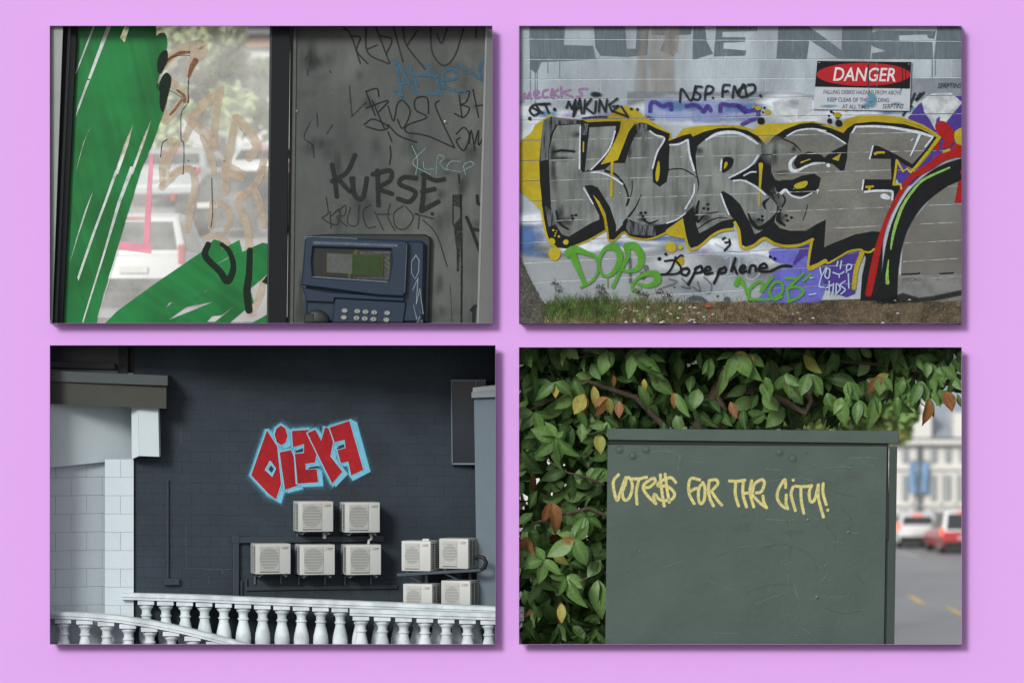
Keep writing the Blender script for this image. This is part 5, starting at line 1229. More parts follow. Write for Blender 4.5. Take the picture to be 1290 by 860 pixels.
branch([(860, 560, .9), (800, 500, .7), (740, 480, .5), (700, 500, .4), (660, 520, .35)], .04, .015)
branch([(840, 700, .9), (790, 660, .6), (740, 640, .4), (700, 650, .3), (668, 660, .25)], .035, .012)
branch([(840, 760, .8), (760, 720, .5), (720, 735, .35), (690, 730, .28)], .028, .01)
branch([(820, 470, .8), (780, 440, .4), (760, 445, .3), (730, 450, .25)], .025, .01)
branch([(760, 610, .5), (735, 600, .35), (715, 595, .28), (690, 580, .25)], .02, .008)
# leaf shapes
def leaf_mb(L, Wd, fold, curl, n=10):
    mb = MB(); vs = []
    for i in range(n+1):
        u = i/n; w = Wd*1.08*math.sin(math.pi*u**.90)**.95*(1-u)**.08 if 0 < u < 1 else .0
        z = -curl*u*u*L; y = L*u*(1-.12*curl*u)
        for j, s in enumerate((-1, -.5, 0, .5, 1)):
            vs.append(Vector((s*w, y, z+abs(s)*w*fold+.012*L*math.sin(u*14+s*2)*abs(s))))
    mb.add(vs, [(i*5+j, i*5+j+1, (i+1)*5+j+1, (i+1)*5+j) for i in range(n) for j in range(4)])
    return mb
def leaf_mat(name, c1, c2, vein, rough=.42):
    m, n, l, b = new_mat(name)
    tc = n.new('ShaderNodeTexCoord'); oi = n.new('ShaderNodeObjectInfo'); geo = n.new('ShaderNodeNewGeometry')
    at = n.new('ShaderNodeAttribute'); at.attribute_name = 'vein'; tn = n.new('ShaderNodeAttribute'); tn.attribute_name = 'tone'
    ad = n.new('ShaderNodeMath'); ad.operation = 'ADD'; l.new(oi.outputs['Random'], ad.inputs[0]); l.new(tn.outputs['Fac'], ad.inputs[1])
    fr_ = n.new('ShaderNodeMath'); fr_.operation = 'FRACT'; l.new(ad.outputs[0], fr_.inputs[0])
    mx = n.new('ShaderNodeMix'); mx.data_type = 'RGBA'; l.new(fr_.outputs[0], mx.inputs[0]); mx.inputs[6].default_value = (*c1, 1); mx.inputs[7].default_value = (*c2, 1)
    nz = n.new('ShaderNodeTexNoise'); nz.inputs['Scale'].default_value = 25; nz.inputs['Detail'].default_value = 4; l.new(geo.outputs['Position'], nz.inputs['Vector'])
    mr = n.new('ShaderNodeMapRange'); mr.inputs[1].default_value = .25; mr.inputs[2].default_value = .75; mr.inputs[3].default_value = .78; mr.inputs[4].default_value = 1.22; l.new(nz.outputs[0], mr.inputs[0])
    vm = n.new('ShaderNodeVectorMath'); vm.operation = 'SCALE'; l.new(mx.outputs[2], vm.inputs[0]); l.new(mr.outputs[0], vm.inputs['Scale'])
    sv = n.new('ShaderNodeAttribute'); sv.attribute_name = 'rib'
    sn = n.new('ShaderNodeMath'); sn.operation = 'SINE'; l.new(sv.outputs['Fac'], sn.inputs[0])
    sr = n.new('ShaderNodeMapRange'); sr.inputs[1].default_value = .72; sr.inputs[2].default_value = 1.0; sr.inputs[4].default_value = .32; l.new(sn.outputs[0], sr.inputs[0])
    mxv = n.new('ShaderNodeMath'); mxv.operation = 'MAXIMUM'; l.new(at.outputs['Fac'], mxv.inputs[0]); l.new(sr.outputs[0], mxv.inputs[1])
    m2 = n.new('ShaderNodeMix'); m2.data_type = 'RGBA'; l.new(mxv.outputs[0], m2.inputs[0]); l.new(vm.outputs[0], m2.inputs[6]); m2.inputs[7].default_value = (*vein, 1)
    nb = n.new('ShaderNodeTexNoise'); nb.inputs['Scale'].default_value = 14; nb.inputs['Detail'].default_value = 5; l.new(geo.outputs['Position'], nb.inputs['Vector'])
    rb = n.new('ShaderNodeMapRange'); rb.inputs[1].default_value = .64; rb.inputs[2].default_value = .72; rb.inputs[4].default_value = .75; l.new(nb.outputs[0], rb.inputs[0])
    m3 = n.new('ShaderNodeMix'); m3.data_type = 'RGBA'; l.new(rb.outputs[0], m3.inputs[0]); l.new(m2.outputs[2], m3.inputs[6]); m3.inputs[7].default_value = (.12, .085, .035, 1); m2 = m3
    l.new(m2.outputs[2], b.inputs['Base Color']); b.inputs['Roughness'].default_value = rough; b.inputs['Specular IOR Level'].default_value = .28
    tr = n.new('ShaderNodeBsdfTranslucent'); l.new(m2.outputs[2], tr.inputs['Color'])
    ms = n.new('ShaderNodeMixShader'); ms.inputs[0].default_value = .22; l.new(b.outputs[0], ms.inputs[1]); l.new(tr.outputs[0], ms.inputs[2])
    l.new(ms.outputs[0], n['Material Output'].inputs['Surface'])
    return m
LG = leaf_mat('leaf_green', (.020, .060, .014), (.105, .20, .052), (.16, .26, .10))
LN = leaf_mat('leaf_front_lit', (.055, .135, .030), (.135, .245, .065), (.19, .30, .11))  # lighter copy of the leaf green: brightness of the front leaves put into colour
LO = leaf_mat('leaf_orange', (.30, .13, .04), (.17, .065, .03), (.30, .18, .07), .55)
LY = leaf_mat('leaf_yellow', (.45, .33, .06), (.26, .30, .07), (.42, .36, .12), .5)
RIB = [(i//5)/10*44-abs((-1, -.5, 0, .5, 1)[i % 5])*7 for i in range(55)]
def leaf_mesh(mb, m):
    me = mesh_of('leaf', mb, m, True, 180)
    a = me.attributes.new('vein', 'FLOAT', 'POINT'); a.data.foreach_set('value', [(.55 if i % 5 == 2 else 0.0) for i in range(len(mb.v))])
    a = me.attributes.new('rib', 'FLOAT', 'POINT'); a.data.foreach_set('value', RIB)
    return me
shapes = [leaf_mb(.32, .074, .22, .30), leaf_mb(.30, .084, .15, .15), leaf_mb(.36, .078, .28, .45), leaf_mb(.28, .072, .12, .55), leaf_mb(.25, .062, .3, .1)]
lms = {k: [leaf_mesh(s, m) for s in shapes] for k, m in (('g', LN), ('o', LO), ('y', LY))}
def leaf_rot(down, az, face):
    """leaf axis mostly hanging: tip direction in the picture plane at angle az from straight down, blade turned by face"""
    tip = Vector((math.sin(az), -math.cos(az)*0-0.0, -math.cos(az))); tip = (tip+Vector((0, down, 0))).normalized()
    nrm = Vector((0, -1, 0)); nrm = (nrm-tip*nrm.dot(tip)).normalized()
    x = tip.cross(nrm).normalized(); m = Matrix((x, tip, nrm)).transposed()
    return (m @ Matrix.Rotation(face, 3, 'Y')).to_euler()
random.seed(21)
HERO = []   # (px of stem, py, az, scale, depth, kind, shape)
# clusters read off the picture: stem point, then leaves fanning out of it
def cluster(px, py, d, leaves):
    for az, sc, k, sh in leaves: HERO.append((px+random.uniform(-2, 2), py+random.uniform(-1.5, 1.5), math.radians(az), sc, d+random.uniform(-.03, .05), k, sh))
cluster(765, 441, .10, [(78+180, .95, 'g', 1), (-12, 1.15, 'g', 1), (25, .8, 'g', 0), (-95, .9, 'g', 0)])
cluster(797, 446, .09, [(-8, 1.2, 'g', 0), (35, 1.3, 'g', 2), (60, .9, 'g', 1), (90, .6, 'g', 3)])
cluster(798, 440, .12, [(40, .5, 'o', 3), (-20, .7, 'g', 1)])
cluster(818, 450, .16, [(28, .95, 'g', 0), (10, .8, 'g', 2), (80, .7, 'g', 0)])
cluster(895, 450, .10, [(5, 1.1, 'g', 1), (-30, .8, 'g', 0)]); cluster(925, 445, .10, [(-15, 1.15, 'g', 0), (40, 1.2, 'g', 2), (75, .8, 'y', 3), (-75, .8, 'g', 1)])
cluster(945, 447, .12, [(20, 1.1, 'g', 2), (50, 1.0, 'g', 0), (-5, .7, 'y', 3)]); cluster(912, 462, .2, [(0, .9, 'g', 2), (30, .6, 'o', 3), (60, .6, 'o', 0)])
cluster(700, 552, .10, [(35, 1.15, 'g', 0), (15, 1.3, 'g', 1), (-15, 1.1, 'g', 2), (-45, 1.25, 'g', 0), (-110, 1.1, 'g', 1), (-80, .9, 'g', 2), (130, .5, 'g', 1), (-150, .8, 'g', 0)])
cluster(672, 520, .16, [(-40, 1.1, 'g', 1), (20, 1.0, 'g', 1), (-90, 1.0, 'g', 0), (70, .9, 'g', 2)])
cluster(763, 532, .13, [(-35, 1.0, 'g', 0), (-80, .8, 'g', 1), (0, .7, 'g', 2)])
cluster(752, 545, .09, [(10, .85, 'y', 1)]); cluster(762, 590, .09, [(-55, 1.0, 'g', 1), (-20, .8, 'g', 0)])
cluster(724, 680, .09, [(-60, 1.2, 'g', 1), (25, 1.15, 'g', 0), (-120, .9, 'g', 1), (130, .8, 'g', 1), (-95, .8, 'o', 1), (60, .6, 'g', 3), (175, .7, 'g', 2)])
cluster(685, 705, .09, [(-8, 1.2, 'g', 1), (-80, 1.0, 'g', 0), (55, .8, 'g', 2), (-150, .8, 'g', 1)])
cluster(713, 726, .09, [(20, 1.3, 'g', 0), (50, .9, 'g', 1), (-10, .8, 'g', 2), (75, .7, 'g', 2), (-70, .7, 'g', 2)])
cluster(740, 650, .14, [(-30, .9, 'g', 1), (10, .9, 'g', 0), (-110, .9, 'g', 1), (60, .8, 'g', 0)]); cluster(756, 705, .12, [(-40, 1.0, 'g', 1), (10, .9, 'g', 2)]); cluster(754, 730, .12, [(0, 1.2, 'g', 2), (25, 1.2, 'g', 0)])
cluster(706, 759, .16, [(0, .9, 'y', 3), (3, .9, 'o', 0)]); cluster(664, 676, .10, [(15, .8, 'o', 1), (-20, .7, 'o', 0)]); cluster(668, 697, .10, [(85+180, 1.0, 'g', 0)])
cluster(694, 632, .2, [(20, 1.0, 'o', 2), (-15, .9, 'o', 0)]); cluster(735, 495, .2, [(-25, 1.1, 'y', 1), (-5, .9, 'o', 3)]); cluster(765, 500, .2, [(-25, 1.0, 'o', 3), (-60, .8, 'o', 0), (15, .7, 'y', 1)]); cluster(778, 505, .2, [(0, .7, 'o', 1), (40, .8, 'g', 0)])
cluster(775, 473, .2, [(5, .6, 'o', 1)]); cluster(812, 478, .22, [(0, .6, 'y', 3)]); cluster(851, 495, .2, [(0, .7, 'o', 0), (20, .9, 'g', 2)]); cluster(918, 505, .2, [(20, .7, 'o', 0)]); cluster(700, 480, .22, [(0, .8, 'y', 0), (-50, .9, 'g', 2), (60, .9, 'g', 0)])
cluster(660, 440, .12, [(-10, .7, 'o', 3), (20, .9, 'g', 1)]); cluster(716, 440, .15, [(10, .6, 'y', 4), (45, .7, 'g', 1), (-30, .9, 'g', 1)])
for px, py, azs in ((1155, 448, (-15, 20, 60)), (1168, 455, (0, 30)), (1175, 470, (5, 35, 75)), (1160, 480, (-20, 10)), (1140, 478, (0, -30)), (1185, 462, (15, 50)), (1198, 455, (10, 60)), (1200, 475, (5, 30)), (1170, 500, (0, 12)), (1178, 490, (45, 15)), (1150, 490, (-10, 25)), (1130, 500, (-20, 15)), (1190, 492, (20, 40)), (1206, 495, (10,)), (1100, 500, (0, 25)), (1082, 505, (-10, 20)), (1060, 500, (5, -30)), (1042, 495, (10, 40)), (1070, 480, (0, 30)), (1110, 475, (0, 45, -40)), (1020, 470, (-20, 30)), (990, 470, (-30, 10, 50)), (965, 475, (0, 30)), (1205, 445, (80, 40))):
    cluster(px, py, .22, [(a, random.uniform(.75, 1.1), 'g' if random.random() < .93 else 'o', random.randrange(5)) for a in azs])
while len(HERO) < 205:
    if random.random() < .5: px, py = random.uniform(656, 762), random.uniform(440, 790)
    else: px, py = random.uniform(656, 1130), random.uniform(437, 505)
    HERO.append((px, py, math.radians(random.gauss(0, 50)), random.uniform(.7, 1.1), random.uniform(.3, .7), 'g' if random.random() < .95 else random.choice('oy'), random.randrange(5)))
inv4 = WM[tree4].inverted()
top_lim = P(0, 436).z
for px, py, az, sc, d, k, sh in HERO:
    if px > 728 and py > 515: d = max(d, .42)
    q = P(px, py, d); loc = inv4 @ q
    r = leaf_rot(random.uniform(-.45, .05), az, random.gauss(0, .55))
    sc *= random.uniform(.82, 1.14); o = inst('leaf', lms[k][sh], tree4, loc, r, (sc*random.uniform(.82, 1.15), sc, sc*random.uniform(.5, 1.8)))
# the mass of leaves behind
def mass(n, fn, name, m, scr=(.8, 1.25), tilt=1.0):
    V = []; F = []; VE = []; TO = []
    for _ in range(n):
        pos, az = fn(); s = shapes[random.randrange(5)]; sc = random.uniform(*scr)
        mtx = Matrix.Translation(pos) @ leaf_rot(random.uniform(-.6, .5), az, random.gauss(0, .8*tilt)).to_matrix().to_4x4() @ Matrix.Scale(sc, 4)
        o = len(V); V += [mtx @ v for v in s.v]; F += [tuple(i+o for i in f) for f in s.f]; VE += [(.55 if i % 5 == 2 else 0) for i in range(len(s.v))]; TO += [random.random()]*len(s.v)
    mb = MB().add(V, F); ob = obj(name, mb, m, tree4, smooth=True, angle=180)
    a = ob.data.attributes.new('vein', 'FLOAT', 'POINT'); a.data.foreach_set('value', VE)
    a = ob.data.attributes.new('rib', 'FLOAT', 'POINT'); a.data.foreach_set('value', RIB*n)
    a = ob.data.attributes.new('tone', 'FLOAT', 'POINT'); a.data.foreach_set('value', TO)
    ob['kind'] = 'stuff'; return ob
def f_left():
    d = random.uniform(.7, 2.6); py = random.uniform(415, 840); return P(random.uniform(642 if d > 1.15 and py > 530 else 666, 800), py, d), random.gauss(0, .9)
def f_top():
    d = random.uniform(.7, 2.6); x = random.uniform(662, 1165)
    lim = 562 if x < 960 else (545-(x-960)*.14 if x < 1080 else 528-(x-1080)*.55)
    return P(x, random.uniform(405, lim-22), d), random.gauss(0, .8)
def f_tip():
    return P(random.uniform(1120, 1215), 430+random.random()**1.6*62, random.uniform(.3, .9)), random.gauss(0, .7)
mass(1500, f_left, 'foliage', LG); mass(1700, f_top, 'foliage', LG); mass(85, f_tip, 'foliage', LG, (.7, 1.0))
mass(45, f_left, 'foliage', LO, (.6, 1)); mass(45, f_top, 'foliage', LO, (.5, .9))

# ================================================================ the street far behind (real size)
GZ = 0.0
asph = mat('asphalt', (.27, .28, .29), rough=.5, spec=.6, var=.12, scale=.8, bump=.1, bscale=8, col2=(.31, .32, .33), scale2=.08)
def PG(px, py):
    """point of the level street seen at px, py"""
    k = H/((py-430)/100.0)*100.0/100.0; dist = D*k
    return Vector(((px-645)/100.0*k, dist-D, 0.0))
mb = MB(); mb.add([(-2, 40, .02), (90, 40, .02), (90, 420, .02), (-2, 420, .02)], [(0, 1, 2, 3)]); struct('road', mb, asph)
ylw = mat('road_paint_yellow', (.85, .58, .2), rough=.7, var=.1); wht = mat('road_paint_white', C(206, 210, 210), rough=.7, var=.1)
roadm = bpy.data.objects['road']
for (x0, y0, x1, y1) in ((1147, 753.5, 1161, 757.5), (1197, 768.5, 1214, 774)):
    a, b = PG(x0, y0), PG(x1, y1); a.z = b.z = .026; w = Vector((0, 2.6, 0)); obj('lane_dash', MB().add([a-w, b-w, b+w, a+w], [(0, 1, 2, 3)]), ylw, roadm)
a, b = PG(1131, 696), PG(1158, 701); a.z = b.z = .026; w = Vector((0, 1.5, 0)); obj('lane_dash', MB().add([a-w, b-w, b+w, a+w], [(0, 1, 2, 3)]), wht, roadm)
# ---------------------------------------------------------------- cars (length along +y, seen from the rear at y = 0)
tyre_m = mat('tyre', (.02, .02, .021), rough=.85); glass_m = mat('car_glass', (.03, .035, .04), rough=.08, spec=.9, var=.2)
tail_m = mat('tail_lamp', (.42, .05, .05), rough=.25, spec=.6, var=.1); trim_m = mat('car_trim', (.03, .03, .032), rough=.6); rim_m = mat('wheel_rim', (.35, .36, .37), metal=.7, rough=.35)
lit_m = mat('tail_lamp_lit', (.8, .10, .06), rough=.3); lit_m.node_tree.nodes['Principled BSDF'].inputs['Emission Color'].default_value = (1, .16, .06, 1); lit_m.node_tree.nodes['Principled BSDF'].inputs['Emission Strength'].default_value = .5
plate_m = mat('plate', (.6, .6, .58), rough=.5)
def car(label, loc, rz, body, W=1.82, L=4.6, Hh=1.68, suv=True, cabin=None, lit=False):
    t = thing('parked_car', label, 'car', loc, rz)
    cab0 = .10 if suv else .55
    low = [(0, .42), (-.0, .55), (.03, .95), (.10, 1.0), (L*.62, 1.02), (L*.97, .82), (L, .6), (L-.04, .32), (.08, .30)]
    def extr(prof, wf, name, m, par=t, sm=True):
        bm = bmesh.new(); cols = []
        xs = (-1, -.92, .92, 1)
        for x in xs:
            edge = abs(x) == 1
            cols.append([bm.verts.new((wf(z)*x, y+(0 if not edge else (.05 if y < L/2 else -.05)), z)) for y, z in prof])
        n = len(prof)
        for a, b in zip(cols, cols[1:]):
            for i in range(n): bm.faces.new((a[i], b[i], b[(i+1) % n], a[(i+1) % n]))
        bm.faces.new(cols[0]); bm.faces.new(list(reversed(cols[-1])))
        bmesh.ops.recalc_face_normals(bm, faces=bm.faces[:])
        return obj(name, MB().bm(bm), m, par, local=True, smooth=sm, angle=40)
    b = extr(low, lambda z: W/2*(1-.05*max(0, (z-.8))), 'body', body)
    r0, r1, r2, r3 = cab0, cab0+.35*(1 if not suv else .7), L*.50, L*.68
    top = [(r0, .98), (r1, Hh-.08), (r1+.25, Hh), (r2, Hh-.02), (r3, 1.0)]
    extr(top, lambda z: W/2*(1.0-.20*max(0, z-.98)/(Hh-.98)-.02), 'cabin', cabin or body)
    # glazing panels set into the cabin
    def gl(pts, name='window'):
        mb = MB().add([Vector(p) for p in pts], [tuple(range(len(pts)))]); obj(name, mb, glass_m, t, local=True)
    def cw(z): return W/2*(1.0-.20*max(0, z-.98)/(Hh-.98)-.02)
    y_at = lambda z: r0+(r1-r0)*(z-.98)/(Hh-.08-.98)
    za, zb_ = 1.08, Hh-.16
    gl([(-cw(za)*.86, y_at(za)-.012, za), (cw(za)*.86, y_at(za)-.012, za), (cw(zb_)*.86, y_at(zb_)-.012, zb_), (-cw(zb_)*.86, y_at(zb_)-.012, zb_)], 'rear_window')
    for s in (-1, 1):
        gl([(s*(cw(1.06)+.012), r0+.35, 1.06), (s*(cw(1.06)+.012), r3-.35, 1.06), (s*(cw(Hh-.14)+.012), r2-.1, Hh-.14), (s*(cw(Hh-.14)+.012), r1+.25, Hh-.14)])
        lp = MB().bbox(s*W/2*.97-.11, s*W/2*.97+.012, -.02, .22, .82, 1.0 if not suv else 1.18, .03); obj('tail_lamp', lp, lit_m if lit else tail_m, t, local=True)
        for yy in (L*.17, L*.81):
            w = MB(); c = Vector((s*(W/2-.11), yy, .34)); w.tube([c-Vector((.11, 0, 0)), c+Vector((.11, 0, 0))], .34, 20); wh = obj('wheel', w, tyre_m, t, local=True)
            w = MB(); w.tube([c+Vector((s*.10, 0, 0)), c+Vector((s*.118, 0, 0))], .22, 16); obj('rim', w, rim_m, wh, local=True)
    obj('bumper', MB().bbox(-W/2*.96, W/2*.96, -.09, .25, .33, .56, .05), body if not suv else trim_m, t, local=True)
    obj('lower_trim', MB().bbox(-W/2*.94, W/2*.94, -.06, .25, .22, .36, .03), trim_m, t, local=True)
    obj('number_plate', MB().box(-.26, .26, -.05, -.02, .66, .78), plate_m, t, local=True)
    obj('brake_lamp', MB().box(-.25, .25, y_at(Hh-.1)-.05, y_at(Hh-.1)+.02, Hh-.12, Hh-.07), lit_m if lit else tail_m, t, local=True)
    return t
def paint_car(name, c): return mat(name, c, rough=.28, var=.03, spec=.6, coat=.4)
cw_ = paint_car('car_white', (.72, .73, .74)); cr_ = paint_car('car_red', (.42, .02, .03)); cd_ = paint_car('car_dark', (.035, .038, .042)); cs_ = paint_car('car_silver', (.42, .44, .46))
c1 = PG(1157, 691); car('white car with red tail lights on the street behind the cabinet', (c1.x, c1.y, .02), math.radians(4), cw_, suv=True, Hh=1.62, lit=True)
c2 = PG(1214, 698); car('red car with a white cabin at the picture edge on the street behind the cabinet', (c2.x, c2.y, .02), math.radians(6), cr_, suv=True, Hh=1.95, W=1.9, cabin=cw_, lit=True)
# ---------------------------------------------------------------- pale classical building
BD = 172.0
def XB(px): return (px-645)/100*(D+BD)/D
def ZB(py): return H+(430-py)/100*(D+BD)/D
pb_m = mat('pale_stone', C(236, 234, 228), rough=.85, var=.06, scale=.6); slate = mat('slate_roof', C(168, 178, 190), rough=.6, var=.08, scale=.8); pane_m = mat('far_pane', C(150, 158, 165), rough=.3, var=.2)
bld = thing('classical_building', 'pale stone building with cornices, tall windows and grey slate roof beyond the street', 'building', (XB(1180), BD, 0))
x0, x1 = XB(660), XB(1500)
obj('wall', MB().box(x0, x1, BD, BD+20, 0, ZB(556)), pb_m, bld)
for py, h, o in ((553, 6, .5), (588, 3, .2), (634, 3, .2)):
    obj('cornice', MB().box(x0-.5, x1+.5, BD-o, BD+.01, ZB(py+h), ZB(py)), pb_m, bld)
roof = MB(); ze, zr_ = ZB(551), ZB(505); roof.add([(x0+2, BD-.5, ze), (x1, BD-.5, ze), (x1, BD+10, zr_+2), (XB(1170), BD+10, zr_), (x0+2, BD+20, ze), (x1, BD+20, ze)], [(0, 1, 2, 3), (0, 3, 4), (3, 2, 5, 4), (1, 5, 2)]); ro4 = obj('roof', roof, slate, bld)
obj('gable', MB().box(XB(1150), XB(1172), BD-.6, BD+3, ze, ZB(516)), pb_m, bld); obj('gable_cap', MB().add([(XB(1148), BD-.8, ZB(517)), (XB(1174), BD-.8, ZB(517)), (XB(1161), BD-.8, ZB(506)), (XB(1148), BD+3, ZB(517)), (XB(1174), BD+3, ZB(517)), (XB(1161), BD+3, ZB(506))], [(0, 1, 2), (5, 4, 3), (0, 3, 4, 1), (1, 4, 5, 2), (2, 5, 3, 0)]), pb_m, bld)
obj('dormer', MB().box(XB(1200), XB(1222), BD-.4, BD+4, ze, ZB(520)), pb_m, bld)
for row, (ya, yb) in enumerate(((563, 582), (598, 630), (642, 676))):
    for px in (960, 996, 1032, 1068, 1104, 1122, 1140, 1158, 1176, 1194, 1212, 1230, 1260, 1290, 1320):
        w = obj('window', MB().box(XB(px-3.6), XB(px+3.6), BD-.12, BD+.05, ZB(yb), ZB(ya)), pane_m, bld)
        obj('frame', MB().box(XB(px-.4), XB(px+.4), BD-.2, BD-.12, ZB(yb), ZB(ya)), pb_m, w)
for px in (1149, 1185, 1203): obj('pilaster', MB().box(XB(px-1.6), XB(px+1.6), BD-.2, BD+.01, ZB(683), ZB(595)), pb_m, bld)
obj('plinth', MB().box(x0, x1, BD-.6, BD+.01, 0, ZB(684)), mat('plinth', C(176, 174, 168), var=.06), bld)
# lamp post with two pale blue banners
lp = PG(1158, 676); LS = (D+lp.y)/D/100
post = thing('lamp_post', 'slender grey street post carrying two pale blue banners', 'lamp post', (lp.x, lp.y, 0))
def zl(py): return H+(430-py)*LS
obj('pole', MB().tube([(lp.x, lp.y, 0), (lp.x, lp.y, zl(540))], [.12, .07], 8), mat('post_grey', C(120, 124, 126)), post)
for s in (-1, 1): obj('banner_arm', MB().tube([(lp.x, lp.y, zl(580)), (lp.x+s*13*LS, lp.y, zl(580))], .04, 6), mat('post_grey', C(120, 124, 126)), post)
obj('lamp_head', MB().bbox(lp.x-.5, lp.x+.5, lp.y-.25, lp.y+.25, zl(540), zl(536), .05), mat('post_grey', C(120, 124, 126)), post)
for s in (-1, 1):
    mb = MB(); xa, xb = lp.x+s*2*LS, lp.x+s*12.5*LS; n = 10; vs = []
    for i in range(n+1):
        for j in range(5): vs.append(Vector((xa+(xb-xa)*j/4, lp.y+.12*math.sin(j*1.4+i*.3), zl(582)+(zl(621)-zl(582))*i/n)))
    mb.add(vs, [(i*5+j, i*5+j+1, (i+1)*5+j+1, (i+1)*5+j) for i in range(n) for j in range(4)])
    tag(obj('street_banner', mb, mat('banner_blue', C(140, 178, 214), rough=.8, var=.15, scale=.8), smooth=True), 'pale blue banner on the %s side of the street post' % ('cabinet' if s < 0 else 'far'), 'banner', 'blue banners on the post')
# ---------------------------------------------------------------- soft trees
def soft_tree(name, label, base, h, rad, cz, n, cols, trunk_r=.25, lean=0, leaf=.35, group=None, squash=.8):
    t = thing(name, label, 'tree', base, group=group); b = Vector(base)
    top = b+Vector((lean, 0, h))
    mb = MB().tube([b, b+Vector((lean*.3, 0, h*.35)), b+Vector((lean*.6, .1, h*.7)), top], [trunk_r, trunk_r*.8, trunk_r*.5, trunk_r*.15], 8)
    for k in range(7):
        a = k*2.4; s0 = b+Vector((lean*.4, 0, h*(.38+.06*k))); mb.tube([s0, s0+Vector((math.cos(a)*rad*.45, math.sin(a)*rad*.45, rad*.3)), s0+Vector((math.cos(a)*rad*.8, math.sin(a)*rad*.8, rad*.45))], [trunk_r*.4, trunk_r*.25, trunk_r*.08], 6)
    obj('trunk', mb, bark4, t, smooth=True)
    cl = [(Vector((random.gauss(0, .45)*rad, random.gauss(0, .45)*rad, random.gauss(0, .42)*rad*squash)), random.uniform(.25, .5)*rad) for _ in range(26)]
    for ci, (m, share) in enumerate(cols):
        mb = MB()
        for _ in range(int(n*share)):
            c, r = random.choice(cl); v = Vector((random.gauss(0, 1), random.gauss(0, 1), random.gauss(0, 1))).normalized()*r*random.random()**.4
            p = b+Vector((lean*.8, 0, cz))+c+v; s = leaf*random.uniform(.6, 1.3)
            u = Vector((random.gauss(0, 1), random.gauss(0, 1), random.gauss(0, 1))).normalized(); w = u.cross(Vector((random.gauss(0, 1), random.gauss(0, 1), random.gauss(0, 1)))).normalized()
            mb.add([p-u*s, p+w*s*.45, p+u*s, p-w*s*.45], [(0, 1, 2, 3)])
        obj('crown', mb, m, t)
    return t
def foli(name, c, c2):
    return mat(name, c, rough=.6, var=.35, scale=1.5, col2=c2, scale2=.5)
fg1 = foli('foliage_mid', (.13, .22, .06), (.20, .25, .07)); fg2 = foli('foliage_olive', (.26, .23, .07), (.2, .18, .06)); fg3 = foli('foliage_pale', (.42, .54, .24), (.54, .56, .30)); fg4 = foli('foliage_grey', (.36, .44, .24), (.50, .50, .36))
random.seed(5)
q = PG(1085, 700); k4 = (D+95)/D/100
soft_tree('street_tree', 'yellow-green street tree showing above the cabinet corner', ((1082-645)*k4, 95, 0), H+(430-505)*k4, 1.25, H+(430-537)*k4, 4200, [(fg1, .65), (fg2, .35)], leaf=.17, squash=.5)
k5 = (D+42)/D/100
fg5 = foli('foliage_fresh', (.16, .27, .08), (.22, .28, .09))
soft_tree('street_tree', 'fresh green blurred tree just above the cabinet lid', ((1035-645)*k5, 42, 0), H+(430-470)*k5, 1.35, H+(430-515)*k5, 5200, [(fg5, .7), (fg1, .3)], leaf=.16, squash=.5)
# ================================================================ telephone booth
PD = .14           # depth of the booth's back panel
booth = thing('phone_booth', 'weathered phone booth interior with steel back panel and black framed side window', 'phone booth', P(340, 411, PD))
steel_m = mat('booth_steel', C(72, 77, 75), rough=.55, var=.28, scale=3.2, metal=.0, bump=.06, bscale=80, spec=.3, col2=C(90, 94, 90), scale2=.9, stretch=(1, 1, .5))
blackf = mat('booth_frame', C(20, 24, 27), rough=.5, var=.12, scale=5, spec=.15, stretch=(1, 1, .1))
alu = mat('booth_aluminium', C(108, 112, 110), rough=.4, var=.10, scale=4, metal=.3, stretch=(1, 1, .15))
mb = MB(); prism(mb, [(366, 20), (640, 20), (640, 411), (362, 411)], PD, PD+.03); panel = obj('back_panel', mb, steel_m, booth)
mb = MB(); prism(mb, [(343, 20), (366, 20), (361, 411), (338, 411)], PD-.10, PD+.02, bev=.008); obj('window_frame', mb, blackf, booth, label='black upright between the window and the steel panel')
mb = MB(); prism(mb, [(340, 20), (344.5, 20), (340.5, 411), (336, 411)], PD-.08, PD+.02, bev=.004); obj('window_gasket', mb, mat('gasket', C(44, 52, 58), rough=.35), booth)
mb = MB(); prism(mb, [(369.5, 20), (374, 20), (369.5, 411), (364.5, 411)], PD-.02, PD+.001, bev=.004); obj('edge_strip', mb, mat('dull_strip', C(76, 80, 76), rough=.5, var=.2, scale=10), booth)
mb = MB(); prism(mb, [(614.2, 20), (640, 20), (640, 411), (602, 411)], PD-.05, PD-.002, bev=.004); obj('jamb', mb, alu, booth, label='bare grey aluminium jamb at the edge of the steel panel')
mb = MB(); prism(mb, [(612, 20), (614.8, 20), (603.5, 411), (600.5, 411)], PD-.055, PD-.001, bev=.003); obj('jamb_lip', mb, mat('jamb_lip', C(134, 140, 140), rough=.35), booth)
mb = MB(); prism(mb, [(63.3, 33.4), (79.5, 33.4), (66, 406.6), (63.3, 406.6)], -.12, PD+.02, bev=.004); obj('side_panel', mb, mat('side_grey', C(150, 156, 154), rough=.6, var=.1, scale=2), booth)
mb = MB(); prism(mb, [(78.5, 20), (98.5, 20), (79.5, 411), (60, 411)], PD-.09, PD+.02, bev=.012); fr1 = obj('window_frame', mb, blackf, booth, label='black upright at the outer side of the window')
mb = MB(); prism(mb, [(86, 20), (90, 20), (72, 411), (68, 411)], PD-.096, PD-.08, bev=.004); obj('frame_groove', mb, mat('frame_light', C(46, 54, 60), rough=.3), fr1)
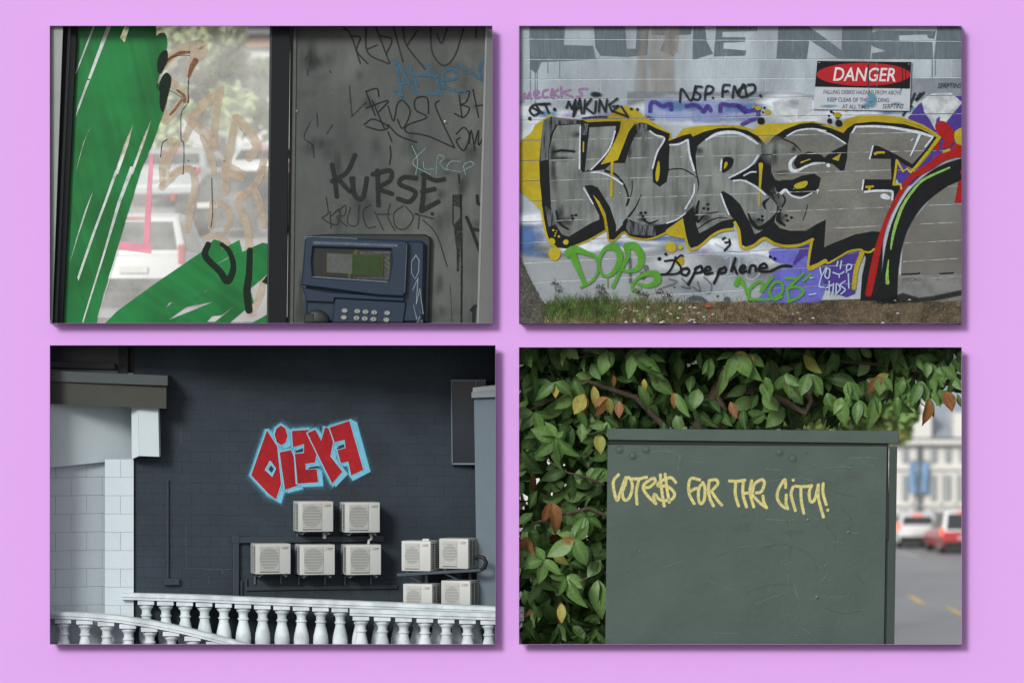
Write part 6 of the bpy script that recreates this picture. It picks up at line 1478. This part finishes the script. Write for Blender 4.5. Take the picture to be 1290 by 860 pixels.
# screws on the panel and strip
for x, y in ((374, 141), (561.5, 154)):
    c = P(x, y, PD); mb = MB(); mb.lathe([(.026, 0), (.024, .006), (.012, .009), (.010, .004)], 14); R_ = Matrix.Rotation(math.pi/2, 4, 'X')
    mb.v = [c+(R_ @ v) for v in mb.v]; obj('screw', mb, mat('screw_steel', C(110, 112, 108), metal=.6, rough=.35), booth)
# glass pane
def glass_mat():
    m, n, l, b = new_mat('dirty_hazed_glass'); n.remove(b)
    tr = n.new('ShaderNodeBsdfTransparent'); tr.inputs[0].default_value = (.93, .95, .94, 1); gl = n.new('ShaderNodeBsdfGlossy'); gl.inputs['Roughness'].default_value = .03
    df = n.new('ShaderNodeBsdfDiffuse'); df.inputs[0].default_value = (.8, .8, .77, 1)
    fz = n.new('ShaderNodeFresnel'); fz.inputs[0].default_value = 1.45
    m1 = n.new('ShaderNodeMixShader'); l.new(fz.outputs[0], m1.inputs[0]); l.new(tr.outputs[0], m1.inputs[1]); l.new(gl.outputs[0], m1.inputs[2])
    geo = n.new('ShaderNodeNewGeometry'); nz = n.new('ShaderNodeTexNoise'); nz.inputs['Scale'].default_value = 1.6; nz.inputs['Detail'].default_value = 6; nz.inputs['Roughness'].default_value = .6; l.new(geo.outputs['Position'], nz.inputs['Vector'])
    r = n.new('ShaderNodeMapRange'); r.inputs[1].default_value = .35; r.inputs[2].default_value = .75; r.inputs[3].default_value = .22; r.inputs[4].default_value = .48; l.new(nz.outputs[0], r.inputs[0])  # dirt film, thickened into a pale haze that brightens the view behind
    m2 = n.new('ShaderNodeMixShader'); l.new(r.outputs[0], m2.inputs[0]); l.new(m1.outputs[0], m2.inputs[1]); l.new(df.outputs[0], m2.inputs[2])
    l.new(m2.outputs[0], n['Material Output'].inputs['Surface']); return m
GD = PD-.01
mb = MB().add([P(x, y, GD) for x, y in ((90, 22), (346, 22), (342, 410), (70, 410))], [(0, 1, 2, 3)]); pane = obj('window_pane', mb, glass_mat(), booth, label='dirty scratched glass with green, pink and tan paint')
WG = Surf(P(200, 200, GD))
G1, G2, G3, G4, G5 = T(50, 20, 4.3), T(50, 210, 4.097), T(200, 30, 8.6), T(200, 120, 8.6), T(190, 210, 4.3)
def coatg(name, dr, lay, mt, label=None):
    dr.clip(40, 342.5, 20, 409); return coat(WG, name, dr, .004+lay*.003, mt, pane, label)
# tan marker letters (streaked, half clear)
dr = Draw()
for q, w in ((G3((60, 480), (100, 400), (200, 300), (330, 260), (450, 250), (440, 320), (380, 400), (320, 560)), [4, 6, 9, 11, 13, 13, 9, 5]), (G3((130, 640), (200, 690), (290, 780), (300, 830)), [7, 7, 6, 6]), (G4((270, 30), (200, 130), (100, 260), (60, 290)), [6, 6, 6, 5]), (G4((70, 20), (55, 140), (70, 260)), [5, 4, 4]),
             (G4((640, -20), (560, 40), (470, 120), (390, 230), (280, 480)), [9, 9, 9, 9, 6]), (G4((670, -60), (640, 100), (610, 300), (600, 480)), [7, 7, 7, 6]), (G4((300, 230), (400, 330), (520, 430), (610, 560)), [7, 9, 10, 9]), (G4((470, 450), (540, 600), (580, 720), (600, 858)), [5, 7, 7, 4]),
             (G4((830, 240), (800, 420), (770, 600), (740, 760)), [6, 7, 7, 7]), (G4((840, 240), (940, 340), (1050, 500), (1060, 580), (980, 680)), [7, 8, 8, 9, 8]), (G4((720, 770), (800, 800), (920, 858)), [9, 8, 6]), (G4((1140, 700), (1120, 780), (1080, 860)), [7, 7, 6]),
             (G4((130, 490), (180, 530), (130, 640), (70, 858)), [7, 8, 7, 6]), (G4((60, 620), (40, 700), (20, 800)), [5, 5, 4]), (G4((130, 858), (230, 800), (330, 790), (380, 858)), [5, 6, 6, 5]),
             (G5((60, 110), (150, 30), (220, 20), (240, 100), (215, 230), (197, 345)), [7, 6, 7, 7, 7, 6.5]), (G5((60, 20), (65, 100)), [6, 5]), (G5((400, 20), (440, 40), (490, 60)), [7, 7, 8]), (G5((405, 50), (410, 90), (403, 140)), [7, 7, 7]), (G5((330, 195), (400, 210), (430, 290), (405, 345)), [4, 6, 6, 5]), (G5((335, 200), (325, 330)), [6, 5]), (G5((300, 385), (350, 370), (400, 400), (430, 440)), [5, 5, 6, 6]),
             (G5((610, 10), (560, 110), (475, 190), (520, 310), (535, 440)), [6, 7, 7, 7, 7]), (G5((560, 120), (590, 200), (615, 320)), [7, 7, 6]), (G5((630, 10), (630, 80)), [5, 4]), (G5((610, 600), (590, 700), (540, 790)), [6, 7, 7]), (G5((520, 770), (545, 800), (560, 790)), [5, 5, 4])):
    dr.stroke(q, [v*1.32 for v in w], .5)
coatg('graffiti_marker', dr, 0, paint('tan_marker', C(190, 174, 154), wear=.22, wscale=9, alpha=.8, rough=.5, var=.14, scale=12), 'loose tan marker letters on the dirty glass')
dr = Draw()
for q, w in ((G3((60, 460), (120, 380), (230, 320), (330, 310)), [2, 3.5, 4, 3]), (G3((400, 400), (360, 470), (325, 575)), [7, 6, 3]), (G3((200, 720), (270, 780), (280, 850)), [2, 4, 4]), (G4((250, 50), (180, 150), (120, 215)), [3, 3, 2])): dr.stroke(q, w, .8, a=.85)
coatg('graffiti_marker', dr, .6, paint('rust_marker', C(128, 80, 54), wear=.3, wscale=20, alpha=.9), 'rust-brown pooled ink inside the first marker letter')
dr = Draw()
dr.stroke(G3((325, 590), (318, 700), (322, 858)), 1.0, .25).stroke(G4((322, 0), (305, 100), (245, 190), (240, 400), (245, 490), (270, 520), (272, 700), (265, 858)), .9, .25).stroke(G5((330, 60), (332, 150), (335, 260), (325, 330)), .9, .3)
dr.stroke(G3((60, 470), (70, 420), (130, 370), (220, 345), (335, 345)), .7, .25).stroke(G3((110, 720), (180, 755), (250, 800)), .7, .25).stroke(G4((95, 480), (40, 520), (20, 670)), .8, .3).stroke(G4((1020, 545), (870, 345)), .4, .25)
for x, y in G4((320, 710), (395, 790), (258, 850), (708, 712)): dr.dot(x, y, .9)
coatg('ink_drips', dr, 1, paint('drip', C(56, 48, 40), wear=.3))
dr = Draw()
for q in ([(225, 130), (265, 95), (290, 88)], [(245, 120), (285, 92), (310, 95)], [(268, 70), (300, 55)], [(262, 45), (275, 62), (292, 40)], [(240, 180), (255, 184), (262, 182)], [(300, 128), (318, 120), (330, 110)], [(285, 30), (284, 48)]): dr.stroke(q, .6, .4, a=.5)
coatg('scratches', dr, 1, paint('glass_scratch', C(190, 200, 188), alpha=.6))
# pink tape lines
dr = Draw().poly([(188.5, 195), (193.5, 195), (188, 315), (179.5, 315)], feather=.2).poly([(90, 308), (105, 303), (150, 304), (191.5, 309), (190.5, 319.5), (150, 314), (110, 313), (92, 318)], feather=.2)
coatg('pink_lines', dr, .3, paint('pink', C(236, 160, 178), alpha=.9, var=.1), 'pink taped lines on the glass meeting at a corner')
# green strokes with clear slits
green = paint('green_gloss', C(26, 124, 62), rough=.35, var=.2, scale=9, spec=.25, col2=C(20, 100, 46), drag=14)
green2 = paint('green_gloss_low', C(26, 124, 62), rough=.35, var=.2, scale=9, spec=.25, col2=C(20, 100, 46), drag=56)
SL = [G1((290, 55), (300, 55), (200, 310), (190, 320)), G1((365, 55), (388, 55), (275, 345), (262, 340)), G1((258, 350), (272, 350), (215, 500), (195, 550), (205, 500)), G1((460, 55), (488, 55), (460, 145), (435, 120)),
      G1((625, 410), (640, 370), (662, 310), (650, 345)), G1((280, 590), (240, 690), (190, 855), (235, 690)), G1((508, 580), (480, 700), (425, 858), (405, 858), (455, 700)), G1((610, 548), (570, 680), (505, 858), (490, 858), (560, 660)),
      G2((276, 125), (245, 220), (195, 370), (155, 500), (190, 370), (235, 225)), G2((408, 10), (350, 170), (290, 330), (200, 590), (195, 570), (270, 350), (330, 190), (390, 20)), G2((490, 0), (420, 180), (340, 440), (225, 805), (220, 800), (330, 440), (400, 190), (468, 0)), G2((415, 410), (320, 720), (300, 790), (400, 430))]
dr = Draw().poly([(94.5, 18), (196.5, 18), (197, 46), (201, 42), (207, 41.5), (210, 46), (211, 55), (209, 65), (205, 80), (198, 105), (197.5, 114), (204, 97), (209, 92), (214, 95), (215.5, 101), (213, 115), (206, 142), (192, 182), (178, 214), (170, 240), (156, 285), (143, 330), (130, 370), (123, 398), (120.5, 410), (79, 410), (81, 360), (84, 300), (87, 240), (90, 180), (93, 110)], holes=[[(max(a, 95), max(b, 34)) for a, b in h] for h in SL[3:8]], feather=.15)
coatg('green_strokes', dr, 2, green, 'broad slanted sweep of glossy green paint on the glass')
# the slits read as paler glass showing: thin clear gaps with grey-white dried edges
dr = Draw()
for h in SL[:3]+SL[8:]: dr.poly(h, feather=.1)
coatg('dry_gaps', dr, 2.5, paint('dry_gap', C(202, 212, 208), rough=.4, var=.15, wear=.3, wscale=10))
dr = Draw().poly(G2((315, 830), (400, 745), (600, 600), (835, 440), (900, 375), (935, 385), (942, 425), (1030, 378), (1045, 440), (1150, 392), (1190, 400), (1197, 470), (1180, 550), (1085, 630), (1105, 700), (980, 805), (975, 830)), holes=[G2((760, 720), (900, 695), (780, 745), (665, 790)), G2((645, 735), (665, 700), (693, 693)), G2((890, 515), (1028, 433), (960, 480)), G2((862, 800), (890, 770), (940, 765), (1015, 712), (905, 800)), G2((755, 718), (915, 595), (850, 650))], feather=.15)
dr.poly([(308, 411), (330, 400), (341, 393), (343, 411)], feather=.15)
coatg('green_strokes', dr, 2, green2, 'broad rising sweep of glossy green paint at the bottom of the glass')
dr = Draw().stroke(G2((870, 400), (855, 460), (930, 540), (970, 590), (1000, 520), (980, 440), (940, 400)), [7, 8, 8, 9, 7, 6, 5], .4).stroke(G2((1085, 430), (1080, 560), (1070, 640), (1080, 740)), [7, 8, 9, 9], .5)
dr.poly(G1((690, 190), (660, 200), (640, 240), (640, 300), (660, 310), (690, 240)), smooth=True, feather=.4).poly([(203, 100), (209, 92), (214, 95), (215.5, 101), (213, 115), (206, 140), (202, 135), (204, 120), (200, 112)], smooth=True, feather=.4)
dr.poly(G1((690, 390), (655, 400), (655, 500), (690, 440)), smooth=True, feather=.4).poly([(330, 355), (338, 345), (340, 350), (336, 358)], feather=.3)
coatg('dark_overlap', dr, 2.9, paint('overlap', C(24, 38, 30), rough=.35), 'dark strokes where marker and green paint overlap')

# ---------------------------------------------------------------- marks on the steel panel
WP = Surf(P(490, 200, PD))
S3, S4 = T(340, 20, 4.3), T(340, 210, 4.097)
def coatp(name, lines, w, mt, label, lay=1, ft=.3, extra=None):
    dr = Draw()
    for q in lines: dr.stroke(q, w, ft)
    if extra: extra(dr)
    dr.clip(372, 612.5, 20, 409); return coat(WP, name, dr, .003+lay*.002, mt, booth, label)
ink = paint('marker_ink', C(34, 39, 40), wear=.15, wscale=40)
fade = paint('marker_fade', C(52, 54, 52), wear=.35, wscale=40)
coatp('graffiti_tag', [S3((400, 65), (440, 110), (490, 260)), S3((440, 110), (490, 120), (470, 190), (530, 260)), S3((520, 65), (530, 200), (640, 260)), S3((530, 180), (580, 160)), S3((575, 65), (650, 260)), S3((600, 110), (660, 130), (630, 210)), S3((670, 60), (720, 250)), S3((720, 60), (740, 160), (840, 290)), S3((800, 80), (740, 165)), S3((870, 60), (880, 200), (940, 270), (1000, 220), (1050, 70)), S3((905, 100), (930, 150), (960, 70)), S3((1120, 60), (1115, 120))], 1.9, fade, 'faded brown-black marker tag along the top of the steel panel')
coatp('graffiti_tag', [S3((680, 240), (700, 350), (715, 440), (670, 400)), S3((680, 240), (740, 340), (800, 430)), S3((710, 370), (760, 360)), S3((750, 270), (800, 380)), S3((840, 260), (900, 340), (930, 430)), S3((770, 320), (910, 325)), S3((850, 420), (930, 425)), S3((930, 350), (1010, 340), (1000, 290), (940, 310), (950, 390), (1060, 410)), S3((1020, 260), (1090, 310), (1150, 350)), S3((1160, 240), (1135, 290), (1160, 350))], 3.6, paint('teal_marker', C(62, 96, 116), wear=.25, wscale=30), 'blue marker tag on the steel panel', 1.6)
coatp('graffiti_tag', [S3((520, 410), (580, 395), (590, 440)), S3((520, 410), (570, 540)), S3((520, 500), (640, 460), (590, 520)), S3((555, 460), (620, 610)), S3((640, 490), (670, 570), (690, 480), (720, 460), (760, 520), (720, 610), (690, 560)), S3((860, 530), (850, 445), (790, 450), (790, 510), (850, 550), (750, 590), (740, 630), (850, 650), (1000, 715)), S3((915, 460), (900, 500), (1000, 715)), S3((510, 590), (560, 560), (640, 600), (600, 620), (520, 600)), S3((640, 590), (700, 650), (795, 685)), S3((640, 630), (660, 680)), S3((650, 705), (655, 750), (648, 805))], 1.6, ink, 'looping black marker tag in the middle of the steel panel', 1.3)
coatp('graffiti_tag', [S3((1025, 430), (1040, 545)), S3((950, 385), (1030, 415), (1080, 410), (1060, 470), (1030, 480), (1080, 500), (1050, 550), (1000, 530)), S3((1100, 400), (1130, 550)), S3((1110, 490), (1180, 480)), S3((1010, 640), (1050, 605), (1080, 650), (1050, 730), (1010, 680), (1030, 660)), S3((1080, 690), (1090, 620), (1110, 730)), S3((1110, 690), (1130, 620), (1130, 700), (1160, 650))], 1.6, ink, 'clipped black marker letters beside the aluminium jamb', 1.3)
coatp('graffiti_tag', [S3((770, 705), (800, 780), (790, 860)), S3((840, 720), (775, 800), (870, 860)), S3((830, 790), (840, 830), (890, 830)), S3((900, 860), (910, 760), (945, 770), (920, 800), (960, 840)), S3((1030, 790), (980, 790), (960, 830), (1030, 845)), S3((1040, 840), (1100, 810), (1090, 790), (1050, 810), (1060, 860))], 1.2, paint('pale_marker', C(118, 142, 142), wear=.4, wscale=40), 'thin pale blue tag repeating KURSE above the bold one', 1.3)
coatp('graffiti_tag', [S4((320, -10), (335, 60), (345, 155)), S4((440, -60), (395, 30), (320, 75)), S4((350, 60), (420, 130), (430, 60)), S4((420, 60), (440, 150), (480, 160), (500, 60)), S4((555, 20), (560, 200)), S4((530, 40), (620, 20), (620, 70), (560, 110), (630, 140)), S4((755, 60), (690, 55), (670, 90), (750, 130), (720, 180), (660, 165)), S4((790, 40), (850, 70), (900, 65)), S4((795, 60), (790, 160), (780, 225)), S4((785, 130), (850, 115)), S4((780, 228), (870, 180))], 5.4, paint('bold_ink', C(40, 42, 42), wear=.12, wscale=30), 'bold black marker tag reading KURSE above the payphone', 2, .5, lambda d: d.dot(340+838/4.097, 210+243/4.097, 2.4))
coatp('graffiti_tag', [S4((290, 160), (300, 240), (270, 265), (345, 300), (360, 220), (310, 260)), S4((310, 230), (315, 315)), S4((350, 230), (390, 200), (385, 250), (345, 260), (400, 310)), S4((415, 210), (400, 290), (450, 300), (460, 200)), S4((520, 195), (480, 230), (500, 310), (545, 310)), S4((540, 230), (585, 325)), S4((620, 190), (610, 260), (645, 330)), S4((550, 245), (620, 245)), S4((690, 200), (640, 240), (650, 310), (700, 320), (740, 260), (700, 205)), S4((765, 320), (770, 250), (750, 245), (845, 268)), S4((790, 275), (860, 350), (915, 515))], 1.3, paint('thin_ink', C(50, 53, 52), wear=.25, wscale=40), 'thin scratchy marker tag just above the payphone', 1.3)
coatp('graffiti_tag', [S4((1015, 260), (1040, 320), (1085, 440)), S4((1040, 320), (1090, 330)), S4((1070, 150), (1075, 190), (1100, 190)), S4((1040, 740), (1060, 720), (1090, 720)), S4((1055, 720), (1050, 800))], 4, ink, 'thick black marker strokes at the lower edge of the steel panel', 1.3)
dr = Draw()
for _ in range(46):
    dr.blob(random.uniform(376, 606), random.uniform(36, 400), random.uniform(5, 22), random.uniform(6, 34), core=.15, a=random.uniform(.15, .45))
dr.clip(372, 612.5, 20, 409); coat(WP, 'smudges', dr, .0006, paint('panel_stain', C(46, 51, 51), wear=.5, wscale=14, streak=True), booth)
dr = Draw()
for _ in range(30):
    dr.blob(random.uniform(376, 606), random.uniform(60, 400), random.uniform(4, 20), random.uniform(5, 24), core=.15, a=random.uniform(.15, .4))
dr.clip(372, 612.5, 20, 409); coat(WP, 'smudges', dr, .0009, paint('panel_pale', C(104, 106, 100), wear=.5, wscale=12), booth)
# peeled black tape strip
dr = Draw().stroke(S4((985, 145), (988, 300), (990, 500), (988, 800)), 2.2, .5).stroke(S4((945, 150), (945, 300)), 1.4, .4).poly(S4((945, 145), (990, 145), (988, 215), (950, 200)), feather=.5, a=.6).poly(S4((948, 300), (985, 260), (982, 400), (975, 540), (965, 540), (965, 440)), feather=.6, a=.7).stroke(S4((930, 600), (940, 800)), .9, .4, a=.5).stroke(S4((975, 40), (978, 85)), 1.6, .5)
dr.clip(372, 612.5, 20, 409); coat(WP, 'tape_residue', dr, .004, paint('tape', C(30, 34, 35), wear=.55, wscale=30), booth, 'torn black tape residue running down the steel panel')
dr = Draw().lines([S3((220, 575), (185, 660), (230, 700), (240, 770)), S3((255, 530), (260, 600)), S3((340, 590), (310, 640)), S3((205, 290), (205, 325)), S3((190, 240), (200, 220)), S3((325, 300), (330, 310)), S3((430, 380), (445, 540)), S3((440, 550), (520, 470))], 1.4, .6, a=.6)
dr.clip(372, 612.5, 20, 409); coat(WP, 'smudges', dr, .002, paint('smudge', C(44, 50, 56), wear=.4), booth)
dr = Draw()
for _ in range(60):
    x, y = random.uniform(378, 605), random.uniform(36, 300); l = random.uniform(3, 14); a = random.gauss(0, .5); dr.stroke([(x, y), (x+l*math.cos(a), y+l*math.sin(a))], .4, .25, a=.4)
coat(WP, 'scratches', dr, .0012, paint('steel_scratch', C(108, 112, 108), wear=.5, wscale=40), booth)

# ---------------------------------------------------------------- payphone
_Ph = T(370, 285, 6.77)
def Ph(*p): return [(x, min(y, 406.5)) for x, y in _Ph(*p)]
phone = thing('payphone', 'dark blue wall payphone with small screen and silver keys below the graffiti', 'payphone', P(460, 411, PD))
blue = mat('phone_blue', C(17, 40, 62), rough=.38, var=.08, scale=6, spec=.4, bump=.05, bscale=60)
bk = mat('phone_black', C(30, 33, 35), rough=.5, var=.1)
F0 = -.17       # front of the hood
mb = MB(); prism(mb, Ph((120, 80), (300, 66), (1120, 68), (1165, 90), (1172, 140), (1150, 860), (110, 860)), PD-.10, PD-.001, bev=.02); obj('back_shell', mb, bk, phone, label='black rear shell of the payphone')
mb = MB(); prism(mb, Ph((110, 88), (960, 120), (1090, 122), (1122, 150), (1108, 860), (100, 860)), PD-.20, PD-.09, bev=.03); body = obj('body', mb, blue, phone)
hood = Ph((98, 100), (118, 84), (940, 120), (972, 140), (950, 575), (935, 600), (720, 590), (300, 535), (62, 505), (66, 470))
scr = Ph((168, 178), (500, 188), (828, 198), (835, 320), (808, 470), (500, 455), (165, 430), (155, 300))
mb = MB(); prism(mb, hood, F0, PD-.19, holes=[scr], bev=.018); obj('hood', mb, blue, phone)
mb = MB(); prism(mb, Ph((140, 150), (860, 170), (850, 490), (140, 450)), F0+.05, F0+.06); sc_ = obj('screen_back', mb, mat('screen_black', C(24, 26, 26), rough=.35), phone)
WSn = Surf(P(430, 325, F0+.05))
coat(WSn, 'screen', Draw().poly(Ph((282, 228), (765, 252), (755, 422), (280, 395))), .004, paint('screen_yellow', C(88, 84, 44)), phone, 'small display with a dull yellow border')
sc2 = bpy.data.objects['screen']
coat(WSn, 'display_grey', Draw().poly(Ph((287, 232), (500, 243), (498, 403), (285, 391))), .007, paint('screen_grey', C(88, 92, 90), wear=.15), sc2)
coat(WSn, 'display_green', Draw().poly(Ph((502, 243), (760, 256), (750, 417), (500, 404))), .007, paint('screen_green', C(50, 68, 40), var=.15, scale=14), sc2)
coat(WSn, 'yellow_mark', Draw().poly(Ph((500, 238), (525, 200), (550, 202), (540, 240))).poly(Ph((465, 404), (488, 405), (480, 442), (462, 440))), .005, paint('screen_yellow', C(88, 84, 44)), sc2)
dr = Draw()
for i in range(10):
    x = 560+i*28; dr.stroke(Ph((x, 215), (x+30, 240)), .6, .2); dr.stroke(Ph((x+28, 212), (x, 240)), .5, .2)
    dr.stroke(Ph((x-40, 430), (x-10, 455)), .6, .2); dr.stroke(Ph((775+(i % 2)*20, 250+i*20), (820, 270+i*20)), .6, .2); dr.stroke(Ph((815, 250+i*20), (775, 275+i*20)), .5, .2)
dr.clip(393.5, 493, 312, 354); coat(WSn, 'scribbles', dr, .003, paint('scribble', C(112, 116, 110), wear=.4), sc2)
# keypad shelf and keys
mb = MB(); prism(mb, Ph((350, 612), (960, 645), (935, 870), (325, 870)), PD-.235, PD-.19, bev=.012); obj('keypad_panel', mb, blue, phone)
mb = MB(); prism(mb, Ph((300, 560), (940, 600), (945, 640), (350, 612), (340, 650), (110, 640), (75, 520)), PD-.25, PD-.19, bev=.01); obj('hood_lip', mb, blue, phone)
key_m = mat('key_silver', C(150, 156, 152), rough=.3, metal=.4, var=.1)
KD = PD-.235
digits = {(1, 0): '1', (2, 0): '2', (3, 0): '3', (1, 1): '4', (2, 1): '5', (3, 1): '6', (1, 2): '7', (2, 2): '8', (3, 2): '9'}
for ci, x in enumerate((435, 543, 613, 687, 798)):
    for ri, y in enumerate((727, 785)):
        px, py = Ph((x-ri*7, y+(ci-1.5)*5))[0]; n = 14
        pts = [(px+4.1*math.cos(2*math.pi*k/n), py+3.1*math.sin(2*math.pi*k/n)) for k in range(n)]
        mb = MB(); prism(mb, pts, KD-.02, KD+.001, bev=.006); k_ = obj('key', mb, key_m, phone, smooth=True, angle=50)
        if (ci, ri) in digits: coat(Surf(P(px, py, KD-.02)), 'digit', Draw().text(digits[(ci, ri)], px, py+1.7, 4.4, bold=.02, align='CENTER'), .0015, paint('digit', C(52, 56, 56)), k_)
# handset ear-piece resting in its cradle
hs_ = thing('telephone_handset', 'black telephone handset hanging at the side of the payphone', 'handset', P(398, 411, -.14))
mb = MB(); c = P(399, 404, -.12); bm = bmesh.new(); bmesh.ops.create_uvsphere(bm, u_segments=24, v_segments=14, radius=.155)
for v in bm.verts: v.co = Vector((v.co.x, v.co.y*.32, v.co.z*.9))+c; v.co.z = max(v.co.z, P(0, 406.5, -.12).z)
mb.bm(bm); obj('earpiece', mb, bk, hs_, smooth=True, angle=180)
mb = MB(); prism(mb, [(x, min(y, 406.4)) for x, y in rrect(383, 395, 395.5, 411, 2)], -.175, -.10, bev=.012); obj('grip', mb, mat('grip_black', C(40, 43, 45), rough=.35), hs_)
# scratched white scrawl on the phone's side
WB = Surf(P(525, 350, PD-.20))
dr = Draw().lines([Ph((1045, 245), (1005, 300), (1005, 400), (1035, 450), (1065, 390), (1070, 290), (1040, 245)), Ph((1060, 440), (1015, 545)), Ph((1060, 440), (1045, 665), (1075, 530), (1105, 750), (1020, 668), (1050, 790)), Ph((1075, 770), (1050, 820), (1100, 800), (1090, 858))], .75, .2, smooth=False)
coat(WB, 'graffiti_scrawl', dr, .004, paint('white_scratch', C(150, 164, 172), wear=.2), phone, 'thin white scrawl scratched down the side of the payphone')
dr = Draw().stroke(Ph((100, 110), (118, 90), (300, 95), (540, 106)), .8, .4, a=.8).stroke(Ph((160, 430), (500, 455), (800, 474)), .9, .3).stroke(Ph((965, 150), (945, 560)), .8, .4, a=.6).stroke(Ph((175, 140), (500, 150), (880, 165)), 2.6, 1.2, a=.6)
coat(Surf(P(430, 320, F0)), 'pale_edges', dr, .003, paint('pale_blue', C(122, 136, 150), wear=.45, wscale=40), phone)  # pale broken lines along the hood and screen edges

# ================================================================ the hillside street seen through the glass
def hz_(d): return 10.45+.093*(min(d, 62)-30)
mb = MB(); ds = (12, 20, 30, 40, 50, 62, 90, 140); vs = []
for d_ in ds:
    for x in (-60, -40, -25, -12, -2.2): vs.append((x, d_, hz_(d_)))
nb = len(vs)
for d_ in ds: vs.append((-2.2, d_, -.5))
for x in (-60, -2.2): vs.append((x, 12, -.5))
fs = [(i*5+j, i*5+j+1, (i+1)*5+j+1, (i+1)*5+j) for i in range(len(ds)-1) for j in range(4)]+[(i*5+4, nb+i, nb+i+1, (i+1)*5+4) for i in range(len(ds)-1)]+[(0, nb+len(ds), nb, 4, 3, 2, 1)]
mb.add(vs, fs); struct('terrain_hill_street', mb, mat('hill_asphalt', (.30, .30, .30), rough=.7, var=.15, scale=.8))
def at_h(px, d_): return ((px-645)/100*(D+d_)/D, d_, hz_(d_))
car('white SUV seen from behind through the booth glass', at_h(168, 26), math.radians(-4), cw_, W=1.9, Hh=1.75, suv=True)
car('dark car parked beyond the white SUV outside the booth', at_h(262, 44), math.radians(-32), cd_, W=1.85, Hh=1.5, suv=False)
car('silver car farther up the street outside the booth', at_h(205, 54), math.radians(-12), cs_, W=1.85, Hh=1.5, suv=False)
car('white car glimpsed between the marker letters outside the booth', at_h(318, 56), math.radians(-20), cw_, W=1.85, Hh=1.5, suv=False)
random.seed(9)
for px, d_, h, rad, lab in ((128, 62, 6.2, 2.5, 'tall pale tree behind the green paint outside the booth'), (20, 64, 6.4, 2.6, 'broad pale tree at the far side of the grey house'), (-110, 60, 6.0, 2.4, 'pale tree farthest along the grey house front'), (216, 58, 5.8, 2.1, 'pale tree behind the tan letters outside the booth'), (275, 66, 5.0, 1.5, 'thin pale tree nearest the white house outside the booth')):
    soft_tree('hill_tree', lab, at_h(px, d_), h, rad, h*.62, 4200, [(fg3, .6), (fg4, .4)], leaf=.2, group='pale trees on the hill street', squash=1.0)
hb = thing('white_house', 'white house with orange-brown band and bright windows up the hill', 'house', at_h(325, 84))
wh_m = mat('house_white', (.72, .73, .73), rough=.8, var=.04); br_m = mat('house_band', C(190, 140, 110), rough=.8)
def XH(px): return (px-645)/100*(D+84)/D
def ZH(py): return H+(430-py)/100*(D+84)/D
obj('wall', MB().box(XH(298), XH(400), 84, 92, hz_(84)-1, ZH(30)), wh_m, hb)
obj('band', MB().box(XH(296), XH(401), 83.7, 84.01, ZH(60), ZH(45)), br_m, hb); obj('eave', MB().box(XH(294), XH(402), 83.2, 84.01, ZH(45), ZH(40)), mat('eave_grey', C(140, 146, 150)), hb)
obj('roof', MB().box(XH(292), XH(403), 83, 92.5, ZH(30), ZH(10)), mat('roof_grey', C(150, 160, 168), rough=.6), hb)
for a, b in ((300, 318), (322, 340)):
    w = obj('window', MB().box(XH(a), XH(b), 83.85, 84.05, ZH(118), ZH(72)), mat('house_pane', (.35, .4, .43), rough=.1, spec=.8), hb); obj('frame', MB().box(XH((a+b)/2-.5), XH((a+b)/2+.5), 83.75, 83.85, ZH(118), ZH(72)), wh_m, w)
hb2 = thing('grey_house', 'pale grey house half hidden by trees up the hill', 'house', at_h(215, 100))
def XH2(px): return (px-645)/100*(D+100)/D
def ZH2(py): return H+(430-py)/100*(D+100)/D
obj('wall', MB().box(XH2(-420), XH2(262), 100, 110, hz_(100)-1, ZH2(70)), mat('house_grey', (.55, .56, .56), rough=.8, var=.05), hb2)
obj('roof', MB().add([(XH2(-428), 99, ZH2(71)), (XH2(270), 99, ZH2(71)), (XH2(270), 111, ZH2(71)), (XH2(-428), 111, ZH2(71)), (XH2(-400), 105, ZH2(40)), (XH2(245), 105, ZH2(40))], [(0, 1, 5, 4), (1, 2, 5), (2, 3, 4, 5), (3, 0, 4)]), mat('roof_grey', C(150, 160, 168)), hb2)
for a in (-150, -100, -50, 0, 85, 120, 205, 235): obj('window', MB().box(XH2(a), XH2(a+14), 99.85, 100.05, ZH2(128), ZH2(98)), mat('house_pane', (.35, .4, .43)), hb2)
